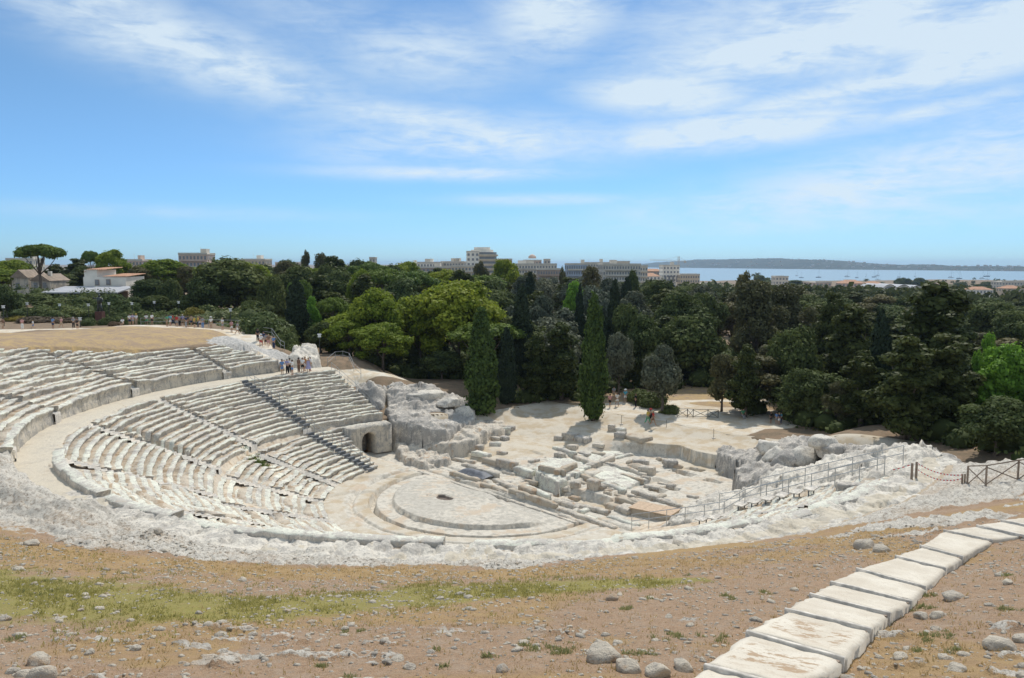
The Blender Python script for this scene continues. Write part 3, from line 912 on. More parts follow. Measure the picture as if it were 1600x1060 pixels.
SEAT_M = [M['seat'], M['riser'], M['seat_back']]
def row_prof(r0, r1, z0, z1, drop=.0):
    d = r1 - r0
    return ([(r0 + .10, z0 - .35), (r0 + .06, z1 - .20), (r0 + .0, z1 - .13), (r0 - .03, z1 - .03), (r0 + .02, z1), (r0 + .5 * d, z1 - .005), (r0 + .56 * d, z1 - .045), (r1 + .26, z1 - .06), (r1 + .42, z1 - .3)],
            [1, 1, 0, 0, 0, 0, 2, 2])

def rows(radii, zf, th_lo, th_hi, name, gap=.50, ds=.16, seed0=0):
    for i in range(len(radii) - 1):
        r0, r1 = radii[i], radii[i + 1]
        z1 = float(zf(r1 - 1e-3)); z0 = float(zf(r0 - 1e-3)) if i else z1 - .4
        a, b = th_end((r0 + r1) / 2)
        a = max(a, th_lo(r0)); b = min(b, th_hi(r0))
        cuts = [a] + [k for k in KL if a + 2 < k < b - 2] + [b]
        for j in range(len(cuts) - 1):
            g = math.degrees(gap / r0)
            t0 = cuts[j] + (g if j else 0); t1 = cuts[j + 1] - (g if j < len(cuts) - 2 else 0)
            if t1 - t0 < 1: continue
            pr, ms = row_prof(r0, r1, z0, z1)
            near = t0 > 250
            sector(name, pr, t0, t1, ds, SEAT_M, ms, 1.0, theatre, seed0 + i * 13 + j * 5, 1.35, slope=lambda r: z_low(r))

lo_r = np.concatenate([np.linspace(R_IN, R_MID, 13), np.linspace(R_MID, R_DIA, 16)[1:]])
rows(list(lo_r), z_low, lambda r: 0, lambda r: 400, 'seat_row')
def up_end(r): return 126 + max(0, (r - 35)) * .55
def up_hi(r): return 214.0
UP_N = 15
up_r = [R_POD + .0] + [R_POD + .95 + .80 * i for i in range(UP_N)]
z_up = lambda r: Z_POD + .245 * max(0, math.ceil((r - R_POD - .95) / .80 - 1e-6))
for i in range(len(up_r) - 1):
    r0, r1 = up_r[i], up_r[i + 1]
    z1 = Z_POD + .245 * i; z0 = z1 - .245
    lo = 137 + max(0, i) * .7
    if i >= 8: lo = 158 + (i - 8) * 2.4
    cuts = [lo] + [k for k in KL[:4] if lo + 2 < k < 212] + [214.3]
    for j in range(len(cuts) - 1):
        g = math.degrees(.45 / r0)
        t0 = cuts[j] + (g if j else 0); t1 = cuts[j + 1] - (g if j < len(cuts) - 2 else 0)
        if i == 0:
            pr = [(r0 + .10, Z_DIA - .3), (r0 + .02, Z_DIA + .15), (r0 + .10, Z_DIA + .55), (r0 + .13, Z_DIA + .85), (r0 + .04, Z_POD - .25), (r0 - .04, Z_POD - .08), (r0 + .02, Z_POD), (r0 + .5, Z_POD - .01), (r1 + .05, Z_POD - .05), (r1 + .12, Z_POD - .2)]
            o = sector('podium_wall', pr, t0, t1, .17, [M['seat'], M['wall_stone'], M['seat_back']], [1, 1, 1, 1, 1, 0, 0, 2, 2], 1.35, theatre, j * 7)
        else:
            pr, ms = row_prof(r0, r1, z0, z1)
            sector('upper_seat_row', pr, t0, t1, .18, SEAT_M, ms, .9 + .05 * i, theatre, 300 + i * 11 + j, 1.4)

# the rock bed under the rows, seen where they have broken away
def bed():
    th = np.linspace(138.5, 331, 420); rr = np.linspace(R_IN - .1, R_DIA - .2, 46)
    TH, RR = np.meshgrid(th, rr, indexing='ij')
    a_, b_ = th_end(22)
    x, y = cart(RR, TH)
    z = pits(x, y, z_low(RR) - .40 + .08 * fbm(x, y, 0, 3, 107))
    under(mk('rock_bed', np.stack([x, y, z], -1).reshape(-1, 3), grid_faces(len(th), len(rr))[:, ::-1], M['seat_back']), theatre)
bed()

# radial stairs between the wedges
def radial_stair(th, r0, r1, zf, name='rock_stair', w=.5, step=.39, foot=None):
    rr = np.arange(r0, r1, step)
    nr = []
    for r in rr: nr += [r, r + .04]
    nr = np.array(nr + [r1])
    zz = []
    for i, r in enumerate(rr): zz += [float(zf(r)) - .17, float(zf(r + step)) - .17]
    zz = np.array(zz + [zz[-1]])
    if foot is not None:
        nr = np.concatenate([[nr[0] - .02], nr]); zz = np.concatenate([[foot], zz])
    side = np.linspace(-w - .06, w + .06, 6)
    RR, SS = np.meshgrid(nr, side, indexing='ij')
    TH = th + np.degrees(SS / RR)
    x, y = cart(RR, TH)
    z = np.broadcast_to(zz[:, None], RR.shape) + .10 * fbm(x * 1.5, y * 1.5, 0, 4, 97) - .04
    V = np.stack([x, y, z], -1).reshape(-1, 3)
    F = grid_faces(len(nr), len(side))
    o = mk(name, V, F, [M['riser']])
    return under(o, theatre)
for k in KL[1:]:
    radial_stair(k, R_IN + .1, R_DIA + .05, z_low)
radial_stair(KL[0], R_IN + .1, R_DIA + .05, z_low)
for k in KL[:4]:
    radial_stair(k, R_POD - .1, R_POD + 7.0 if k < 160 else R_POD + 12.0, lambda r: Z_POD - .35 + .30 * (r - R_POD - .6), w=.48, step=.5, foot=Z_DIA - .3)

# the walkway between the tiers
def walkway():
    th = np.linspace(126, 331, 1300)
    rr = np.linspace(R_DIA - .35, R_POD + .45, 18)
    TH, RR = np.meshgrid(th, rr, indexing='ij')
    x, y = cart(RR, TH)
    z = Z_DIA + .012 * fbm(x * .8, y * .8, 0, 3, 101) + 0 * x
    rough = sst(223, 236, TH + 2 * fbm(x * .4, y * .4, 0, 3, 106))
    bk, bg = blocks2(x, y, .9, 461); b2, g2 = blocks2(x, y, 2.4, 463)
    z = z + rough * (.22 * fbm(x * 1.2, y * 1.2, 0, 4, 102) + .14 * bk + .07 * b2 - .1 * sst(.1, 0, bg) + .02 + .16 * sst(256, 238, TH))
    z = z - .25 * sst(R_DIA - .05, R_DIA - .3, RR)
    V = np.stack([x, y, z], -1).reshape(-1, 3)
    F = grid_faces(len(th), len(rr))[:, ::-1]
    tm = .5 * (TH[1:, 1:] + TH[:-1, :-1]); xm, ym = .5 * (x[1:, 1:] + x[:-1, :-1]), .5 * (y[1:, 1:] + y[:-1, :-1]); rm = .5 * (RR[1:, 1:] + RR[:-1, :-1])
    och = sst(262, 285, tm) * np.exp(-((rm - 33.9) / .5) ** 2) * 1.1 - .25
    mi = ((tm + 12 * fbm(xm * .5, ym * .5, 0, 3, 103) > 230) & (fbm(xm * .8, ym * .8, 0, 3, 104) > och * .9 - .2)).astype(int).ravel()
    return under(mk('walkway', V, F, [M['path_stone'], M['rock']], mi, smooth=False), theatre)
walkway()

# raised back of the top row: stands above the walkway on the left
for (a, b, h) in ((206, 214.5, .10), (215.4, 231.5, .55), (232.3, 243, .40), (243.8, 268, .26), (270, 296, .14), (297, 318, .12)):
    r0 = R_DIA - .62
    sector('row_back', [(r0 + .1, Z_DIA - .4), (r0, Z_DIA + h - .2), (r0 - .02, Z_DIA + h - .03), (r0 + .04, Z_DIA + h), (r0 + .62, Z_DIA + h - .01), (r0 + .68, Z_DIA + h - .06), (r0 + .70, Z_DIA + h * .4), (r0 + .74, Z_DIA - .2)], a, b, .15, SEAT_M, [1, 1, 0, 0, 0, 1, 1], .34, theatre, int(a), 1.5)

# the vaulted passage under the end of the rows
def tunnel_block():
    rf = 20.1
    prof_th = np.linspace(121.5, 134.5, 30)
    zz = np.linspace(-.2, 3.05, 16)
    # curved front with an arched opening: built as a wall sheet with the doorway left out, reveal and back behind it
    cth, hw, hs = 131.6, .85, 1.45
    top = lambda s: hs + math.sqrt(max(0, hw * hw - s * s)) if abs(s) < hw else None
    mb_v = []; Fq = []
    depth = 2.2
    # arch outline from left foot over the crown to the right foot
    arch = [(-hw, -.1)] + [(-hw * math.cos(t), hs + hw * math.sin(t)) for t in np.linspace(0, math.pi, 15)] + [(hw, -.1)]
    sl, sr, zt = -2.75, 2.3, 2.95
    outer = []
    for (s, z) in arch:
        if z <= hs + .02 and s < 0: outer.append((sl, max(z, -.1) if z > 0 else -.1))
        elif z <= hs + .02 and s > 0: outer.append((sr, max(z, -.1) if z > 0 else -.1))
        else:
            f = (s + hw) / (2 * hw)
            outer.append((sl + (sr - sl) * f, zt))
    outer[1] = (sl, zt); outer[-2] = (sr, zt)
    def pt(s, z, d, wob=.0):
        th_ = cth + math.degrees(s / rf)
        x, y = cart(rf + d, th_)
        w = .10 * float(fbm(np.array([x * 1.1]), np.array([y * 1.1]), z * 1.1, 4, 111)[0])
        return (x + w * .4, y - w, z + .25 + w * .5)
    V = []; F = []; mi = []
    n = len(arch)
    nl = 6
    for j in range(nl):
        f = j / (nl - 1)
        for (a, b) in zip(arch, outer):
            V.append(pt(a[0] + (b[0] - a[0]) * f, a[1] + (b[1] - a[1]) * f, 0 if j == 0 else -.04 + .08 * random.random()))
    for j in range(nl - 1):
        for i in range(n - 1):
            F.append((j * n + i, j * n + i + 1, (j + 1) * n + i + 1, (j + 1) * n + i)); mi.append(0)
    b0 = len(V)
    for a in arch: V.append(pt(a[0], a[1], depth))
    for i in range(n - 1):
        F.append((i, b0 + i, b0 + i + 1, i + 1)); mi.append(0)
    F.append(tuple(range(b0, b0 + n))); mi.append(1)
    # roof and sides running back
    t0 = len(V)
    o_ = [(nl - 1) * n + i for i in range(n)]
    for i in range(n):
        b = outer[i]; V.append(pt(b[0], b[1] + (.05 if b[1] > 1 else 0), 1.3 if b[1] > 1 else 2.4))
    for i in range(n - 1):
        F.append((o_[i], o_[i + 1], t0 + i + 1, t0 + i)); mi.append(0)
    o = mk('tunnel_arch', V, F, [M['wall_stone'], M['rock_dark']], mi)
    return under(o, theatre)
tunnel_block()

# ------------------------------------------------------------------ rock masses, boulders and hewn blocks
def boulder_mesh(name, size, seed, mat, cuts=5, sub=3, rough=.10, boxy=0.0):
    bm = bmesh.new()
    bmesh.ops.create_icosphere(bm, subdivisions=sub, radius=1.0)
    V = np.array([v.co[:] for v in bm.verts])
    rs = np.random.default_rng(seed)
    if boxy:
        m = np.abs(V).max(1, keepdims=True)
        V = V * (1 - boxy) + (V / m) * boxy * .86
    for _ in range(cuts):
        nrm = rs.normal(size=3); nrm /= np.linalg.norm(nrm)
        if nrm[2] < -.3: nrm[2] *= -1
        d = rs.uniform(.62, .9)
        ov = np.maximum(V @ nrm - d, 0)
        V = V - ov[:, None] * nrm * .85
    nn = fbm(V[:, 0] * 1.6 + seed, V[:, 1] * 1.6, V[:, 2] * 1.6, 4, seed % 50)
    n2 = fbm(V[:, 0] * 5 + seed, V[:, 1] * 5, V[:, 2] * 5, 3, seed % 50 + 3)
    V = V * (1 + rough * 2 * nn + rough * .6 * n2)[:, None]
    V[:, 2] = np.maximum(V[:, 2], -.55)
    V = V * (np.array(size) / 2)
    F = np.array([[l.vert.index for l in f.loops] for f in bm.faces])
    bm.free()
    return mk(name, V, F, mat, link=False)

def rock_mass(name, poly, ztop, zbase, mat, step=.17, rough=.35, steep=.45, parent=None, seed=0, strata=.0):
    """upstanding rock with near-vertical sides: poly in world x, y; ztop(x, y) gives the top"""
    P_ = np.array(poly, float)
    x0, y0 = P_.min(0) - 1; x1, y1 = P_.max(0) + 1
    xs = np.arange(x0, x1, step); ys = np.arange(y0, y1, step)
    X, Y_ = np.meshgrid(xs, ys)
    wx = .40 * blocks2(X, Y_, .55, 490 + seed)[0] + .22 * fbm(X * .5, Y_ * .5, 0, 2, 120 + seed); wy = .40 * blocks2(X, Y_, .6, 495 + seed)[0] + .22 * fbm(X * .5, Y_ * .5, 5.5, 2, 121 + seed)
    Xw, Yw = X + wx, Y_ + wy
    d = np.full(X.shape, 1e9); inside = np.zeros(X.shape, bool)
    n = len(P_)
    for i in range(n):
        a, b = P_[i], P_[(i + 1) % n]
        tt = np.clip(((Xw - a[0]) * (b[0] - a[0]) + (Yw - a[1]) * (b[1] - a[1])) / (((b - a) ** 2).sum()), 0, 1)
        d = np.minimum(d, np.hypot(Xw - a[0] - tt * (b[0] - a[0]), Yw - a[1] - tt * (b[1] - a[1])))
        c = ((a[1] > Yw) != (b[1] > Yw)) & (Xw < (b[0] - a[0]) * (Yw - a[1]) / (b[1] - a[1] + 1e-12) + a[0])
        inside ^= c
    sd = np.where(inside, d, -d)
    zt = ztop(X, Y_)
    rid = 1 - np.abs(fbm(X * .55, Y_ * .55, 0, 4, 130 + seed)) * 2.2
    b1, g1 = blocks2(X + .5 * wx, Y_ + .5 * wy, .62, 470 + seed); b2, g2 = blocks2(X + .3 * wx, Y_, 1.7, 480 + seed)
    zt = zt + rough * (.45 * (rid - .5) + .95 * b1)
    if strata:
        q = zt / (strata * 2); fq = q - np.floor(q)
        zt = (np.floor(q) + sst(.40, .62, fq)) * strata * 2 * .8 + zt * .2
    zt = zt + rough * (.26 * b2 - .50 * sst(.12, 0, g1) - .22 * sst(.12, 0, g2)) + rough * .20 * fbm(X * 2.4, Y_ * 2.4, 0, 4, 133 + seed)
    f = sst(-steep * .15, steep, sd)
    f = f * .86 + .14 * sst(0, 2.2, sd)
    z = zbase + (zt - zbase) * f
    z = np.where(sd < -.3, zbase - .3, z)
    keep = sd > -.45
    stp = sst(1.0, .2, f) * sst(-.3, .1, sd)
    am = min(.30, .5 * rough + .06)
    for kk in (1.0, 2.6):
        X = X + stp * am / kk * fbm(X * kk, Y_ * kk, z * kk * 1.5, 3, 500 + seed)
        Y_ = Y_ + stp * am / kk * fbm(X * kk + 9, Y_ * kk, z * kk * 1.5, 3, 505 + seed)
    z = z + stp * .10 * fbm(X * 2, Y_ * 2, z * 2, 3, 508)
    V = np.stack([X, Y_, z], -1).reshape(-1, 3)
    F = grid_faces(len(ys), len(xs), keep)
    V, F, _ = compact(V, F)
    o = mk(name, V, F, mat)
    if parent is not None: under(o, parent)
    return o

def lerpz(pts):
    a = np.array(pts, float)
    def f(x, y):
        num = 0; den = 0
        for (px, py, pz) in a:
            w = 1 / ((x - px) ** 2 + (y - py) ** 2 + .3) ** 1.5
            num = num + w * pz; den = den + w
        return num / den
    return f
def gz(*l): return [G(*p) for p in l]

# rock mass at the left end of the stage
lw = thing('rock_outcrop', 'high squared outcrop of white rock left of the stage beside the tunnel arch', 'rock', G(680, 660, 3)[:2] + (0,))
base = [G(u, v, z)[:2] for u, v, z in ((601, 668, 1.2), (612, 690, .8), (660, 704, .6), (700, 700, .8), (742, 672, 1.3))]
back = [(-3.8, 96.5), (-9.5, 100.5), (-17.5, 99.5)]
poly = base + back
zt = lerpz([(-17.2, 88.5, 4.1), (-14.5, 89.0, 3.9), (-11, 89.5, 3.3), (-8, 89.5, 2.4), (-5, 92.5, 2.6), (-15, 96, 5.4), (-11, 97, 5.3), (-7.5, 97, 4.0), (-4.4, 96, 3.4)])
rock_mass('rock_body', poly, zt, .2, M['rock_dark'], .15, .32, .3, lw, 1, .20)
for (u, v, z, w, d, h, s, nm) in ((662, 612, 4.9, 5.5, 3.0, 2.2, 3, 'upper_ridge'), (725, 640, 3.0, 3.2, 2.6, 2.8, 5, 'rounded_boulder'), (640, 655, 3.0, 3.0, 2.4, 1.6, 6, 'rock_step'), (700, 625, 4.2, 3.0, 2.4, 1.4, 7, 'upper_ridge')):
    q = G(u, v, z)
    o = inst(nm, boulder_mesh(nm, (w, d, h), s, M['rock'], 7, 4, .09, .45), None, (q[0], q[1] + .8, z - .35 * h), (0, 0, .4))
    under(o, lw)

# lower rough ledges in front of the outcrop
lw2 = thing('rock_ledge', 'broken step of pale rock running from the outcrop toward the sandy court', 'rock', G(745, 690, .8)[:2] + (0,))
poly = [G(u, v, .5)[:2] for u, v in ((664, 704), (700, 712), (742, 706), (776, 688), (800, 676), (786, 657), (742, 662), (706, 680))]
zt = lerpz([G(690, 690, 1.6), G(720, 688, 2.2), G(770, 668, 2.0), G(795, 665, 1.2), G(740, 672, 2.3)])
rock_mass('rock_body', poly, zt, .1, M['block'], .14, .28, .22, lw2, 2, .25)

lw3 = thing('rock_bank', 'low bank of broken bedding rock at the foot of the tunnel arch', 'rock', G(650, 712, .5)[:2] + (0,))
poly = [G(u, v, .3)[:2] for u, v in ((612, 700), (628, 722), (668, 730), (706, 722), (690, 706), (664, 698))]
rock_mass('rock_body', poly, lerpz([G(620, 700, 1.3), G(650, 705, 1.0), G(690, 715, .6), G(630, 715, .7)]), -.1, M['block'], .13, .35, .3, lw3, 3, .2)

# rock and ramp beyond the left end of the rows
lw4 = thing('rock_shelf', 'grey rock shelf between the end of the rows and the shaded pines', 'rock', (-16, 97, 0))
poly = [G(u, v, z)[:2] for u, v, z in ((546, 600, 6.0), (572, 622, 4.6), (600, 640, 3.2), (626, 620, 3.2), (604, 590, 4.6), (566, 586, 5.5))]
rock_mass('rock_body', poly, lerpz([G(548, 598, 6.8), G(580, 598, 6.2), G(606, 598, 5.0), G(590, 626, 4.2), G(622, 612, 3.8)]), 1.2, M['rock_dark'], .18, .4, .5, lw4, 4, .2)

# terrace of rock that holds the walkway's left end and the path up to the plateau
lw5 = thing('rock_bluff', 'rough grey rock bluff below the white path, left of the standing visitors', 'rock', (-33, 92, 0))
poly = [cart(35.2, 139.5), cart(35.2, 134), cart(35.8, 131), (-28.0, 95.0), (-30.2, 94.8), (-33.5, 96.2), (-36.5, 99.5), cart(44, 139)]
rock_mass('rock_body', poly, lerpz([cart(35.8, 138.5) + (9.4,), cart(36, 131.5) + (8.3,), (-29, 94, 8.6), (-36, 98, 10.9), (-33, 95, 9.7), cart(42, 139) + (11.0,)]), 7.0, M['rock'], .16, .55, .5, lw5, 5, .2)
lw6 = thing('rock_hump', 'brown capped rock knob right of the white path under an olive bush', 'rock', (-26, 97, 0))
poly = [(-28.4, 95.6), (-25.4, 94.6), (-24.2, 97.5), (-25.5, 101), (-28.5, 101)]
rock_mass('rock_body', poly, lerpz([(-27.5, 97, 9.6), (-25, 97, 9.0), (-27, 100, 10.0)]), 7.2, M['rock'], .16, .5, .5, lw6, 6)

# broken bank between the right rows and the outcrop
rb_ = thing('rubble_bank', 'broken rubble bank between the right-hand rows and the big right outcrop', 'rubble', cart(26, 332) + (0,))
poly = [cart(16, 322), cart(22, 325.5), cart(28, 322.5), cart(34.4, 322.5), cart(35.2, 331), cart(34.6, 341), cart(27, 347), cart(18, 350)]
rock_mass('rubble_body', poly, lambda x, y: z_low(np.hypot(x - CX, y - CY)) - .05, -.5, M['rock'], .15, .32, .35, rb_, 8, .14)

# big rock mass at the right end
rw = thing('rock_outcrop', 'long high outcrop of white weathered rock right of the stage under dark trees', 'rock', (26, 62, 0))
poly = [G(1148, 786, -.2)[:2], G(1150, 752, 0)[:2], (20.5, 78.5), (26, 76), (31.5, 66), (34.6, 56), (32.2, 52.6), (29.0, 53.0), (25.6, 56.5), (22.6, 60.5)]
zt = lerpz([(19.8, 66.5, 2.4), (20, 71, 2.2), (22, 75, 2.2), (24.5, 66, 3.2), (27, 70, 4.6), (29, 64, 5.3), (31.5, 58, 6.7), (33, 54.5, 6.6), (24.5, 61.5, 3.6), (27.5, 57.5, 5.0)])
rock_mass('rock_body', poly, zt, -.4, M['rock_dark'], .15, .28, .30, rw, 7, .18)
for (u, v, z, w, d, h, s, nm) in ((1216, 712, 3.4, 3.0, 2.6, 2.4, 11, 'rounded_boulder'), (1238, 722, 3.4, 3.4, 3.0, 2.6, 12, 'rounded_boulder'), (1262, 712, 4.0, 3.4, 2.8, 2.4, 13, 'rounded_boulder'), (1300, 700, 5.0, 3.6, 2.8, 2.0, 14, 'rounded_boulder'),
                                  (1306, 724, 4.6, 2.0, 1.8, 1.5, 15, 'rounded_boulder'), (1328, 730, 4.6, 2.2, 1.7, 1.4, 16, 'rounded_boulder'), (1204, 698, 3.8, 2.4, 2.2, 1.8, 17, 'rounded_boulder'), (1352, 722, 5.2, 2.6, 1.6, 1.3, 18, 'rounded_boulder'), (1288, 690, 5.6, 2.6, 2.0, 1.5, 19, 'rounded_boulder')):
    q = G(u, v, z)
    o = inst(nm, boulder_mesh(nm, (w, d, h), s, M['rock'] if s % 2 else M['rock_dark'], 5, 4, .10, .2), None, (q[0], q[1] + .4, z - .12 * h), (0, 0, s))
    under(o, rw)
for (u, v, z, w, d, h, s) in ((1440, 722, 6.0, 2.2, 1.6, 1.6, 21), (1452, 722, 5.9, 1.6, 1.4, 1.7, 22), (1428, 716, 6.2, 1.6, 1.4, 1.5, 23)):
    q = G(u, v, z)
    under(inst('end_block', boulder_mesh('end_block', (w, d, h), s, M['rock_dark'], 5, 3, .08, .6), None, (q[0], q[1] + .6, z - .3), (0, 0, s)), rw)

# ------------------------------------------------------------------ ruins of the stage building
def worn_box(L, Wd, Hh, seed, mat, seg=.28, rough=.05, name='block', top_wear=1.0):
    nx, ny, nz = (max(2, int(round(v / seg)) + 1) for v in (L, Wd, Hh))
    nx, ny, nz = min(nx, 26), min(ny, 14), min(nz, 8)
    V = []; F = []; idx = {}
    def vid(i, j, k):
        if (i, j, k) not in idx:
            idx[(i, j, k)] = len(V)
            V.append(((i / (nx - 1) - .5) * L, (j / (ny - 1) - .5) * Wd, k / (nz - 1) * Hh))
        return idx[(i, j, k)]
    for i in range(nx - 1):
        for j in range(ny - 1):
            F.append((vid(i, j, nz - 1), vid(i + 1, j, nz - 1), vid(i + 1, j + 1, nz - 1), vid(i, j + 1, nz - 1)))
    for i in range(nx - 1):
        for k in range(nz - 1):
            F.append((vid(i, 0, k), vid(i + 1, 0, k), vid(i + 1, 0, k + 1), vid(i, 0, k + 1)))
            F.append((vid(i + 1, ny - 1, k), vid(i, ny - 1, k), vid(i, ny - 1, k + 1), vid(i + 1, ny - 1, k + 1)))
    for j in range(ny - 1):
        for k in range(nz - 1):
            F.append((vid(0, j + 1, k), vid(0, j, k), vid(0, j, k + 1), vid(0, j + 1, k + 1)))
            F.append((vid(nx - 1, j, k), vid(nx - 1, j + 1, k), vid(nx - 1, j + 1, k + 1), vid(nx - 1, j, k + 1)))
    V = np.array(V)
    sx = seed * 7.31
    for c, a in enumerate((.8, .8, 1.0)):
        V[:, c] += rough * a * (fbm(V[:, 0] * 1.7 + sx, V[:, 1] * 1.7, V[:, 2] * 1.7 + c * 9, 4, 140 + seed % 9) * 2)
    e = np.maximum(np.abs(V[:, 0]) / (L / 2), np.abs(V[:, 1]) / (Wd / 2))
    V[:, 2] -= rough * 1.4 * top_wear * sst(.75, 1.0, e) * (V[:, 2] > Hh * .6) * (1 + fbm(V[:, 0] * 2 + sx, V[:, 1] * 2, 0, 3, 7))
    return mk(name, V, np.array(F), mat, link=False)

def zs_at(x, y):
    s, t = to_st(x, y)
    return float(z_stage(np.array([s]), np.array([t]))[0][0])

found = thing('stage_foundations', 'rock-cut foundation walls and slabs of the stage building behind the half-round floor', 'ruin', from_st(0, 6) + (0,))
def wall_px(u0, v0, u1, v1, thick, h, mat='block', z=.25, off=.0, nm='foundation_wall', blocks=0):
    a, b = G(u0, v0, z), G(u1, v1, z)
    L = math.hypot(b[0] - a[0], b[1] - a[1]); ang = math.atan2(b[1] - a[1], b[0] - a[0])
    nx, ny = -math.sin(ang), math.cos(ang)
    n = max(1, blocks or int(L / 3.2))
    for i in range(n):
        f0, f1 = i / n, (i + 1) / n
        mx = a[0] + (b[0] - a[0]) * (f0 + f1) / 2 + nx * (thick / 2 + off); my = a[1] + (b[1] - a[1]) * (f0 + f1) / 2 + ny * (thick / 2 + off)
        zb = zs_at(mx, my) - .25
        hh = h + .25 + random.uniform(-.12, .10) * min(1, h * 2)
        o = inst(nm, worn_box(L / n - .03, thick * random.uniform(.85, 1.1), hh, random.randint(0, 9999), M[mat], .26, .055, nm), None, (mx, my, zb), (0, 0, ang + random.uniform(-.03, .03)))
        under(o, found)
for w in ((655, 722, 706, 736, .6, .3), (702, 738, 790, 766, .55, .34), (793, 767, 866, 792, .55, .36), (868, 793, 958, 823, .6, .32), (640, 730, 700, 750, .35, .14), (704, 751, 900, 816, .35, .16),
          (764, 744, 815, 765, .7, .45), (815, 765, 852, 781, .7, .55), (842, 772, 905, 790, .75, .55), (905, 790, 948, 800, .75, .5), (946, 803, 992, 818, .7, .35),
          (904, 744, 938, 756, .6, .55), (938, 756, 972, 768, .6, .45), (882, 747, 924, 733, .7, .45), (924, 733, 962, 719, .7, .35), (906, 735, 942, 723, .45, .40),
          (752, 721, 775, 727, .8, .50), (775, 727, 802, 734, .8, .55), (802, 734, 829, 742, .7, .5), (862, 706, 896, 717, .6, .50), (896, 717, 922, 728, .7, .55), (968, 742, 1002, 753, .4, .25),
          (986, 768, 1024, 779, .5, .32), (1024, 779, 1062, 790, .5, .28), (1062, 790, 1100, 800, .5, .2), (945, 726, 985, 737, .45, .3), (975, 733, 1005, 745, .5, .4), (958, 716, 990, 708, .5, .3),
          (705, 716, 740, 722, .5, .3), (742, 735, 775, 744, .6, .35), (640, 710, 668, 716, .8, .5), (870, 802, 930, 822, .5, .22), (960, 780, 1000, 792, .9, .45), (720, 724, 752, 732, .7, .25)):
    u0, v0, u1, v1, t_, h_ = w
    wall_px(u0, v0, u1, v1, t_, h_, random.choice(['block', 'block', 'seat', 'ochre_block']))
rsb = random.Random(31)
for k in range(70):
    s_, t_ = rsb.uniform(-10, 13.5), rsb.uniform(1.6, 15)
    if -2 < s_ < 4 and 6 < t_ < 12 and rsb.random() < .7: continue
    if s_ < -6 and t_ > 9: continue
    x, y = from_st(s_, t_)
    L_, D_, H_ = rsb.uniform(.5, 1.9), rsb.uniform(.35, .8), rsb.uniform(.08, .28)
    o = inst('foundation_stone', worn_box(L_, D_, H_ + .2, 2000 + k, M[rsb.choice(['block', 'seat', 'block', 'block', 'block', 'ochre_block', 'rock_dark'])], .3, .05, 'foundation_stone'), None, (x, y, zs_at(x, y) - .2), (0, 0, -math.pi / 4 + rsb.choice([0, 0, math.pi / 2]) + rsb.uniform(-.07, .07)))
    under(o, found)
wall_px(832, 764, 868, 770, 1.2, .35, 'ochre_block', -.3)
wall_px(840, 750, 880, 760, .5, .9, 'ochre_block', -.3)
wall_px(873, 760, 902, 747, .5, .9, 'ochre_block', -.3)
poly = [G(u, v, .85)[:2] for u, v in ((824, 728), (868, 748), (922, 727), (872, 703))]
rock_mass('foundation_slab', poly, lambda x, y: .85 + 0 * x, -.9, M['seat'], .12, .10, .10, found, 11)
poly = [G(u, v, .45)[:2] for u, v in ((868, 702), (916, 722), (960, 712), (975, 704), (940, 694), (898, 692))]
rock_mass('foundation_slab', poly, lambda x, y: .42 + 0 * x, -.4, M['seat'], .12, .12, .10, found, 12)
poly = [G(u, v, .35)[:2] for u, v in ((908, 735), (975, 760), (1012, 748), (966, 722))]
rock_mass('foundation_slab', poly, lambda x, y: .32 + 0 * x, -.5, M['seat'], .12, .08, .10, found, 13)

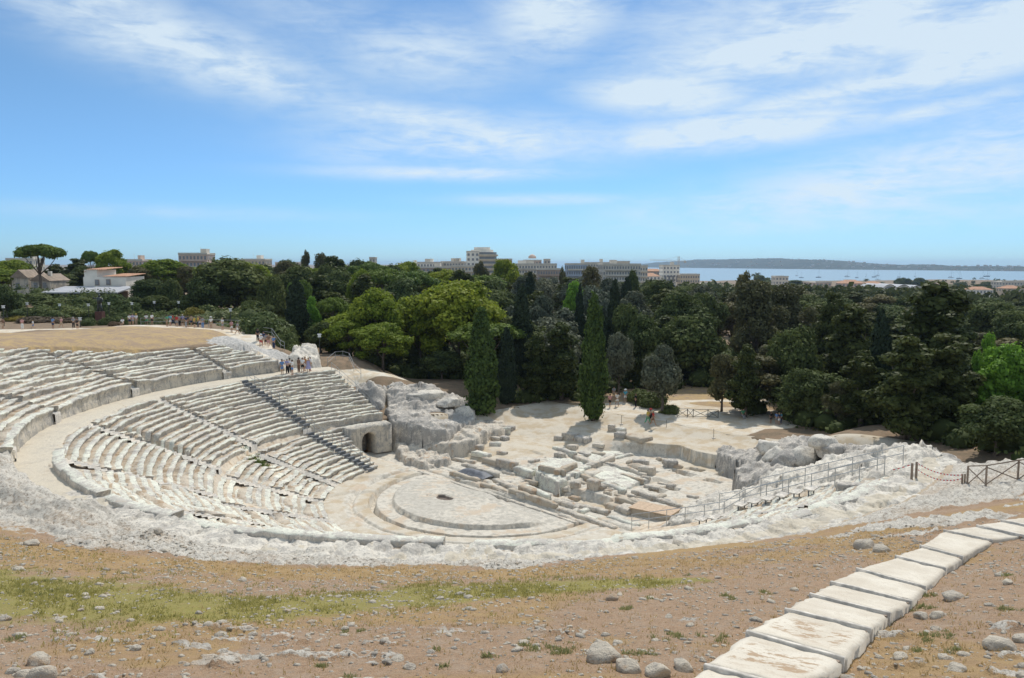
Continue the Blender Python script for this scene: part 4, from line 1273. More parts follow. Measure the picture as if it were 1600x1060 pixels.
# hewn blocks lying loose: (u, v of the base, length, depth, height, turn, material, label)
LOOSE = [
    (893, 694, 1.7, 1.2, .75, -.2, 'block', 'largest of the squared grey blocks just below the sandy court and cypress shadow'),
    (874, 693, 1.0, .9, .55, .1, 'block', 'small squared block touching the left side of the largest block'),
    (911, 700, 1.7, 1.1, .60, -.3, 'rock_dark', 'flat-topped dark block right of the largest squared block'),
    (894, 707, 1.2, .9, .55, .15, 'block', 'cube of pale stone below the largest squared block'),
    (913, 713, 1.4, .7, .35, -.2, 'rock_dark', 'thin dark slab lying on the bare rock below the flat-topped block'),
    (936, 705, 1.2, .8, .4, .1, 'block', 'upper block of the pair stacked beside the bare brown soil'),
    (935, 712, 1.4, .8, .5, .05, 'ochre_block', 'lower tan block of the pair stacked beside the bare brown soil'),
    (956, 689, .8, .8, .8, .3, 'block', 'little cube of stone under the left end of the court ledge'),
    (969, 690, 1.3, .9, .5, -.2, 'seat', 'white flat stone beside the little cube under the court ledge'),
    (970, 700, 1.2, 1.0, .75, .1, 'rock_dark', 'dark cube leaning on the wide flat slab under the court ledge'),
    (997, 703, 2.9, 1.9, .5, -.35, 'ochre_block', 'wide flat tan slab lying under the shaded court ledge'),
    (875, 721, .95, .8, .65, 0, 'block', 'cube of stone standing at the end of the grey wall left of the slab'),
    (928, 765, 1.0, .8, 1.0, -.3, 'block', 'upright block at the corner of the sunken passage'),
    (939, 764, .9, .7, .55, -.3, 'block', 'low block on the right side of the upright corner block'),
    (900, 760, .8, .7, .6, .1, 'block', 'tallest of the three small blocks in the sunken passage'),
    (891, 760, .8, .6, .3, .2, 'block', 'flattest of the three small blocks in the sunken passage'),
    (898, 767, .9, .7, .45, -.1, 'ochre_block', 'tan block in front of the other two in the sunken passage'),
    (967, 787, 2.3, 1.0, .85, -.45, 'ochre_block', 'big tan squared block left of the boarded platform'),
    (997, 788, 1.9, .8, .6, -.45, 'ochre_block', 'tan block behind the big tan one, touching the boarded platform'),
    (828, 757, .7, .7, 1.0, 0, 'ochre_block', 'narrow upright tan pillar stump beside the square platform'),
    (827, 771, 2.2, .9, .7, -.4, 'ochre_block', 'long tan block lying in front of the pillar stump'),
    (712, 712, 1.1, 1.0, .6, .2, 'block', 'single cube of stone at the foot of the rock step'),
    (746, 709, 1.3, .9, .7, .3, 'block', 'white tilted block right of the cube at the rock step'),
    (752, 716, 2.2, .9, .5, -.2, 'seat', 'long low slab in front of the white tilted block'),
    (774, 703, 1.3, .7, .45, .4, 'seat', 'oblong stone nearest the bare brown soil, lowest of the small heap'),
    (775, 694, 1.0, .7, .45, .2, 'block', 'grey stone in the middle of the small heap, left side'),
    (788, 694, .9, .8, .5, -.2, 'rock_dark', 'grey stone in the middle of the small heap, right side'),
    (789, 684, 1.3, .5, .9, .5, 'seat', 'white plate of stone leaning upright on the heap'),
    (797, 680, 1.0, .9, .6, .1, 'rock_dark', 'dark block on the court side of the heap'),
    (785, 715, 1.1, .6, .4, -.1, 'block', 'small slab alone between the heap and the front walls'),
    (1049, 727, 1.3, 1.0, .8, .6, 'rock_dark', 'grey rough stone in the rubble below the court ledge'),
    (1002, 727, 1.6, .9, .8, .5, 'rock_dark', 'pointed grey stone left of the rubble below the court ledge'),
    (1012, 741, 1.5, 1.1, .85, .1, 'block', 'hollow-sided block beside the square post hole'),
    (979, 798, 1.6, 1.2, .55, -.4, 'block', 'block with a worn round hollow left of the boarded platform'),
    (1337, 774, 2.0, .8, .75, .35, 'rock_dark', 'dark pitted block at the edge of the tan landing on the right'),
]
for (u, v, l, d, h, rz, mt, lab) in LOOSE:
    x, y, _ = G(u, v, .25 if u < 1200 else 3.0)
    zb = zs_at(x, y) if u < 1200 else 6.2
    if u > 1200:
        x, y, _ = G(u, v, 6.2)
    o = inst('stone_block', worn_box(l, d, h, random.randint(0, 9999), M[mt], .2, .05, 'stone_block'), None, (x, y + d * .35, zb - .06), (0, 0, rz - .55))
    tag(o, lab, 'stone block', 'hewn blocks lying about the stage')
# rounded fallen rocks in the rubble
for i, (u, v, w, h, lab) in enumerate(((995, 732, 2.2, 1.0, 'rounded tan rock in front of the pointed grey stone'), (1040, 720, 1.1, .7, 'knobbly brown rock at the top of the rubble under the ledge'), (1030, 716, .9, .5, 'smallest brown rock of the rubble under the ledge'), (1060, 728, 1.2, .6, 'brown rock at the right end of the rubble under the ledge'), (985, 722, 1.2, .6, 'flat brown rock between the wide tan slab and the pointed stone'), (1132, 736, .7, .4, 'lone reddish rock near the foot of the right outcrop'))):
    x, y, _ = G(u, v, .2)
    o = inst('fallen_rock', boulder_mesh('fallen_rock', (w, w * .75, h), 40 + i, M['ochre_block'], 5, 2, .1, .1), None, (x, y, zs_at(x, y) + h * .2), (0, 0, i))
    tag(o, lab, 'rock', 'fallen rocks in the rubble under the ledge')

M['wood'] = plain('weathered_wood', (.56, .51, .44), .8, var=.25, scale=6)
M['wood_tan'] = plain('tan_boarding', (.50, .36, .24), .7, var=.12, scale=5)
M['wood_dark'] = plain('dark_fence_wood', (.27, .21, .16), .8, var=.25, scale=6)
M['steel'] = plain('galvanised_steel', (.46, .47, .47), .45, .6, .1, 4)
M['rail'] = plain('grey_rail_paint', (.33, .34, .34), .75, .0, .1, 4)
M['dark_metal'] = plain('dark_stair_metal', (.16, .165, .17), .7, .0, .15, 4)
M['iron'] = plain('black_iron', (.06, .065, .06), .6, .2, .2, 4)
M['sheet'] = plain('grey_sheeting', (.14, .145, .16), .6, 0, .2, 3)
M['white'] = plain('white_paint', (.75, .75, .73), .5, 0, .05, 3)
M['red'] = plain('red_tape', (.62, .05, .05), .5, 0, .05, 3)
M['rope'] = plain('pale_rope', (.5, .45, .36), .9)

# wooden lid and grey sheet
x, y, _ = G(1025, 800, .5)
lid = thing('boarded_platform', 'tan boarded wooden platform over a pit by the front walls', 'platform', (x, y + .6, zs_at(x, y)), -.62)
b = MB(); b.box((0, 0, .28), (3.6, 1.9, .56)); b.build('box_frame', M['ochre_block'], lid)
for i in range(6):
    b = MB(); b.box((-1.55 + i * .62, 0, .60 + .004 * (i % 2)), (.605, 2.1, .05)); b.build('board', M['wood_tan'], lid)
x, y, _ = G(742, 741, .4)
sxy = np.linspace(-1.9, 1.9, 20); sy = np.linspace(-.8, .8, 10)
X, Y_ = np.meshgrid(sxy, sy)
Z = .42 * np.exp(-(Y_ / .55) ** 4) * np.exp(-(X / 1.7) ** 6) + .10 * fbm(X * 2, Y_ * 2, 0, 3, 5) + .03
o = mk('cover_sheet', np.stack([X, Y_, Z], -1).reshape(-1, 3), grid_faces(10, 20), M['sheet'], smooth=True)
o.location = (x, y + .8, zs_at(x, y)); o.rotation_euler = (0, 0, -.75)
tag(o, 'dark grey cover sheet thrown over low walls at the stage front', 'cover')

# ------------------------------------------------------------------ stepped path on the right
steps = thing('stepped_path', 'pale stepped path of broad trodden treads with timber risers crossing the brown slope', 'steps', cone_hit(1300, 930) + (11.5,))
M['tread'] = None
def tread_mat():
    m, nb = newmat('trodden_lime')
    pos = nb.n('ShaderNodeNewGeometry').outputs['Position']
    a = nb.noise(pos, .9, 5); b = nb.noise(pos, 5, 6, .6); c = nb.noise(pos, 24, 4)
    col = nb.mix(nb.ramp(a, .35, .65), (.66, .595, .49), (.56, .49, .39))
    col = nb.mix(nb.math('MULTIPLY', nb.ramp(b, .48, .66), .40), col, (.52, .44, .34))
    mp = nb.n('ShaderNodeMapping', inp={0: pos}); mp.inputs['Scale'].default_value = (1.2, 2.2, 1.0); mp.inputs['Rotation'].default_value = (0, 0, .6)
    deb = nb.noise(mp.outputs[0], 2.1, 6, .72)
    dm = nb.math('MULTIPLY', nb.ramp(nb.attr('litter'), .2, .8), nb.ramp(deb, .51, .56))
    col = nb.mix(nb.math('MULTIPLY', dm, .85), col, (.36, .24, .14))
    col = nb.mix(nb.math('MULTIPLY', nb.ramp(c, .60, .68), .5), col, (.27, .22, .17))
    finish(nb, col, .9, nb.math('ADD', nb.math('MULTIPLY', b, .6), nb.math('MULTIPLY', c, .4)), .5, .025)
    return m
M['tread'] = tread_mat()
pts = STEP_PTS
for i in range(len(pts) - 1):
    (a0, b0), (a1, b1) = pts[i], pts[i + 1]
    zt = STEP_Z[i]; zt2 = STEP_Z[i + 1] - .06
    nu, nv = 22, 14
    u = np.linspace(0, 1, nu); v = np.linspace(0, 1, nv)
    U, Vv = np.meshgrid(u, v)
    wob = .045 * fbm(U * 5 + i * 5, Vv * 4, 0, 4, 150 + i)
    x = (a0[0] * (1 - U) + b0[0] * U) * (1 - Vv) + (a1[0] * (1 - U) + b1[0] * U) * Vv
    y = (a0[1] * (1 - U) + b0[1] * U) * (1 - Vv) + (a1[1] * (1 - U) + b1[1] * U) * Vv
    wl = .03 + .05 * fbm(Vv * 6 + i * 4, U * 0, 0, 3, 151); ed = (U > .97) * 1.0 - (U < .03) * 1.0
    dxn, dyn = (b0[0] - a0[0]), (b0[1] - a0[1]); ll = math.hypot(dxn, dyn)
    x = x + ed * wl * dxn / ll; y = y + ed * wl * dyn / ll
    z = zt * (1 - Vv) + zt2 * Vv + wob * .7 - .06 * sst(.93, 1, np.abs(U * 2 - 1)) * (.5 + 1.0 * np.abs(fbm(Vv * 7, U * 3 + i, 0, 3, 156)))
    lit = np.exp(-((Vv - .5) / .35) ** 2) * (1 - sst(.7, .95, np.abs(U * 2 - 1))) * (1 if i in (1, 2) else .12)
    # skirts down into the soil
    V = np.stack([x, y, z], -1)
    ring = [(0, k) for k in range(nu)] + [(k, nu - 1) for k in range(1, nv)] + [(nv - 1, k) for k in range(nu - 2, -1, -1)] + [(k, 0) for k in range(nv - 2, 0, -1)]
    top = V.reshape(-1, 3)
    rid = [r * nu + c for r, c in ring]
    low = top[rid].copy(); low[:, 2] -= .95 + .08 * np.sin(np.arange(len(rid)))
    VV = np.concatenate([top, low])
    F = grid_faces(nv, nu)
    n0 = len(top); m = len(rid)
    sk = np.array([[rid[k], n0 + k, n0 + (k + 1) % m, rid[(k + 1) % m]] for k in range(m)])
    o = mk('tread', VV, [F, sk], M['tread'], attrs=dict(litter=np.concatenate([lit.ravel(), np.zeros(m)])), smooth=False)
    under(o, steps)
    # timber riser at the near edge
    L = math.hypot(b0[0] - a0[0], b0[1] - a0[1]); ang = math.atan2(b0[1] - a0[1], b0[0] - a0[0])
    mesh = worn_box(L + .06, .075, .42, 300 + i, M['wood'], .3, .012, 'timber_riser', .3)
    nx, ny = -math.sin(ang), math.cos(ang)
    o = inst('timber_riser', mesh, None, ((a0[0] + b0[0]) / 2 - nx * .05, (a0[1] + b0[1]) / 2 - ny * .05, zt - .40), (0, 0, ang))
    under(o, steps)
    for e_, (q, sgn) in enumerate(((b0, -1),)):
        b = MB(); b.box((q[0] - nx * .15 + sgn * .06 * math.cos(ang), q[1] - ny * .15 + sgn * .06 * math.sin(ang), zt - .30), (.07, .07, .55), ang)
        under(b.build('peg', M['wood_dark']), steps)

# ------------------------------------------------------------------ railings, fences, stair
def railing(name, label, pts, h=1.05, rails=(1.0, .52), rad=.025, mat=None, cat='railing', braces=False, post_rad=None, post_every=None):
    """posts and rails through world points; each post a part, each rail a part"""
    t = thing(name, label, cat, pts[0])
    mat = mat or M['rail']
    off = Vector(pts[0])
    for p in pts:
        b = MB(); q = Vector(p) - off
        b.tube([q - Vector((0, 0, .15)), q + Vector((0, 0, h))], post_rad or rad, 6)
        b.build('post', mat, t)
    for rl in rails:
        b = MB()
        b.tube([Vector(p) - off + Vector((0, 0, h * rl)) for p in pts], rad * .9, 6)
        b.build('rail', mat, t)
    if braces:
        for a, c in zip(pts[:-1], pts[1:]):
            a, c = Vector(a) - off, Vector(c) - off
            for s in ((.08, .92), (.92, .08)):
                b = MB(); b.tube([a + Vector((0, 0, h * s[0])), c + Vector((0, 0, h * s[1]))], rad * .8, 5); b.build('brace', mat, t)
    return t

# modern stair over the first radial stair, with its handrail
st_t = thing('metal_stair', 'dark grey metal stair with handrail climbing the left rows to the walkway', 'stair', cart(R_IN, KL[0]) + (0,))
for i, r in enumerate(np.arange(R_IN - .1, R_DIA, .62)):
    z = float(z_low(r + .3)) + .12
    th = KL[0] - math.degrees(.1 / r)
    x, y = cart(r, th)
    b = MB(); b.box((0, 0, 0), (.34, .85, .05)); b.box((-.15, 0, -.12), (.03, .85, .22))
    o = b.build('stair_tread', M['dark_metal']); o.location = (x, y, z); o.rotation_euler = (0, 0, math.radians(th))
    under(o, st_t)
pl = []
for r in np.linspace(R_IN + .4, R_DIA - .3, 15):
    th = KL[0] - math.degrees(.68 / r)
    x, y = cart(r, th); pl.append((x, y, float(z_low(r)) + .05))
off = Vector(st_t.location)
for q in pl:
    b = MB(); b.tube([Vector(q), Vector(q) + Vector((0, 0, 1.05))], .028, 6); under(b.build('handrail_post', M['rail']), st_t)
for hgt in (1.05, .6):
    b = MB(); b.tube([Vector(q) + Vector((0, 0, hgt)) for q in pl], .022, 6); under(b.build('handrail', M['rail']), st_t)

def row_pts(th0, th1, r0, r1, n, dz=0.0):
    out = []
    for f in np.linspace(0, 1, n):
        r = r0 + (r1 - r0) * f
        x, y = cart(r, th0 + (th1 - th0) * f); out.append((x, y, float(z_low(r)) + dz))
    return out
railing('handrail', 'thin steel handrail down the far left end of the rows above the tunnel arch', row_pts(127.5, 124.5, 32.3, 22.2, 7, .05), 1.0, (1.0, .6), .022)
railing('handrail', 'long grey steel handrail climbing the near right rows beside plank steps', row_pts(318.5, 323.5, 14.6, 31.5, 13, .05), 1.1, (1.0, .55), .03, M['steel'])
railing('handrail', 'second grey handrail running in front of the right rock outcrop', row_pts(326, 325.0, 20.5, 32.4, 9, .30), 1.1, (1.0, .55), .028, M['steel'])
pk = thing('plank_steps', 'grey plank steps on short legs beside the long steel handrail', 'steps', cart(23, 319.5) + (0,))
for i, r in enumerate(np.linspace(20.5, 27.5, 9)):
    th = 318.5 + (323.5 - 318.5) * (r - 14.6) / (31.5 - 14.6) - math.degrees(.75 / r)
    x, y = cart(r, th); z = float(z_low(r)) + .30
    b = MB(); b.box((0, 0, 0), (.62, 1.2, .06)); o = b.build('plank', M['wood']); o.location = (x, y, z); o.rotation_euler = (0, 0, math.radians(th)); under(o, pk)
    for sg in (-.5, .5):
        b = MB(); b.box((0, sg, -.24), (.07, .07, .42)); o = b.build('leg', M['dark_metal']); o.location = (x, y, z); o.rotation_euler = (0, 0, math.radians(th)); under(o, pk)

# wooden post fence on the right edge
fp = [ground_hit(u, v, 36, 60) for u, v in ((1511, 760), (1540, 760), (1590, 752), (1640, 748), (1690, 745))]
railing('wooden_fence', 'dark wooden post fence with crossed braces at the right edge under the trees', fp, 1.10, (1.0,), .038, M['wood_dark'], 'fence', True, .05)
fp = [ground_hit(u, v, 36, 62) for u, v in ((1424, 754), (1431, 752))]
tp = thing('tape_post', 'pair of short wooden posts holding red and white tape beside the tan landing', 'post', fp[0])
for q in fp:
    b = MB(); b.tube([Vector(q) - Vector(fp[0]) + Vector((0, 0, -.2)), Vector(q) - Vector(fp[0]) + Vector((0, 0, 1.15))], .07, 6); b.build('post', M['wood_dark'], tp)
fp2 = [ground_hit(u, v, 36, 62) for u, v in ((1503, 758), (1507, 758))]
tp2 = thing('tape_post', 'two thin reddish stakes standing at the left end of the wooden fence', 'post', fp2[0])
for q in fp2:
    b = MB(); b.tube([Vector(q) - Vector(fp2[0]) + Vector((0, 0, -.2)), Vector(q) - Vector(fp2[0]) + Vector((0, 0, .6))], .05, 6); b.build('post', M['wood_dark'], tp2)
def tape(label, a, b, sag, n=28):
    a, b = Vector(a), Vector(b)
    mb = MB()
    for i in range(n):
        f0, f1 = i / n, (i + 1) / n
        p0 = a.lerp(b, f0); p1 = a.lerp(b, f1)
        p0.z -= sag * 4 * f0 * (1 - f0); p1.z -= sag * 4 * f1 * (1 - f1)
        h = Vector((0, .01, .028))
        mb.add([p0 - h, p1 - h, p1 + h, p0 + h], [(0, 1, 2, 3)], i % 2)
    o = mb.build('barrier_tape', [M['white'], M['red']])
    tag(o, label, 'tape', 'red and white barrier tape on the right')
A = Vector(fp[1]) + Vector((0, 0, 1.1)); Bq = Vector(fp2[0]) + Vector((0, 0, .55))
tape('upper red and white tape strung from the wooden posts toward the fence', A, Bq, .25)
tape('lower red and white tape sagging from the wooden posts toward the fence', A - Vector((0, 0, .35)), Bq - Vector((0, 0, .2)), .35)
q1 = Vector(fp[0]) + Vector((0, 0, 1.1)); q2 = Vector(G(1375, 742, 6.4)); q2.z += .25
tape('short red and white tape running left from the wooden posts to the landing', q1, q2, .1, 14)
q3 = Vector(G(1268, 776, 4.3)) + Vector((0, 0, .3)); q4 = Vector(G(1352, 752, 5.6)) + Vector((0, 0, .3))
tape('red and white tape lying along the rubble behind the end of the handrail', q3, q4, .12, 30)

# gate of crossed iron bars and rope posts on the sand court
gp = [ground_hit(u, v, 70, 130) for u, v in ((1058, 652), (1074, 652), (1083, 652.5), (1106, 653), (1122, 654))]
railing('iron_gate', 'low black iron barrier with crossed bars across the sandy path', gp, 1.0, (1.0, .12), .035, M['iron'], 'gate', True, .045)
for (u, v, lab) in ((971, 665, 'left'), (1041, 673, 'middle'), (1115, 687, 'right')):
    x, y, z = G(u, v, 1.4); z = zs_at(x, y)
    rp = thing('rope_post', 'thin iron post on a heavy foot, %s of the three on the sandy court' % {'left': 'leftmost', 'middle': 'middle', 'right': 'rightmost'}[lab], 'post', (x, y, z), 0, 'rope posts along the court edge')
    b = MB(); b.box((0, 0, .09), (.42, .42, .18), 0, 0, .8); b.build('foot', M['wood'], rp)
    b = MB(); b.tube([(0, 0, .15), (0, 0, 1.2)], .025, 6); b.build('stake', M['iron'], rp)
rope = []
for (u, v) in ((971, 665), (1041, 673), (1115, 687), (1170, 697)):
    x, y, z = G(u, v, 1.4); rope.append(Vector((x, y, zs_at(x, y) + 1.05)))
b = MB()
for a, c in zip(rope[:-1], rope[1:]):
    b.tube([a.lerp(c, f) - Vector((0, 0, .25 * 4 * f * (1 - f))) for f in np.linspace(0, 1, 9)], .012, 5)
tag(b.build('rope', M['rope']), 'thin pale rope hung between the three posts on the court', 'rope')

# railings on the plateau
def gh(*l, y0=70, y1=160): return [ground_hit(u, v, y0, y1) for u, v in l]
railing('metal_railing', 'curved steel railing round the brown slope in front of the shaded pines', [P(u, v, Y)[:2] + (T1(*P(u, v, Y)[:2]),) for u, v, Y in ((512, 568, 100), (524, 567, 103), (536, 570, 104), (546, 576, 103), (553, 582, 100), (564, 586, 97))], 1.05, (1.0, .5), .03)
railing('metal_railing', 'grey railing along the crowded top path behind the visitors', [(x, y, T1(x, y)) for x, y in ((-57, 119), (-51, 118.5), (-46, 117.5), (-41, 116), (-37.5, 113))], 1.1, (1.0, .5), .035)
railing('metal_railing', 'grey railing beside the white path going down to the walkway', [(x, y, T1(x, y)) for x, y in ((-36.4, 111.5), (-33.5, 108), (-31, 103.5), (-29.3, 99.5))], 1.1, (1.0, .5), .03)

# ------------------------------------------------------------------ trees
def gnd(x, y):
    s, t = to_st(x, y)
    if S0 < s < S1 and 3 < t < T1_: 
        return zs_at(x, y) if t < 26 and -22 < s < 20 else T1(x, y)
    return T1(x, y)

def leaf_mat(name, c1, c2, trans=.25, rough=.55, tint=(1.0, 1.0, .8)):
    m, nb = newmat(name)
    v = nb.attr('leaf')
    rnd = nb.n('ShaderNodeObjectInfo').outputs['Random']
    col = nb.mix(v, c1, c2)
    col = nb.mix(1.0, col, nb.n('ShaderNodeCombineColor', inp={0: nb.math('ADD', nb.math('MULTIPLY', rnd, .34), .83), 1: nb.math('ADD', nb.math('MULTIPLY', rnd, .22), .89), 2: nb.math('ADD', nb.math('MULTIPLY', rnd, .10), .95)}).outputs[0], 'MULTIPLY')
    p = nb.n('ShaderNodeBsdfPrincipled', inp={'Base Color': col, 'Roughness': rough})
    p.inputs['Specular IOR Level'].default_value = .08
    tr = nb.n('ShaderNodeBsdfTranslucent', inp={'Color': nb.mix(1.0, col, tint, 'MULTIPLY')})
    mx = nb.n('ShaderNodeMixShader', inp={0: trans, 1: p.outputs[0], 2: tr.outputs[0]})
    o = nb.n('ShaderNodeOutputMaterial')
    nb.t.links.new(mx.outputs[0], o.inputs[0])
    return m

LM = {
    'oak': leaf_mat('holm_oak_leaf', (0.055, 0.075, 0.025), (0.133, 0.160, 0.053), .26, .7),
    'olive': leaf_mat('olive_leaf', (0.089, 0.101, 0.066), (0.172, 0.184, 0.124), .2, .7),
    'aleppo': leaf_mat('aleppo_pine_needles', (0.130, 0.185, 0.020), (0.290, 0.335, 0.045), .42),
    'stone': leaf_mat('stone_pine_needles', (0.081, 0.125, 0.027), (0.169, 0.231, 0.048), .32),
    'cypress': leaf_mat('cypress_leaf', (0.044, 0.073, 0.022), (0.091, 0.136, 0.034), .22),
    'cypress_dark': leaf_mat('dark_cypress_leaf', (0.025, 0.037, 0.021), (0.048, 0.065, 0.033), .08),
    'pine': leaf_mat('dark_pine_needles', (0.046, 0.059, 0.017), (0.102, 0.116, 0.035), .28),
    'euc': leaf_mat('eucalyptus_leaf', (0.090, 0.088, 0.041), (0.175, 0.160, 0.071), .28),
    'bright': leaf_mat('bright_broadleaf', (0.106, 0.213, 0.027), (0.213, 0.375, 0.050), .42),
    'bush': leaf_mat('bush_leaf', (0.081, 0.110, 0.035), (0.156, 0.181, 0.062), .18),
    'yellow': leaf_mat('yellow_bush_leaf', (0.188, 0.156, 0.031), (0.300, 0.250, 0.056), .20),
    'reed': leaf_mat('grey_green_reed', (0.131, 0.163, 0.075), (0.219, 0.237, 0.119), .18),
    'brown': leaf_mat('dry_brown_leaf', (0.112, 0.081, 0.050), (0.181, 0.131, 0.081), .15),
    'palm': leaf_mat('palm_leaf', (0.056, 0.075, 0.031), (0.100, 0.125, 0.050), .12),
}
def bark_mat():
    m, nb = newmat('tree_bark')
    pos = nb.n('ShaderNodeTexCoord').outputs['Object']
    mp = nb.n('ShaderNodeMapping', inp={0: pos}); mp.inputs['Scale'].default_value = (4, 4, .8)
    a = nb.noise(mp.outputs[0], 2.0, 5, .6)
    finish(nb, nb.mix(nb.ramp(a, .35, .65), (.085, .065, .050), (.20, .165, .13)), .9, a, .6, .05)
    return m
M['bark'] = bark_mat()

def crown(lumps, n, size, seed, kind='blob', core=.66, up=0.0, vert=0.0, shell=(.78, 1.06), clump=0.35):
    """leaf-sized faces spread over overlapping lumps; lumps: (x, y, z, rx, ry, rz)"""
    rs = np.random.default_rng(seed)
    L = np.array(lumps, float)
    area = (L[:, 3] * L[:, 4] + L[:, 3] * L[:, 5] + L[:, 4] * L[:, 5])
    pick = rs.choice(len(L), size=int(n * 1.9), p=area / area.sum())
    d = rs.normal(size=(len(pick), 3)); d[:, 2] += up
    d /= np.linalg.norm(d, axis=1, keepdims=True)
    # clumping: thin the leaves by a noise so that the crown breaks into tufts
    rad = rs.uniform(shell[0], shell[1], len(pick)) + .34 * (rs.random(len(pick)) ** 5)
    bump = fbm(d[:, 0] * 2.2 + pick * 3.1, d[:, 1] * 2.2, d[:, 2] * 2.2, 2, seed % 40)
    rad = rad * (1 + .30 * bump)
    p = L[pick, :3] + d * L[pick, 3:] * rad[:, None]
    # drop leaves buried inside other lumps
    ok = bump > (-.9 + clump)
    for k in range(len(L)):
        q = (p - L[k, :3]) / (L[k, 3:] * .72)
        ok &= ~(((q ** 2).sum(1) < 1) & (pick != k))
    p, d, pick, bump = p[ok][:n], d[ok][:n], pick[ok][:n], bump[ok][:n]
    m = len(p)
    nrm = d * .9 + rs.normal(size=(m, 3)) * .45 + np.array([0, 0, .30])
    nrm /= np.linalg.norm(nrm, axis=1, keepdims=True)
    a = np.cross(nrm, rs.normal(size=(m, 3))); a /= np.linalg.norm(a, axis=1, keepdims=True)
    if vert:
        a = a * (1 - vert) + np.array([0, 0, 1.0]) * vert; a /= np.linalg.norm(a, axis=1, keepdims=True)
    b = np.cross(nrm, a); b /= np.linalg.norm(b, axis=1, keepdims=True) + 1e-9
    s = size * rs.uniform(.6, 1.35, m)[:, None]
    w = s * rs.uniform(.45, .8, m)[:, None]
    V = np.stack([p - a * s, p + b * w + nrm * s * .15, p + a * s, p - b * w + nrm * s * .15], 1).reshape(-1, 3)
    F = np.arange(m * 4).reshape(m, 4)
    lv = np.clip(.5 + .35 * rs.normal(size=len(L))[pick] * .6 + .22 * rs.normal(size=m) + .4 * bump, 0, 1)
    A = np.repeat(lv, 4)
    Vs, Fs, As = [V], [F], [A]
    off = len(V)
    if core:  # inner lumps in a darker leaf tone, added to block light and darken gaps
        bm = bmesh.new(); bmesh.ops.create_icosphere(bm, subdivisions=1, radius=1.0)
        cv = np.array([v.co[:] for v in bm.verts]); cf = np.array([[l.vert.index for l in f.loops] for f in bm.faces]); bm.free()
        tri = []
        for k in range(len(L)):
            c = cv * (1 + .25 * rs.normal(size=(len(cv), 1)) * .5) * L[k, 3:] * core + L[k, :3]
            Vs.append(c); tri.append(cf + off); As.append(np.full(len(cv), .15)); off += len(cv)
        Fs.append(np.concatenate(tri))
    return np.concatenate(Vs), Fs, np.concatenate(As)

def trunk_mesh(H, r0, lean, limbs, seed, fork=.5, name='trunk'):
    rs = random.Random(seed)
    b = MB()
    pts = [Vector((0, 0, -.4))]; n = 6
    for i in range(1, n + 1):
        f = i / n
        pts.append(Vector((lean[0] * f * f + rs.uniform(-.1, .1) * f, lean[1] * f * f + rs.uniform(-.1, .1) * f, H * f)))
    b.tube(pts, [r0 * (1.35 if i == 0 else 1 - .6 * i / n) for i in range(n + 1)], 7)
    for (dx_, dy_, dz_) in limbs:
        f = fork + rs.uniform(-.12, .25)
        k = min(n - 1, max(1, int(f * n)))
        p0 = pts[k]; p1 = Vector((dx_, dy_, dz_))
        mid = p0.lerp(p1, .5) + Vector((rs.uniform(-.3, .3), rs.uniform(-.3, .3), -.25))
        b.tube([p0, mid, p1], [r0 * .45, r0 * .3, r0 * .10], 5)
    return b.build(name, M['bark'], smooth=True, link=False)

def crown_obj(kind, V, F, A):
    return mk('crown', V, F, LM[kind], attrs=dict(leaf=A), link=False)

PROTO = {}
def reg(kind, crown_me, trunk_me, H, Wd): PROTO.setdefault(kind, []).append((crown_me, trunk_me, H, Wd))

def ball_lumps(rs, n, c, R_, r, squash=.8, low=-.6):
    out = []
    for _ in range(n):
        while True:
            d = rs.normal(size=3); d /= np.linalg.norm(d)
            if d[2] > low: break
        f = rs.uniform(.55, 1.0)
        q = np.array(c) + d * np.array(R_) * f
        k = rs.uniform(*r)
        out.append((*q, k, k * rs.uniform(.8, 1.1), k * squash * rs.uniform(.85, 1.1)))
    out.append((*c, R_[0] * .7, R_[1] * .7, R_[2] * .75))
    return out

for sd in (1, 2, 3):
    rs = np.random.default_rng(100 + sd)
    L = ball_lumps(rs, 26, (0, 0, 6.6), (3.9, 3.9, 4.3), (1.3, 2.2))
    reg('oak', crown_obj('oak', *crown(L, 9000, .30, sd)), trunk_mesh(6, .32, (.3, .1), [(l[0] * .8, l[1] * .8, l[2]) for l in L[:7]], sd), 12.2, 11.0)
for sd in (1, 2):
    rs = np.random.default_rng(120 + sd)
    L = ball_lumps(rs, 24, (0, 0, 5.0), (2.8, 2.8, 3.2), (.9, 1.5), .85)
    reg('olive', crown_obj('olive', *crown(L, 9000, .22, sd + 5, clump=.5)), trunk_mesh(4.6, .28, (.2, .2), [(l[0] * .8, l[1] * .8, l[2]) for l in L[:8]], sd), 9.2, 8.0)
for sd in (1, 2, 3):
    rs = np.random.default_rng(140 + sd)
    L = []
    for k in range(34):
        a = rs.uniform(0, 2 * math.pi); f = math.sqrt(rs.random())
        rr = 5.6 * f; z = 13.6 - 4.6 * f ** 2.2 + rs.uniform(-.9, .3)
        q = rs.uniform(1.2, 2.1)
        L.append((rr * math.cos(a), rr * math.sin(a), z, q, q, q * .68))
    for k in range(14):
        a = rs.uniform(0, 2 * math.pi); rr = rs.uniform(3.8, 5.6)
        q = rs.uniform(1.0, 1.7)
        L.append((rr * math.cos(a), rr * math.sin(a), rs.uniform(5.0, 9.0), q, q, q * .75))
    reg('aleppo', crown_obj('aleppo', *crown(L, 13000, .27, sd + 9, up=.35, clump=.5)), trunk_mesh(11, .36, (.8, .3), [(l[0] * .85, l[1] * .85, l[2] - .5) for l in L[:12]], sd, .55), 15.0, 14.0)
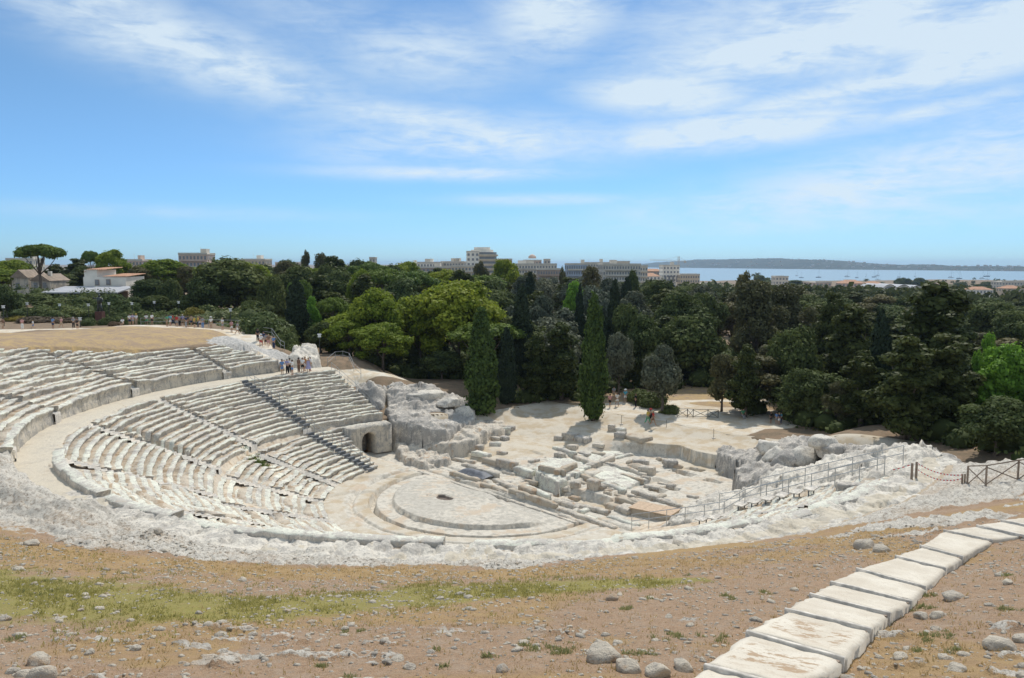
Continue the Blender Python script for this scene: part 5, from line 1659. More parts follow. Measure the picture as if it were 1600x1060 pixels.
for sd in (1, 2):
    rs = np.random.default_rng(160 + sd)
    L = []
    for k in range(34):
        a = rs.uniform(0, 2 * math.pi); f = math.sqrt(rs.random())
        rr = 4.9 * f; q = rs.uniform(1.1, 1.7)
        L.append((rr * math.cos(a), rr * math.sin(a), 12.4 - 1.5 * f * f + rs.uniform(-.7, .3), q, q, q * .62))
    reg('stone', crown_obj('stone', *crown(L, 9000, .28, sd + 20, up=.4, clump=.45)), trunk_mesh(11, .42, (.7, 0), [(l[0] * .9, l[1] * .9, l[2] - .4) for l in L[:10]], sd, .6), 13.8, 12.4)
for kind in ('cypress', 'cypress_dark'):
    for sd in (1, 2):
        rs = np.random.default_rng(180 + sd)
        L = []
        Hc = 16.0
        for k in range(44):
            f = rs.random() ** .9
            w = 1.62 * (min(1, (f + .03) / .16) ** .6) * (1 - f) ** .50 + .10
            a = rs.uniform(0, 2 * math.pi); o_ = w * rs.uniform(.25, .55)
            L.append((o_ * math.cos(a), o_ * math.sin(a), 1.1 + f * (Hc - 2.0), w * .62 + .1, w * .62 + .1, 1.35))
        for z in np.linspace(2.0, 13, 8):
            w = 1.5 * (1 - z / 17.5) ** .5
            L.append((0, 0, z, w * .95, w * .95, 1.6))
        for k in range(16):
            f = rs.uniform(.1, .92); w = 1.62 * (1 - f) ** .5 + .12; a = rs.uniform(0, 2 * math.pi)
            L.append((w * .98 * math.cos(a), w * .98 * math.sin(a), 1.6 + f * (Hc - 2.6), .34, .34, rs.uniform(.7, 1.3)))
        L.append((rs.uniform(-.2, .2), .1, Hc - .9, .16, .16, 1.0))
        reg(kind, crown_obj(kind, *crown(L, 9500, .21, sd + 30, vert=.72, clump=.42)), trunk_mesh(6, .22, (0, 0), [], sd), 16.0, 3.5)
for sd in (1, 2, 3):
    rs = np.random.default_rng(200 + sd)
    L = []
    for k in range(44):
        f = rs.random()
        w = 4.0 * (1 - f) ** .62 * min(1, .55 + f * 2.2) + .5
        a = rs.uniform(0, 2 * math.pi); o_ = w * rs.uniform(.35, .9)
        q = rs.uniform(.8, 1.5) * (1.1 - .45 * f)
        L.append((o_ * math.cos(a), o_ * math.sin(a), 2.6 + f * 11.6, q, q, q * .7))
    for z in np.linspace(4, 12.5, 6): L.append((0, 0, z, 2.5 * (1.15 - z / 14), 2.5 * (1.15 - z / 14), 1.6))
    reg('pine', crown_obj('pine', *crown(L, 10000, .27, sd + 40, clump=.5)), trunk_mesh(12, .32, (.4, .2), [(l[0], l[1], l[2]) for l in L[:12]], sd, .45), 15.0, 8.6)
for sd in (1, 2):
    rs = np.random.default_rng(220 + sd)
    L = []
    for k in range(30):
        f = rs.random()
        w = 3.5 * math.sin(math.pi * min(1, .18 + f * .82)) + .6
        a = rs.uniform(0, 2 * math.pi); o_ = w * rs.uniform(.3, 1.0)
        q = rs.uniform(.9, 1.5)
        L.append((o_ * math.cos(a), o_ * math.sin(a), 4.5 + f * 12.0, q, q, q * 1.05))
    reg('euc', crown_obj('euc', *crown(L, 9500, .25, sd + 50, vert=.35, core=.5, clump=.55)), trunk_mesh(13, .34, (.6, .4), [(l[0] * .9, l[1] * .9, l[2]) for l in L[:14]], sd, .35), 18.0, 9.2)
for sd in (1, 2):
    rs = np.random.default_rng(240 + sd)
    L = ball_lumps(rs, 26, (0, 0, 5.2), (3.0, 3.0, 3.6), (.8, 1.5), .85)
    reg('bright', crown_obj('bright', *crown(L, 8500, .24, sd + 60, core=.55, clump=.5)), trunk_mesh(5, .24, (.2, 0), [(l[0] * .8, l[1] * .8, l[2]) for l in L[:8]], sd), 9.8, 8.4)
for kind in ('bush', 'yellow', 'reed', 'brown'):
    for sd in (1, 2):
        rs = np.random.default_rng(260 + sd)
        L = []
        for k in range(20):
            a = rs.uniform(0, 2 * math.pi); f = math.sqrt(rs.random())
            q = rs.uniform(.55, .95)
            L.append((1.9 * f * math.cos(a), 1.9 * f * math.sin(a), 1.7 - 1.0 * f * f + rs.uniform(-.6, .3), q, q, q * .85))
        L.append((0, 0, .6, 1.7, 1.7, 1.1))
        reg(kind, crown_obj(kind, *crown(L, 4500, .16, sd + 70, vert=.5 if kind == 'reed' else 0, clump=.4)), trunk_mesh(1.4, .09, (.1, 0), [(.5, .3, 1.6), (-.5, .2, 1.5)], sd, name='stem'), 2.9, 5.0)
def palm_proto():
    b = MB()
    rs = random.Random(3)
    V = []; F = []
    for k in range(26):
        a = 2 * math.pi * k / 26 + rs.uniform(-.1, .1); e = rs.uniform(.1, .95)
        pts = []
        for i in range(6):
            f = i / 5
            rr = 2.6 * f * math.cos(e * (1 - .3 * f)); z = 8 + 2.6 * f * math.sin(e) - 2.2 * f * f * (1.1 - e * .5)
            pts.append((rr * math.cos(a), rr * math.sin(a), z))
        for i in range(5):
            w0 = .45 * math.sin(math.pi * min(.95, .15 + i / 5)); w1 = .45 * math.sin(math.pi * min(.97, .15 + (i + 1) / 5))
            nx, ny = -math.sin(a), math.cos(a)
            p, q = pts[i], pts[i + 1]
            n0 = len(V)
            V += [(p[0] - nx * w0, p[1] - ny * w0, p[2] - .12), p, (p[0] + nx * w0, p[1] + ny * w0, p[2] - .12), (q[0] - nx * w1, q[1] - ny * w1, q[2] - .12), q, (q[0] + nx * w1, q[1] + ny * w1, q[2] - .12)]
            F += [(n0, n0 + 1, n0 + 4, n0 + 3), (n0 + 1, n0 + 2, n0 + 5, n0 + 4)]
    me = mk('crown', V, np.array(F), LM['palm'], attrs=dict(leaf=np.random.default_rng(1).random(len(V))), link=False)
    reg('palm', me, trunk_mesh(8, .22, (.2, 0), [], 3), 9.4, 5.2)
palm_proto()

TREES = []
def tree(kind, x, y, H, Wd, label, group=None, cat='tree', name=None, zb=None, depth=None):
    k = int(abs(x * 13 + y * 7)) % len(PROTO[kind])
    cm, tm, h0, w0 = PROTO[kind][k]
    z = gnd(x, y) if zb is None else zb
    t = thing(name or NM[kind], label, cat, (x, y, z - .05), random.uniform(0, 6.28), group)
    t.scale = (Wd / w0, (depth or Wd) / w0, H / h0)
    inst('crown', cm, t)
    inst('trunk' if cat == 'tree' else 'stem', tm, t)
    TREES.append((x, y, Wd))
    return t
NM = dict(oak='holm_oak', olive='olive_tree', aleppo='aleppo_pine', stone='umbrella_pine', cypress='cypress_tree', cypress_dark='cypress_tree', pine='pine_tree', euc='eucalyptus_tree', bright='broadleaf_tree', bush='green_bush', yellow='yellow_bush', reed='reed_clump', brown='dry_bush', palm='palm_tree')

def tpx(kind, u, vtop, wpx, Y, label, group=None, cat='tree', base=None, **kw):
    """tree whose top shows at (u, vtop), wpx wide, standing at distance Y"""
    x = (u - 800) / FPX * Y / _cp * (1.0)
    zt = P(u, vtop, Y)[2]
    x = P(u, vtop, Y)[0]
    zb = gnd(x, Y) if base is None else base
    return tree(kind, x, Y, max(1.0, zt - zb), wpx / FPX * Y * 1.0, label, group, cat, zb=zb, **kw)

# named trees, left to right (u, top row, width in picture, distance)
tpx('stone', 60, 379, 76, 185, 'tall umbrella pine rising above the old stone house on the far left')
tpx('oak', 8, 440, 46, 140, 'dark round oak cut by the left edge of the picture above the path')
tpx('aleppo', 16, 404, 74, 215, 'bushy green pine at the left edge behind the umbrella pine', None)
tpx('pine', 118, 402, 60, 225, 'dark tree between the umbrella pine and the white house')
tpx('stone', 141, 390, 30, 230, 'small puff-topped pine just above the white house roof')
tpx('aleppo', 174, 389, 56, 225, 'dark rounded pine directly behind the right end of the white house')
tpx('oak', 100, 428, 60, 200, 'low dark oak between the old stone house and the white house')
tpx('oak', 128, 415, 50, 212, 'leafy oak above the lean-to roof, left of the white house wall', None)
tpx('euc', 215, 415, 48, 195, 'brownish loose tree right of the white house')
tpx('aleppo', 258, 403, 92, 205, 'broad green pine left of the terraced apartment block')
tpx('oak', 236, 432, 60, 172, 'dark oak below the broad green pine right of the white house', None)
tpx('oak', 266, 436, 46, 165, 'smaller rounded green oak in front of the broad green pine')
tpx('euc', 292, 412, 40, 200, 'thin pale green tree right of the broad green pine')
tpx('oak', 366, 398, 138, 165, 'huge dark spreading carob, the broadest dark crown left of the wood')
tpx('oak', 322, 425, 70, 158, 'left shoulder of dark foliage below the huge carob, a smaller oak')
tpx('oak', 424, 430, 56, 150, 'dark oak between the huge carob and the tall dark cypress', None)
tpx('euc', 444, 402, 46, 215, 'brown dry-looking tree above the dark oak, left of the twin eucalyptus')
tpx('cypress_dark', 462, 436, 40, 124, 'wide dark cypress above the visitors at the end of the walkway')
tpx('euc', 478, 389, 20, 230, 'left of the twin feathery eucalyptus tops on the skyline')
tpx('euc', 500, 388, 30, 230, 'right and taller of the twin feathery eucalyptus tops on the skyline')
tpx('pine', 520, 398, 70, 205, 'broad dark pine below the twin eucalyptus tops')
tpx('oak', 505, 410, 60, 185, 'dark crown standing just below the twin eucalyptus, left side', None)
tpx('stone', 468, 434, 44, 138, 'bright rounded pine top peeping out behind the wide dark cypress')
tpx('oak', 553, 402, 60, 210, 'round dark oak on the skyline right of the broad dark pine')
tpx('aleppo', 562, 417, 46, 160, 'small yellow-green pine on its own above the left big pine')
tpx('bright', 485, 463, 36, 130, 'bright green broadleaf between the dark cypress and the umbrella-shaped pine')
tpx('stone', 521, 462, 54, 124, 'round-topped green pine left of the two big yellow-green pines')
tpx('oak', 500, 500, 66, 118, 'shaded oak over the path behind the curved railing')
tpx('aleppo', 588, 449, 106, 116, 'left of the two big yellow-green cloud pines')
tpx('aleppo', 545, 500, 76, 112, 'low yellow-green pine branch mass at the left foot of the big pines')
tpx('aleppo', 715, 436, 152, 118, 'largest yellow-green cloud pine, right of the pair')
tpx('aleppo', 655, 456, 112, 121, 'middle yellow-green pine joining the two big ones')
tpx('aleppo', 597, 503, 96, 108, 'low lobe of yellow-green pine in front between the two big pines')
tpx('aleppo', 748, 460, 92, 119, 'right shoulder pine beside the front left cypress')
tpx('oak', 690, 545, 70, 110, 'shaded undergrowth oak between the trunks of the cloud pines')
tpx('cypress', 752, 481, 54, 95.0, 'dull green cypress behind the left outcrop, left of the sandy court', base=1.6)
tpx('cypress', 929, 461, 46, 93.5, 'tall bright green cypress standing alone on the sandy court', base=1.75)
tpx('cypress_dark', 815, 448, 44, 112, 'tall dark cypress in the shade left of the olive crowns')
tpx('cypress_dark', 792, 512, 34, 101, 'dark half-height cypress right of the dull green cypress')
tpx('pine', 878, 500, 84, 104, 'yellowish dark pine directly left of the bright green cypress')
tpx('pine', 838, 520, 60, 103, 'dark pine between the half-height cypress and the yellowish pine')
tpx('cypress_dark', 906, 446, 22, 128, 'slim dark cypress behind the left side of the bright cypress')
tpx('cypress_dark', 961, 437, 26, 126, 'slim dark cypress behind the right side of the bright cypress')
tpx('oak', 991, 421, 30, 190, 'very dark dense tree on the skyline left of the white seaside building')
tpx('cypress_dark', 810, 441, 10, 170, 'thin needle-like cypress below the domed apartment block')
tpx('euc', 826, 418, 34, 200, 'tall grey poplar-like tree below the domed apartment block')
tpx('aleppo', 790, 404, 60, 230, 'yellow-green tree on the skyline right of the curved white tower')
tpx('euc', 750, 406, 36, 240, 'olive-yellow tree in front of the curved white tower')
tpx('olive', 850, 462, 78, 125, 'grey-green olive crown in the wood behind the dark pines')
tpx('bright', 896, 435, 40, 165, 'vivid light green tree in the middle of the wood')
tpx('euc', 925, 408, 40, 220, 'yellowish feathery tree before the long apartment block')
tpx('euc', 879, 415, 18, 225, 'narrow yellow-green poplar before the long apartment blocks')
tpx('olive', 934, 440, 70, 150, 'grey feathery crown above and behind the bright cypress')
tpx('oak', 985, 465, 70, 118, 'grey-green oak right of the bright cypress, upper one')
tpx('oak', 1010, 490, 80, 112, 'grey-topped oak behind the lone olive')
tpx('olive', 968, 512, 56, 107, 'grey-green crown between the bright cypress and the lone olive')
tpx('olive', 1037, 540, 78, 95, 'lone rounded olive at the barrier by the sandy path', base=2.0)
tpx('oak', 1085, 485, 110, 116, 'large dark holm oak behind the barrier, grey lit top')
tpx('oak', 1060, 455, 90, 140, 'dark oak in the back of the wood below the white seaside building')
tpx('oak', 1105, 450, 70, 150, 'brown-green oak in the back of the wood below the beige building')
tpx('pine', 1168, 535, 66, 92, 'loose pine with bare forked trunk right of the barrier', base=2.0)
tpx('euc', 1130, 545, 50, 96, 'brownish thin tree left of the loose forked pine')
tpx('euc', 1185, 425, 90, 122, 'tall brown-tinged eucalyptus in the middle right of the wood')
tpx('euc', 1165, 421, 50, 135, 'twin-topped eucalyptus on the skyline left of the harbour view')
tpx('euc', 1235, 432, 80, 130, 'brownish eucalyptus right of the tall one, before the harbour sheds')
tpx('oak', 1245, 505, 92, 96, 'round holm oak with grey lit top, front of the wood right of the court')
tpx('oak', 1255, 575, 80, 88, 'dark low oak shading the seated visitors')
tpx('pine', 1335, 470, 110, 98, 'dark pine below the harbour, left of the tallest right-hand pine')
tpx('pine', 1300, 450, 70, 112, 'green-topped pine below the harbour sheds')
tpx('pine', 1470, 435, 170, 88, 'tallest dark pine on the right, broad flat top before the bay')
tpx('cypress_dark', 1378, 482, 46, 84, 'dark pointed cypress left of the tallest right-hand pine')
tpx('pine', 1420, 520, 130, 72, 'front dark pine leaning over the right rock outcrop')
tpx('pine', 1480, 515, 130, 74, 'front dark pine right of the leaning one')
tpx('pine', 1350, 545, 100, 82, 'shaded pine behind the middle of the right outcrop')
tpx('euc', 1310, 590, 50, 84, 'thin pale dry tree behind the left part of the right outcrop')
tpx('bright', 1572, 532, 110, 74, 'bright lime green tree at the right edge')
tpx('bright', 1548, 520, 46, 80, 'small bright green treetop above the lime green tree')
tpx('oak', 1562, 612, 120, 62, 'grey-leaved oak in front of the lime green tree at the right edge')
tpx('pine', 1600, 525, 60, 78, 'dark trunked pine cut by the right edge of the picture')
tpx('oak', 1560, 465, 100, 150, 'dark oak crown under the seaside hotel at the right edge')
tpx('oak', 1590, 480, 80, 130, 'dark rounded oak below the seaside hotel, cut by the right edge', None)

# bushes and hedges on the left plateau
for row in (('bush', 186, 451, 66, 150, 'vivid green bush beneath the white house wall'), ('bush', 110, 474, 70, 148, 'broad olive-green bush below the lean-to roof'), ('bush', 64, 470, 56, 150, 'dark green bush left of the broad olive-green one'),
            ('yellow', 300, 473, 44, 140, 'yellow rounded bush behind the crowd'), ('reed', 340, 482, 90, 135, 'wide grey-green reed bank right of the yellow bush'), ('bush', 268, 476, 50, 145, 'dull green bush left of the yellow one'),
            ('bush', 414, 478, 80, 114, 'tall rounded olive-yellow bush above the white path'), ('bush', 448, 514, 40, 106, 'low bright bush beside the white path'), ('bush', 462, 532, 40, 103, 'dark green bush on the brown knob by the visitors'),
            ('reed', 372, 500, 70, 122, 'bright grass-green reeds behind the white path top'), ('bush', 166, 492, 26, 128, 'round blue-green oleander left of the bronze figure'), ('bush', 138, 494, 28, 128, 'dark oleander on the left of the hill top'),
            ('bush', 184, 490, 26, 130, 'round oleander behind the dry twigs'), ('bush', 203, 490, 22, 128, 'small green bush behind the group in white'), ('bush', 222, 496, 20, 126, 'dark round bush between two groups of visitors'), ('reed', 245, 493, 34, 127, 'flowering pale bush right of the dark round one'),
            ('brown', 60, 492, 70, 138, 'dry orange-brown scrub behind the left path'), ('yellow', 24, 492, 44, 140, 'yellowish scrub at the left edge behind the path'), ('brown', 104, 495, 44, 136, 'dry scrub patch behind the man in blue'),
            ('bush', 216, 480, 60, 146, 'sunlit green bush in the middle behind the hill top'), ('bush', 240, 500, 36, 131, 'low green hedge piece behind the crowd'), ('bush', 1020, 606, 52, 99, 'dense green bush by the barrier under the lone olive'), ('bush', 1000, 604, 44, 101, 'yellow-lit bush along the sandy lane'), ('bush', 1048, 628, 34, 95, 'dark bush at the left end of the barrier'),
            ('brown', 178, 500, 22, 124, 'bare dry twigs on the hill crest')):
    k, u, v, w, Y, lab = row
    tpx(k, u, v, w, Y, lab, None, 'bush')

# plateau shrubs between the path and the houses
rbz = random.Random(4)
for i, (u, v, w, Y, k, lab) in enumerate(((30, 478, 60, 150, 'bush', 'green shrub left of the garden lamp at the far left'), (84, 482, 50, 142, 'bush', 'low olive shrub under the second garden lamp'), (128, 478, 50, 150, 'bush', 'leafy shrub between the lean-to and the bronze figure'), (186, 474, 50, 148, 'bush', 'broad shrub right of the bronze figure'), (205, 462, 50, 160, 'oak', 'small oak at the right corner of the white house'), (235, 484, 46, 138, 'bush', 'mid-green shrub behind the pale flowering bush'),
        (262, 488, 44, 134, 'reed', 'pale shrub left of the crowd railing'), (282, 490, 40, 132, 'bush', 'shrub standing just behind the crowd railing'), (310, 494, 44, 128, 'bush', 'dark shrub behind the right end of the crowd'), (388, 494, 60, 118, 'bush', 'olive-green shrub behind the four on the path'), (330, 470, 60, 150, 'bush', 'tall shrub behind the reed bank'), (366, 474, 60, 148, 'bush', 'shrub at the foot of the huge carob'), (300, 456, 60, 158, 'oak', 'dark young oak behind the yellow bush'), (250, 458, 60, 162, 'oak', 'dark young oak left of the yellow bush'), (400, 465, 60, 138, 'oak', 'dark young oak right of the huge carob'), (438, 490, 50, 118, 'bush', 'shaded shrub right of the tall olive-yellow bush'), (60, 455, 60, 168, 'bush', 'shrub at the foot of the terrace wall'), (90, 462, 60, 165, 'bush', 'shrub in front of the lean-to posts, left end'), (20, 462, 50, 160, 'bush', 'shrub below the left edge oak'))):
    tpx(k, u, v, w, Y, lab, None, 'bush' if k != 'oak' else 'tree')

# the rest of the wood, filled row by row
def skyline(u):
    return float(np.interp(u, [-100, 0, 100, 300, 420, 520, 620, 700, 800, 900, 1000, 1100, 1200, 1300, 1400, 1500, 1600, 1750], [413, 413, 410, 409, 403, 401, 405, 414, 419, 423, 428, 443, 446, 452, 456, 462, 462, 462]))
LAND = [(40, 'old stone house'), (165, 'white house'), (300, 'terraced block'), (365, 'huge carob'), (490, 'twin eucalyptus'), (590, 'left cloud pine'), (715, 'largest cloud pine'), (815, 'tall dark cypress'),
        (929, 'bright green cypress'), (1037, 'lone olive'), (1110, 'iron barrier'), (1185, 'tall brown eucalyptus'), (1300, 'harbour sheds'), (1380, 'arched sheds'), (1470, 'tallest right-hand pine'), (1565, 'lime green tree')]
fills = []
rf = random.Random(21)
for Yr, dxr in ((88, 7.0), (98, 7.0), (108, 7.0), (120, 7.5), (135, 8), (152, 8.5), (172, 9), (195, 10), (222, 11), (255, 12), (300, 14)):
    half = Yr * .70
    x = -half
    while x < half:
        xx = x + rf.uniform(-2.5, 2.5); yy = Yr + rf.uniform(-5, 5)
        x += dxr
        u, _ = proj(xx, yy, 8)
        if u < -30 or u > 1640: continue
        if yy < 128 and u < 480: continue
        if yy < 190 and u < 330: continue
        if yy < 170 and u < 440: continue
        if yy < 116 and u < 600: continue
        if yy < 115 and 880 < u < 1150: continue
        if yy < 104 and u < 1180: continue
        if any((xx - a) ** 2 + (yy - b) ** 2 < (.30 * w + 1.6) ** 2 for a, b, w in TREES): continue
        if u < 560: kind = rf.choice(['oak', 'oak', 'pine', 'aleppo', 'euc'])
        elif u < 800: kind = rf.choice(['oak', 'pine', 'aleppo', 'stone', 'oak'])
        elif u < 1120: kind = rf.choice(['oak', 'olive', 'oak', 'olive', 'cypress_dark', 'pine'])
        else: kind = rf.choice(['oak', 'euc', 'pine', 'oak', 'pine'])
        back = (Yr - 98) / 250.0
        vt = skyline(u) + rf.uniform(0, 14) + 95 * max(0, 1 - (Yr - 95) / 75.0) ** 1.1
        zb = gnd(xx, yy)
        ztop = P(u, vt, yy)[2]
        H = ztop - zb
        if H < 4: continue
        H = min(H, {'oak': 15, 'olive': 11, 'aleppo': 17, 'stone': 16, 'cypress_dark': 17, 'pine': 18, 'euc': 20}[kind] + (7 if Yr > 150 else 0)) * rf.uniform(.92, 1.0)
        Wd = {'oak': 9.5, 'olive': 8, 'aleppo': 11, 'stone': 10, 'cypress_dark': 3.2, 'pine': 8.5, 'euc': 8.5}[kind] * rf.uniform(.95, 1.3) * (1 + .25 * back)
        fills.append((u, xx, yy, H, Wd, kind, Yr))
        TREES.append((xx, yy, Wd))
del TREES[-len(fills):]
LOOK = dict(oak='dark holm oak', olive='grey-green olive', aleppo='yellow-green pine', stone='round-topped pine', cypress_dark='dark narrow cypress', pine='dark shaggy pine', euc='brownish loose eucalyptus')
ORD = ['first', 'second', 'third', 'fourth', 'fifth', 'sixth', 'seventh', 'eighth', 'ninth', 'tenth', 'eleventh', 'twelfth']
from collections import defaultdict
bucket = defaultdict(list)
for f in fills:
    u, Yr = f[0], f[6]
    near = min(LAND, key=lambda q: abs(q[0] - u))[1]
    depth = 'front' if Yr < 130 else ('middle' if Yr < 190 else 'back')
    bucket[(f[5], near, depth)].append(f)
PH = {'front': 'in front near %s', 'middle': 'in mid-wood near %s', 'back': 'on skyline near %s'}
for (kind, near, depth), fl in bucket.items():
    fl.sort(key=lambda f: f[0])
    for i, (u, xx, yy, H, Wd, kd, Yr) in enumerate(fl):
        where = PH[depth] % near
        lab = (LOOK[kind] + ' ' + where) if len(fl) == 1 else '%s from left, %s %s' % (ORD[i], LOOK[kind], where)
        tree(kind, xx, yy, H, Wd, lab, 'trees of the wood')

# far wood that reads as one mass, down to the shore
def far_wood():
    rs = np.random.default_rng(5)
    Y = np.exp(rs.uniform(math.log(340), math.log(1320), 5200)); a = rs.uniform(-.72, .78, 5200); x = Y * np.tan(a)
    uu = 800 + FPX * x / Y
    ok = (shore(x, Y) < -25) & ~((Y > 520) & (uu > 985) & (uu < 1470))
    x, Y = x[ok], Y[ok]
    z = T(x, Y); s = rs.uniform(2.6, 5.2, len(x)) * np.where(Y > 600, .75, 1.0)
    L = np.stack([x, Y, z + s * .75, s, s, s * rs.uniform(.75, 1.2, len(x))], -1)
    k = 46
    d = rs.normal(size=(len(L) * k, 3)); d[:, 2] = np.abs(d[:, 2]) * .9 - .15; d[:, 1] = np.where(rs.random(len(d)) < .6, -np.abs(d[:, 1]), d[:, 1]); d /= np.linalg.norm(d, axis=1, keepdims=True)
    LL = np.repeat(L, k, 0)
    bump = fbm(d[:, 0] * 2 + LL[:, 0], d[:, 1] * 2, d[:, 2] * 2, 2, 9)
    p = LL[:, :3] + d * LL[:, 3:] * (.92 + .22 * bump + .1 * rs.random(len(d)))[:, None]
    nrm = d + rs.normal(size=d.shape) * .45; nrm /= np.linalg.norm(nrm, axis=1, keepdims=True)
    t = np.cross(nrm, rs.normal(size=d.shape)); t /= np.linalg.norm(t, axis=1, keepdims=True); b = np.cross(nrm, t)
    w = (LL[:, 3] * .30 * rs.uniform(.6, 1.3, len(d)))[:, None]
    V = np.stack([p - t * w, p + b * w * .7, p + t * w, p - b * w * .7], 1).reshape(-1, 3)
    lv = np.clip(np.repeat(rs.normal(.4, .28, len(L)), k) + rs.normal(0, .15, len(d)) + .3 * bump, 0, 1)
    o = mk('distant_wood', V, np.arange(len(V)).reshape(-1, 4), LM['pine'], attrs=dict(leaf=np.repeat(lv, 4)))
    tag(o, 'mass of dark treetops reaching down to the shore of the bay', 'wood', kind='stuff')

def undergrowth():
    """shrubby dark growth under the trees along the edge of the wood"""
    rs = np.random.default_rng(15)
    L = []
    def row(pts, n, w, s0, s1):
        pts = [np.array(p, float) for p in pts]
        for _ in range(n):
            i = rs.integers(0, len(pts) - 1); f = rs.random()
            q = pts[i] * (1 - f) + pts[i + 1] * f + rs.normal(size=2) * w
            s = rs.uniform(s0, s1)
            L.append((q[0], q[1], gnd(q[0], q[1]) + s * .4, s * 1.15, s * 1.15, s * .9))
    row([(-23, 113), (-12, 118), (0, 113), (12, 112)], 70, 3.0, .7, 1.9)
    row([(0, 103), (8, 106), (14, 109)], 30, 1.2, .6, 1.5)
    row([(12, 117), (30, 116), (46, 108)], 80, 2.5, .8, 2.2)
    row([(34, 93), (38, 84), (42, 74), (44, 66)], 90, 2.2, .7, 2.0)
    row([(40, 63), (48, 62), (60, 62)], 60, 2.5, .7, 2.0)
    row([(50, 75), (50, 90), (44, 102), (70, 80)], 90, 5, 1.0, 2.8)
    row([(-40, 135), (-20, 133), (0, 130), (30, 130), (60, 120)], 160, 6, 1.2, 3.2)
    row([(-70, 150), (-95, 165), (-60, 165), (-110, 172)], 90, 5, .9, 2.4)
    V, F, A = crown(L, 52000, .26, 77, core=.8, clump=.5)
    o = mk('undergrowth', V, F, LM['oak'], attrs=dict(leaf=A))
    tag(o, 'dark shrubby undergrowth filling the ground beneath the trees', 'undergrowth', kind='stuff')
undergrowth()
far_wood()
for (u, v, Y, lab) in ((1354, 434, 1000, 'left of the three palms standing out against the bay'), (1367, 438, 960, 'middle of the three palms standing out against the bay'), (1378, 439, 950, 'right of the three palms standing out against the bay'),
                       (1184, 424, 900, 'right palm of the pair above the shore trees by the beige building'), (1178, 426, 910, 'left palm of the pair above the shore trees by the beige building'), (1520, 441, 900, 'palm standing in the gap of shore trees before the hotel'), (1508, 438, 900, 'taller palm left of the gap in the shore trees')):
    x = P(u, v, Y)[0]
    H = P(u, v, Y)[2] - T1(x, Y)
    tree('palm', x, Y, H, 8.5, lab, 'palms on the shore')
for i, (u, v, w, Y, lab) in enumerate(((1408, 433, 22, 1000, 'left dark clump of shore trees before the bay'), (1418, 434, 16, 1000, 'narrow dark shore tree right of the left clump'), (1437, 434, 30, 1000, 'broad dark shore tree hidden partly by the tallest pine'), (1212, 436, 44, 800, 'green shore tree mass right of the beige building'), (1240, 437, 36, 820, 'green tree clump left of the pink-roofed shed'),
                                     (1500, 440, 24, 900, 'shore tree right of the tallest pine'), (1545, 440, 40, 900, 'dark tree before the seaside hotel'), (1190, 428, 30, 880, 'tree clump between the palms and the beige building'))):
    x = P(u, v, Y)[0]
    tree('oak', x, Y, P(u, v, Y)[2] - T1(x, Y), w / FPX * Y, lab, 'trees along the shore')

# ------------------------------------------------------------------ bay, far shore, town
def water_mat():
    m, nb = newmat('sea_water')
    pos = nb.n('ShaderNodeNewGeometry').outputs['Position']
    mp = nb.n('ShaderNodeMapping', inp={0: pos}); mp.inputs['Scale'].default_value = (.02, .08, 1)
    a = nb.noise(mp.outputs[0], 2.0, 6, .6)
    finish(nb, nb.mix(nb.ramp(a, .35, .65), (.10, .20, .26), (.13, .24, .30)), .30, a, .25, .6, .5)
    return m
SEA = -18.0
xs = np.linspace(-9000, 9000, 60); ys = np.linspace(1150, 26000, 60)
X, Y_ = np.meshgrid(xs, ys)
o = mk('sea', np.stack([X, Y_, np.full(X.shape, SEA)], -1).reshape(-1, 3), grid_faces(60, 60), water_mat())
tag(o, kind='structure')

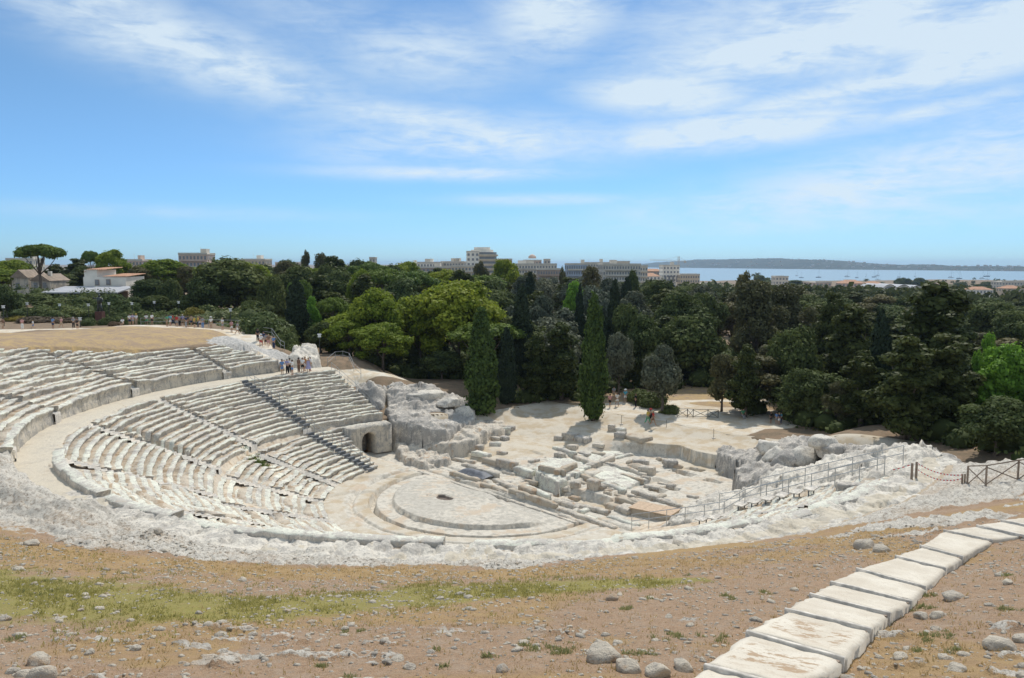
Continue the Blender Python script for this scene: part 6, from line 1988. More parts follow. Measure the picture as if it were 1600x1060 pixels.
def hills():
    # far shore: a low wooded ridge, nearer towards the right
    us = np.linspace(985, 1900, 420)
    top = np.interp(us, [985, 1000, 1030, 1060, 1085, 1110, 1150, 1200, 1260, 1310, 1345, 1400, 1450, 1520, 1600, 1750, 1900], [416, 413, 410.5, 408.5, 407, 405.5, 404.5, 404.5, 406, 407.5, 411, 414.5, 415.5, 416.5, 417.5, 419, 420])
    wat = np.interp(us, [985, 1070, 1300, 1600, 1900], [418.0, 418.8, 421.3, 424.3, 427])
    V = []
    nr = 26
    for u, vt, vw in zip(us, top, wat):
        q = G(u, vw, SEA)
        D = q[1]
        for k in range(nr):
            f = k / (nr - 1)
            Yk = D * (1 + .22 * f)
            xk = (q[0] / q[1]) * Yk
            zt = P(u, vt, D * 1.16)[2]
            prof = math.sin(math.pi * min(1, f / .727) * .5) if f <= .727 else 1 - .6 * (f - .727)
            V.append((xk, Yk, SEA - .5 + (zt - SEA) * prof))
    V = np.array(V)
    n = fbm(V[:, 0] * .012, V[:, 1] * .012, 0, 5, 171)
    n2 = fbm(V[:, 0] * .004, V[:, 1] * .004, 0, 3, 172)
    f = np.tile(np.linspace(0, 1, nr), len(us))
    V[:, 2] += (n * 9 + n2 * 8) * sst(0, .25, f)
    m, nb = newmat('far_shore_scrub')
    pos = nb.n('ShaderNodeNewGeometry').outputs['Position']
    a = nb.noise(pos, .008, 6, .65); b_ = nb.noise(pos, .03, 4)
    c = nb.mix(nb.ramp(a, .4, .6), (.020, .034, .030), (.042, .054, .042))
    c = nb.mix(nb.math('MULTIPLY', nb.ramp(b_, .60, .68), .55), c, (.16, .15, .12))
    finish(nb, c, .95)
    F = grid_faces(len(us), nr)[:, ::-1]
    tag(mk('far_shore_hills', V, F, m, smooth=True), kind='structure')
    rs = np.random.default_rng(3)
    b = MB()
    for _ in range(110):
        u = rs.uniform(1075, 1598); vw = np.interp(u, [985, 1070, 1300, 1600], [418, 418.8, 421.3, 424.3])
        q = G(u, vw, SEA); k = rs.integers(2, 17)
        i = int((u - 985) / 915 * 419); p = V[i * nr + k]
        b.box((p[0], p[1] - 6, p[2] + 3), (rs.uniform(10, 22), 10, rs.uniform(7, 11)), rs.uniform(-.4, .4), int(rs.integers(0, 2)))
    o = b.build('distant_houses', [plain('pale_far_wall', (.62, .58, .52)), plain('tan_far_wall', (.50, .40, .32))])
    tag(o, 'scatter of tiny pale houses on the far shore hills', 'houses', kind='stuff')
hills()

# sailing boats at anchor
hullm = plain('boat_hull_white', (.62, .63, .64), .4); hulld = plain('boat_hull_dark', (.05, .07, .11), .4); mastm = plain('boat_mast', (.30, .31, .33), .5, .3)
def hull_mesh(L, Wd, Hh, mat):
    V = []; F = []
    ns, m = 11, 7
    for i in range(ns):
        f = i / (ns - 1)
        w = Wd / 2 * (math.sin(math.pi * min(1, .12 + f * .95) ** .8) ** .75 if f < .98 else .03)
        sheer = Hh * (.85 + .35 * (f - .45) ** 2 * 2)
        for j in range(m):
            a = math.pi * j / (m - 1)
            V.append(((f - .5) * L, -w * math.cos(a), sheer - (sheer + .25 * Hh) * math.sin(a) ** .7))
    F = grid_faces(ns, m)
    caps = [np.arange(m)[None, ::-1], (np.arange(m) + (ns - 1) * m)[None, :]]
    deck = np.array([[i * m, (i + 1) * m, (i + 1) * m + m - 1, i * m + m - 1] for i in range(ns - 1)])
    return mk('hull', V, [F, deck, *caps], mat, link=False)
HM = {0: hull_mesh(13, 4, 1.5, hullm), 1: hull_mesh(13, 4, 1.5, hulld)}
def boat(u, v, k, rz, s, lab):
    x, y, z = G(u, v, SEA)
    t = thing('sailing_boat', lab, 'sailing boat', (x, y, SEA + .05), rz, 'sailing boats at anchor in the bay')
    t.scale = (s, s, s)
    inst('hull', HM[k], t)
    b = MB(); b.box((.4, 0, 1.75), (4.6, 2.2, .8), 0, 0, .8); b.build('cabin', hullm, t)
    b = MB(); b.tube([(.8, 0, 1.2), (.8, 0, 18.5)], [.16, .09], 6); b.tube([(.8, -1.3, 11), (.8, 1.3, 11)], .06, 5); b.build('mast', mastm, t)
    b = MB(); b.tube([(.8, 0, 3.0), (-5.0, 0, 3.1)], .28, 6); b.build('boom', hulld if k == 0 else hullm, t)
    b = MB(); b.tube([(6.3, 0, 1.8), (.8, 0, 18.2)], .05, 5); b.tube([(-6.2, 0, 1.7), (.8, 0, 18.4)], .04, 5); b.build('rigging', mastm, t)
for row in ((1245, 431.5, 0, .4, .9, 'small boat at the left end of the anchored boats'), (1252, 434.5, 1, -.3, .9, 'second boat from the left, lower than its neighbour'), (1279, 434, 1, .2, 1.25, 'third boat from the left, with a tall mast, alone on open water'), (1324, 433, 0, .1, 1.35, 'long boat above the pink-roofed shed, in mid bay'),
            (1339, 434.5, 1, .5, .9, 'small dark boat right of the long boat'), (1353, 433.5, 0, .9, .8, 'boat just above the left palm'), (1366, 433.5, 1, .2, 1.15, 'dark boat left of the close pair above the palms'), (1371, 431.5, 0, .3, 1.2, 'farther boat of the close pair above the palms'), (1371.5, 438, 0, -.2, .9, 'boat nearest the shore, right by the palms'),
            (1405, 433.5, 1, .3, .8, 'boat low behind the left shore clump'), (1430, 433, 0, .6, .9, 'boat whose mast shows over the shore trees'), (1486, 434.5, 0, .1, 1.35, 'left boat of the four right of the tallest pine'), (1499, 436, 1, .2, 1.25, 'second boat right of the tallest pine, lower in the water'), (1535, 436, 0, .1, 1.2, 'boat left of the big dark yacht'), (1542, 432.5, 1, .15, 1.6, 'big dark yacht before the seaside hotel'), (1543, 438, 0, .3, .95, 'small boat just below the big dark yacht'), (1402, 440, 0, 1.2, .7, 'tiny boat close inshore beside the left clump')):
    boat(*row)

# ------------------------------------------------------------------ buildings
glassm = plain('dark_window', (.22, .225, .23), .25, 0, .1, 3, .5)
CM = {k: plain(k + '_render', c, .85, 0, .08, .3) for k, c in dict(cream=(.68, .60, .49), beige=(.62, .50, .36), grey=(.60, .545, .46), white=(.80, .74, .64), pink=(.60, .45, .36), brown=(.42, .31, .24), blue=(.40, .45, .52)).items()}
roofm = plain('terracotta_roof', (.42, .23, .14), .85, 0, .2, .8)
greyroof = plain('grey_roof', (.40, .40, .41), .7, 0, .1, .5)
def building(name, label, u0, u1, vtop, Y, storeys, cols, col, depth=14, rz=0.0, roof='flat', balc=True, hut=0, base=None, group=None):
    """block with string of storeys, windows with frames, balconies, roof"""
    if name == 'apartment_block': vtop += 6 if u1 - u0 > 30 and u0 > 600 else 4
    a, b = P(u0, vtop, Y), P(u1, vtop, Y)
    Wd = b[0] - a[0]; xm = (a[0] + b[0]) / 2
    zb = (T1(xm, Y) if base is None else base) - .5
    H = a[2] - zb
    t = thing(name, label, 'building', (xm, Y + depth / 2, zb), rz, group)
    mb = MB(); mb.box((0, 0, H / 2), (Wd, depth, H)); mb.build('wall', CM[col], t)
    sh = H / max(1, round(H / 3.3)); n = int(round(H / sh))
    vis = min(n, storeys)
    cw = Wd / cols
    mb = MB(); fm = MB()
    for s_ in range(n - vis, n):
        zc = s_ * sh + sh * .52
        for face in (-1, 1):
            for c in range(cols):
                x = -Wd / 2 + cw * (c + .5)
                fm.box((x, face * (depth / 2 + .04), zc), (cw * .52 + .2, .10, sh * .50 + .2))
                mb.box((x, face * (depth / 2 + .11), zc), (cw * .52, .06, sh * .50))
        nd = max(2, int(depth / cw / 1.3))
        for face in (-1, 1):
            for c in range(nd):
                y = -depth / 2 + depth / nd * (c + .5)
                fm.box((face * (Wd / 2 + .04), y, zc), (.10, depth / nd * .4 + .2, sh * .5 + .2))
                mb.box((face * (Wd / 2 + .11), y, zc), (.06, depth / nd * .4, sh * .5))
        if balc and s_ > 0:
            q = MB(); q.box((0, -depth / 2 - .65, s_ * sh + .05), (Wd * .86, 1.2, .16)); q.box((0, -depth / 2 - 1.22, s_ * sh + .55), (Wd * .86, .06, .9)); q.build('balcony', CM['grey'] if s_ % 2 else CM[col], t)
    wr = tag(fm.build('window_frame', CM[col], t), kind='stuff'); tag(mb.build('window_pane', glassm, wr), kind='stuff')
    q = MB()
    if roof == 'flat':
        q.box((0, 0, H + .15), (Wd + .5, depth + .5, .3)); q.box((0, -depth / 2, H + .65), (Wd + .3, .2, .7)); q.box((0, depth / 2, H + .65), (Wd + .3, .2, .7))
        q.build('roof', CM['grey'], t)
    else:
        q.add([(-Wd / 2 - .4, -depth / 2 - .4, H), (Wd / 2 + .4, -depth / 2 - .4, H), (Wd / 2 + .4, depth / 2 + .4, H), (-Wd / 2 - .4, depth / 2 + .4, H), (-Wd / 2 + depth * .3, 0, H + depth * .16), (Wd / 2 - depth * .3, 0, H + depth * .16)],
              [(0, 1, 5, 4), (1, 2, 5), (2, 3, 4, 5), (3, 0, 4), (3, 2, 1, 0)])
        q.build('roof', roofm, t)
    rs = random.Random(int(u0))
    for k in range(hut):
        q = MB(); w = Wd * rs.uniform(.10, .22)
        q.box((rs.uniform(-.35, .35) * Wd, 0, H + 1.7), (w, depth * .4, 2.9)); q.build('roof_hut', CM[rs.choice(['grey', 'white', col])], t); q = MB(); q.box((rs.uniform(-.35, .35) * Wd, 1, H + 2.3), (.08, .08, 4.0))
        q.build('aerial', CM['grey'], t)
    return t
Bd = building
Bd('apartment_block', 'terraced grey-pink apartment block on the skyline above the huge carob', 277, 320, 394, 420, 5, 8, 'pink', 16, .1, 'flat', True, 1)
Bd('apartment_block', 'small pink building peeping over the pines right of the white house', 196, 222, 404, 430, 2, 5, 'pink', 12, .0, 'flat', False, 1)
Bd('apartment_block', 'pale far block at the left edge behind the umbrella pine', 8, 48, 402, 450, 2, 7, 'cream', 14, .1, 'flat', False, 1)
Bd('apartment_block', 'low beige building on the skyline right of the huge carob', 376, 414, 403, 480, 2, 7, 'beige', 14, 0, 'flat', False, 1)
Bd('apartment_block', 'brown rooftop between the carob and the twin eucalyptus', 430, 466, 408, 500, 2, 6, 'brown', 14, 0, 'flat', False, 0)
Bd('apartment_block', 'single slim grey tower block over the trees, left of the town', 577, 586, 400, 560, 3, 2, 'grey', 8, 0, 'flat', False, 0)
Bd('apartment_block', 'left pale apartment block of the skyline group before the curved tower', 652, 690, 405.5, 560, 4, 8, 'white', 14, .0, 'flat', True, 2)
Bd('apartment_block', 'brown-balconied block between two pale ones left of the curved tower', 640, 730, 413, 520, 3, 14, 'brown', 14, .0, 'flat', True, 1)
Bd('apartment_block', 'grey block with antennas just left of the curved tower', 690, 726, 404.5, 570, 4, 8, 'grey', 14, -.1, 'flat', True, 3)
Bd('apartment_block', 'tan low block right under the curved tower', 705, 742, 411, 500, 3, 7, 'beige', 12, 0, 'flat', True, 0)
Bd('apartment_block', 'far pale block at the left end of the skyline group', 622, 652, 409, 620, 2, 6, 'cream', 14, 0, 'flat', False, 1)
# curved tower: block with a rounded end and a drum on the roof
tw = Bd('tower_block', 'tall white tower with rounded balconied end and a drum on its roof', 728, 748, 394.5, 540, 7, 3, 'white', 15, .05, 'flat', False, 0)
q = MB(); a = P(755, 394, 540); zb = tw.location.z; Ht = a[2] - zb; Rr = 9.2
xo = a[0] - tw.location.x
q.tube([(xo, 2, 0), (xo, 2, Ht)], Rr, 22); q.build('round_wing', CM['cream'], tw)
for k in range(7):
    q = MB(); z = Ht - 1.6 - 3.2 * k
    q.tube([(xo, 2, z - 1.2), (xo, 2, z - .1)], Rr + 1.1, 22); q.build('balcony_ring', CM['beige'], tw)
    q = MB(); q.tube([(xo, 2, z), (xo, 2, z + 1.5)], Rr + .08, 22); q.build('window_band', glassm, tw)
q = MB(); q.tube([(xo - 1, 2, Ht), (xo - 1, 2, Ht + 1.6)], Rr * .86, 20); q.tube([(xo - 1, 2, Ht + 1.7), (xo - 1, 2, Ht + 3.4)], Rr * .62, 20); q.build('roof_drum', CM['white'], tw)
Bd('apartment_block', 'brick-brown flat building just right of the curved tower', 776, 800, 402.5, 560, 3, 6, 'brown', 14, 0, 'flat', True, 0)
Bd('apartment_block', 'long pale block below the skyline right of the curved tower', 806, 870, 408, 560, 4, 14, 'cream', 14, 0, 'flat', True, 2)
dm = Bd('apartment_block', 'reddish block carrying a small dome on the skyline', 818, 846, 404, 640, 3, 6, 'pink', 16, 0, 'flat', False, 0)
q = MB(); Hh = P(833, 404, 640)[2] - dm.location.z
q.tube([(0, 0, Hh), (0, 0, Hh + 1.6), (0, 0, Hh + 2.8), (0, 0, Hh + 3.4)], [3.4, 3.2, 2.0, .4], 14); q.build('dome', CM['pink'], dm)
Bd('apartment_block', 'stubby grey roof tower block right of the small dome', 850, 860, 402.5, 650, 2, 2, 'grey', 9, 0, 'flat', False, 0)
Bd('apartment_block', 'low brown-windowed block at treetop level in the middle of the town', 840, 876, 416, 460, 3, 9, 'brown', 12, 0, 'flat', True, 0)
Bd('apartment_block', 'blue-grey glazed block left of the yellowish feathery tree', 885, 918, 408, 480, 4, 9, 'blue', 14, 0, 'flat', True, 1)
Bd('apartment_block', 'grey roofed terrace block behind the blue-grey glazed one', 914, 952, 406, 540, 3, 9, 'grey', 14, 0, 'flat', True, 1)
Bd('apartment_block', 'long balconied apartment block with flat grey roof left of the bay', 940, 1000, 408.5, 470, 4, 14, 'grey', 16, .08, 'flat', True, 1)
Bd('apartment_block', 'pale penthouse block on the skyline above the long balconied block', 956, 984, 406, 560, 2, 7, 'cream', 14, 0, 'flat', False, 0)
Bd('apartment_block', 'narrow block stepping down toward the bay at the right end of the town', 996, 1012, 413, 520, 3, 4, 'cream', 12, 0, 'flat', True, 0)
wb = Bd('seaside_building', 'white stepped building with arched windows beside the tower crane', 1036, 1062, 416, 620, 4, 5, 'white', 16, .0, 'flat', False, 1)
for k in range(4):
    q = MB(); Hh = P(1045, 416, 620)[2] - wb.location.z; x = -4.6 + 3.1 * k
    q.box((x, -8.2, Hh - 10.5), (1.5, .2, 4.6)); q.tube([(x, -8.12, Hh - 8.2), (x, -8.35, Hh - 8.2)], .75, 12); q.build('arched_window', glassm, wb)
q = MB(); q.box((-14, 0, 7.5), (14, 14, 15)); q.build('side_wing', CM['white'], wb)
Bd('seaside_building', 'long beige building with small square windows right of the white one', 1064, 1094, 430, 600, 3, 8, 'beige', 14, -.05, 'flat', False, 0)
Bd('seaside_building', 'low white hall with a terracotta roof left of the white stepped building', 1004, 1032, 432, 600, 1, 5, 'white', 16, 0, 'hip', False, 0)
Bd('seaside_building', 'brown roofed house row behind the low white hall', 1006, 1036, 424, 720, 2, 6, 'brown', 14, 0, 'hip', False, 0)
Bd('seaside_building', 'small white shed among the trees below the beige building', 1047, 1056, 443.5, 520, 1, 2, 'white', 8, 0, 'flat', False, 0)
Bd('shed', 'flat pale shed roof at the shore right of the beige building', 1096, 1126, 444, 620, 1, 6, 'grey', 18, 0, 'flat', False, 0)
Bd('shed', 'white-roofed shed beside the tall brown eucalyptus', 1180, 1200, 444, 640, 1, 4, 'white', 16, 0, 'flat', False, 0)
Bd('shed', 'pale box building with a mast above the treetops left of the bay boats', 1212, 1232, 433, 700, 2, 4, 'cream', 12, 0, 'flat', False, 0)
Bd('warehouse', 'pink warehouse with a long pale roof edge below the third boat', 1272, 1298, 442, 640, 1, 4, 'pink', 22, .1, 'flat', False, 0)
Bd('warehouse', 'long terracotta-roofed warehouse below the anchored boats', 1318, 1352, 443, 680, 1, 6, 'pink', 18, -.1, 'hip', False, 0)
Bd('warehouse', 'small tan house with a flat roof beside the long warehouse', 1325, 1337, 439, 760, 1, 3, 'beige', 10, 0, 'flat', False, 0)
Bd('warehouse', 'second terracotta-roofed warehouse, left of the arched sheds', 1356, 1382, 444.5, 680, 1, 5, 'pink', 16, 0, 'hip', False, 0)
hotel = Bd('hotel', 'long stepped hotel with dark glass bands at the right edge by the bay', 1566, 1640, 441, 760, 3, 16, 'grey', 18, 0, 'flat', True, 1)
Bd('shed', 'orange-roofed low house below the hotel at the right edge', 1574, 1600, 451, 600, 1, 5, 'beige', 14, 0, 'hip', False, 0)
Bd('shed', 'low pale roof between the tallest pine and the hotel', 1520, 1552, 453, 600, 1, 6, 'white', 14, 0, 'hip', False, 0)
# vaulted sheds
def vault(u0, u1, v, Y, lab):
    a, b = P(u0, v, Y), P(u1, v, Y); Wd = b[0] - a[0]; xm = (a[0] + b[0]) / 2; zb = T1(xm, Y); H = a[2] - zb
    t = thing('arched_shed', lab, 'shed', (xm, Y, zb), .0, 'arched sheds by the shore')
    rise = Wd * .24; n = 12; Dp = 40
    V = []; 
    for y in (0, Dp):
        for k in range(n + 1):
            f = k / n; V.append(((f - .5) * Wd, y, H - rise + rise * math.sin(math.pi * f)))
    F = np.array([[k, k + 1, n + 2 + k, n + 1 + k] for k in range(n)])
    mk('roof', V, F, greyroof, parent=t, smooth=True)
    mb = MB(); fr = [((k / n - .5) * Wd * .96, .35, H - rise + (rise - .6) * math.sin(math.pi * k / n)) for k in range(n + 1)]
    mb.add(fr + [(Wd * .48, .35, 0), (-Wd * .48, .35, 0)], [tuple(range(n + 3))]); mb.box((0, Dp / 2, (H - rise) / 2), (Wd * .97, Dp - 1, H - rise)); mb.build('wall', CM['grey'], t)
    mb = MB(); mb.add([(p[0] * .8, .25, H - rise + (p[2] - H + rise) * .8 - .4) for p in fr], [tuple(range(n + 1))]); mb.build('fanlight', glassm, t)
vault(1380, 1402, 444.5, 600, 'left of the three grey arched sheds')
vault(1401, 1424, 445, 600, 'middle of the three grey arched sheds')
vault(1423, 1446, 446, 600, 'right of the three grey arched sheds, partly behind the tallest pine')

# tower crane
cx, cy, cz = P(1060.5, 401, 900)
zb = T1(cx, cy)
cr = thing('tower_crane', 'thin tower crane with its jib pointing left above the white stepped building', 'crane', (cx, cy, zb))
Hc = cz - zb
def lattice(b, p, q, w, n):
    p, q = Vector(p), Vector(q)
    up = Vector((0, 0, 1)) if abs((q - p).normalized().z) < .9 else Vector((0, 1, 0))
    s = (q - p).cross(up).normalized() * w; t_ = s.cross(q - p).normalized() * w
    for a in (s + t_, s - t_, -s + t_, -s - t_): b.tube([p + a, q + a], .14, 4)
    for i in range(n):
        a, c = p.lerp(q, i / n), p.lerp(q, (i + 1) / n)
        b.tube([a + s + t_, c - s + t_], .09, 4); b.tube([a + s - t_, c - s - t_], .09, 4)
b = MB(); lattice(b, (0, 0, 0), (0, 0, Hc), .8, 14); b.build('mast', CM['grey'], cr)
b = MB(); lattice(b, (0, 0, Hc - 5), (-33, 0, Hc - 4), .5, 16); b.build('jib', CM['grey'], cr)
b = MB(); lattice(b, (0, 0, Hc - 5), (8, 0, Hc - 5), .5, 4); b.box((7.5, 0, Hc - 6.2), (2.4, 1.6, 2.2)); b.build('counter_jib', CM['grey'], cr)
b = MB(); b.tube([(0, 0, Hc), (-20, 0, Hc - 4.2)], .08, 4); b.tube([(0, 0, Hc), (7, 0, Hc - 4.6)], .08, 4); b.build('stay', CM['grey'], cr)

# house with lean-to on the left, old stone house
hx, hy, _ = P(164, 452, 178)
hz = T1(hx, hy)
def zpx(v, Y=178): return P(164, v, Y)[2]
wh = thing('white_house', 'white two-level house with orange tiled roof above the left plateau', 'house', (hx, hy, hz))
zr = zpx(433) - hz; k = 178 / FPX
mb = MB(); mb.box((0, 4.5, zr / 2), (66 * k, 9, zr)); mb.build('wall', CM['white'], wh)
mb = MB(); mb.box((-22 * k, 4.5, zr + .8), (20 * k, 8.6, 1.6)); mb.build('raised_wall', CM['white'], wh)
def tiles(x0, x1, y0, y1, z0, z1, nm='roof'):
    mb = MB(); n = int((x1 - x0) / .45)
    w = (x1 - x0) / n
    for i in range(n):
        xa = x0 + w * i
        mb.add([(xa, y0, z0), (xa + w * .5, y0, z0 + .12), (xa + w, y0, z0), (xa, y1, z1), (xa + w * .5, y1, z1 + .12), (xa + w, y1, z1)], [(0, 1, 4, 3), (1, 2, 5, 4)])
    mb.build(nm, roofm, wh)
tiles(-2 * k, 33 * k + .3, -.4, 9.4, zr + .1, zr + .62)
tiles(-28 * k, -1.5 * k, -.2, 9.2, zr + 1.65, zr + 2.1)
tiles(-32 * k, -28 * k, -.2, 9.2, zr + 1.2, zr + 1.6)
for (u, v) in ((152.5, 441.5), (170, 441)):
    mb = MB(); mb.box(((u - 164) * k, -.06, zpx(v) - hz), (1.0, .12, 1.3)); f = mb.build('window', CM['brown'], wh)
    mb = MB(); mb.box(((u - 164) * k, -.15, zpx(v) - hz), (.8, .10, 1.1)); mb.build('pane', glassm, f)
lt = thing('lean_to', 'long open lean-to with a pale flat roof in front of the white house', 'shelter', (P(128, 456, 172)[0], 172, T1(P(128, 456, 172)[0], 172)))
zt = P(128, 452, 172)[2] - lt.location.z
kk = 172 / FPX
mb = MB(); mb.add([(-52 * kk, -3, zt - .6), (66 * kk, -3, zt - .6), (66 * kk, 5, zt + .5), (-46 * kk, 5, zt + .5), (-52 * kk, -3, zt - .85), (66 * kk, -3, zt - .85), (66 * kk, 5, zt + .25), (-46 * kk, 5, zt + .25)], [(0, 1, 2, 3), (7, 6, 5, 4), (0, 4, 5, 1), (1, 5, 6, 2), (2, 6, 7, 3), (3, 7, 4, 0)]); mb.build('roof', greyroof, lt)
for i in range(13):
    mb = MB(); mb.box(((-50 + i * 9.3) * kk, -2.7, (zt - .8) / 2), (.2, .2, zt - .8)); mb.build('post', M['wood_dark'], lt)
mb = MB(); mb.box((4 * kk, 4.6, (zt - .6) / 2), (104 * kk, .3, zt - .6)); mb.build('back_wall', CM['brown'], lt)
oh = thing('stone_house', 'old grey stone house with a low pitched roof under the umbrella pine', 'house', (P(48, 450, 188)[0], 188, T1(P(48, 450, 188)[0], 188)))
kk = 188 / FPX; zw = P(48, 434, 188)[2] - oh.location.z
mb = MB(); mb.box((-16 * kk, 4, zw / 2), (26 * kk, 8, zw)); mb.box((16 * kk, 4, zw / 2 - .4), (30 * kk, 8, zw - .8)); mb.build('wall', M['wall_stone'], oh)
def gable(x0, x1, z, h, nm):
    mb = MB(); mb.add([(x0, -.5, z), (x1, -.5, z), (x1, 8.5, z), (x0, 8.5, z), ((x0 + x1) / 2, -.5, z + h), ((x0 + x1) / 2, 8.5, z + h)], [(0, 4, 5, 3), (1, 2, 5, 4), (0, 1, 4), (2, 3, 5), (3, 2, 1, 0)]); mb.build(nm, plain('old_roof_tiles', (.30, .235, .18), .9, 0, .2, 1), oh)
gable(-30 * kk, -2 * kk, zw, 1.9, 'roof'); gable(0 * kk, 32 * kk, zw - .8, 1.7, 'roof')
mb = MB(); mb.box((20 * kk, 3, zw + .9), (.7, .7, 1.2)); mb.build('chimney', CM['white'], oh)
for x in (-20, 8, 22):
    mb = MB(); mb.box((x * kk, -.05, zw * .55), (.9, .12, 1.3)); mb.build('window', glassm, oh)
wl = thing('terrace_wall', 'low stone terrace wall under the old stone house', 'wall', (P(50, 465, 175)[0], 175, T1(P(50, 465, 175)[0], 175)))
for i in range(8):
    mb = MB(); mb.box((-8 + i * 2.3, 0, .8), (2.26, .6, 2.4 - .1 * (i % 3))); mb.build('wall_section', M['wall_stone'], wl)

# garden lamps on the plateau
gl = plain('lamp_globe', (.70, .71, .70), .4)
for i, (u, v, Y, lab) in enumerate(((5, 480, 128, 'white square lamp on a post at the left edge of the path'), (42, 475, 145, 'garden lamp left of the broad olive-green bush'), (93, 477, 145, 'garden lamp in front of the lean-to'), (138, 477, 145, 'garden lamp left of the bronze figure'), (170, 475, 145, 'garden lamp right of the bronze figure'), (206, 475, 145, 'garden lamp above the round oleanders'), (241, 473, 145, 'garden lamp above the pale flowering bush'), (279, 473, 142, 'garden lamp next to the yellow bush'), (125, 499, 122, 'low white lamp head beside the man in black on the crest'), (360, 485, 120, 'garden lamp over the reeds by the white path'), (499, 525, 104, 'lamp in the shade above the curved railing'))):
    x, y, z = P(u, v, Y); zb = T1(x, y)
    t = thing('garden_lamp', lab, 'lamp', (x, y, zb), 0, 'garden lamps on the plateau')
    b = MB(); b.tube([(0, 0, -.2), (0, 0, z - zb - .2)], .05, 6); b.build('post', M['iron'], t)
    b = MB(); b.box((0, 0, z - zb), (.40, .40, .36), .4, 0, .8); b.box((0, 0, z - zb + .21), (.5, .5, .07), .4); b.build('lamp_head', gl, t)

# bronze figure on a red-brown base
x, y, z = P(156, 487, 134); zb = T1(x, y)
fg = thing('bronze_statue', 'dark bronze figure on a red-brown base behind the hill crest', 'statue', (x, y, zb))
zs0 = z - zb
b = MB(); b.box((0, 0, zs0 / 2), (1.2, 1.1, max(.6, zs0))); b.build('pedestal', plain('rust_red_plinth', (.10, .045, .035), .8), fg)
mat_br = plain('bronze', (.07, .075, .07), .5, .5)
b = MB()
b.tube([(-.25, 0, zs0), (-.22, 0, zs0 + .7), (-.1, 0, zs0 + 1.4), (0, 0, zs0 + 1.6)], [.20, .19, .26, .3], 8)
b.tube([(.35, 0, zs0), (.26, 0, zs0 + .7), (.1, 0, zs0 + 1.4)], [.2, .18, .25], 8)
b.tube([(0, 0, zs0 + 1.35), (0, 0, zs0 + 1.9), (.02, 0, zs0 + 2.35), (.03, 0, zs0 + 2.5)], [.34, .42, .40, .15], 10)
b.tube([(.03, 0, zs0 + 2.42), (.05, -.03, zs0 + 2.6), (.05, -.03, zs0 + 2.85), (.05, 0, zs0 + 2.98)], [.12, .21, .20, .06], 8)
b.tube([(.40, 0, zs0 + 2.3), (.62, -.1, zs0 + 1.9), (.50, -.35, zs0 + 1.6)], [.15, .13, .09], 7)
b.tube([(-.38, 0, zs0 + 2.3), (-.72, .0, zs0 + 2.2), (-1.0, -.1, zs0 + 2.45)], [.15, .12, .08], 7)
b.build('figure', mat_br, fg, smooth=True)

# ------------------------------------------------------------------ visitors
def skin_mesh(name, joints, edges, sub=1):
    """one continuous limb-and-body surface grown round joints: joints = (x, y, z, radius)"""
    me = bpy.data.meshes.new(name)
    me.from_pydata([j[:3] for j in joints], edges, [])
    o = bpy.data.objects.new(name, me); COL.objects.link(o)
    md = o.modifiers.new('skin', 'SKIN')
    sv = me.skin_vertices[0].data if me.skin_vertices else None
    for i, j in enumerate(joints):
        r = j[3]; sv[i].radius = (r, r) if not isinstance(r, tuple) else r
    sv[0].use_root = True
    if sub:
        s = o.modifiers.new('sub', 'SUBSURF'); s.levels = sub; s.render_levels = sub
    dg = bpy.context.evaluated_depsgraph_get()
    m2 = bpy.data.meshes.new_from_object(o.evaluated_get(dg))
    m2.name = name
    bpy.data.objects.remove(o); bpy.data.meshes.remove(me)
    m2.polygons.foreach_set('use_smooth', np.ones(len(m2.polygons), bool))
    m2.materials.clear()
    m2.materials.append(None)
    return m2

def pose(legs=((0, 0), (0, 0)), arms=((0, .15), (0, .15)), lean=0.0, sit=False, head=0.0):
    """legs: (thigh, knee) pitch per side; arms: (upper pitch, elbow bend) per side; facing -Y"""
    s, c = math.sin, math.cos
    J = {}
    hz = .93 if not sit else .42
    def pt(base, ang, ln, side=0.0): return (base[0] + side, base[1] - s(ang) * ln, base[2] - c(ang) * ln)
    J['pelvis'] = (0, 0, hz, .135)
    J['waist'] = (0, -s(lean) * .16, hz + .17, .125)
    J['chest'] = (0, -s(lean) * .40, hz + .40, .150)
    J['neck'] = (0, -s(lean) * .54 - .01, hz + .555, .058)
    J['head'] = (0, -s(lean) * .60 - .02, hz + .65, .088)
    J['crown'] = (0, -s(lean) * .64 - .015, hz + .755, .080)
    J['nose'] = (s(head) * .09, -s(lean) * .6 - .115, hz + .675, .020)
    for i, sd in ((0, -1), (1, 1)):
        th, kn = legs[i]
        hip = (sd * .095, 0, hz - .04); J['hip%d' % i] = (*hip, .095)
        k = pt(hip, th, .43); J['knee%d' % i] = (*k, .062)
        a = pt(k, th - kn, .42); J['ankle%d' % i] = (*a, .042)
        J['toe%d' % i] = (a[0] + sd * .02, a[1] - .17, a[2] - .03, .035)
        J['heel%d' % i] = (a[0], a[1] + .03, a[2] - .035, .035)
        up, el = arms[i]
        sh = (sd * .185, -s(lean) * .47, hz + .475); J['sho%d' % i] = (*sh, .062)
        e = pt(sh, up, .28, sd * .05); J['elb%d' % i] = (*e, .044)
        w = pt(e, up + el, .25, -sd * .01); J['wri%d' % i] = (*w, .032)
        hd = pt(w, up + el, .10); J['hand%d' % i] = (*hd, .036)
    return J
EDG = [('pelvis', 'waist'), ('waist', 'chest'), ('chest', 'neck'), ('neck', 'head'), ('head', 'crown'), ('head', 'nose')]
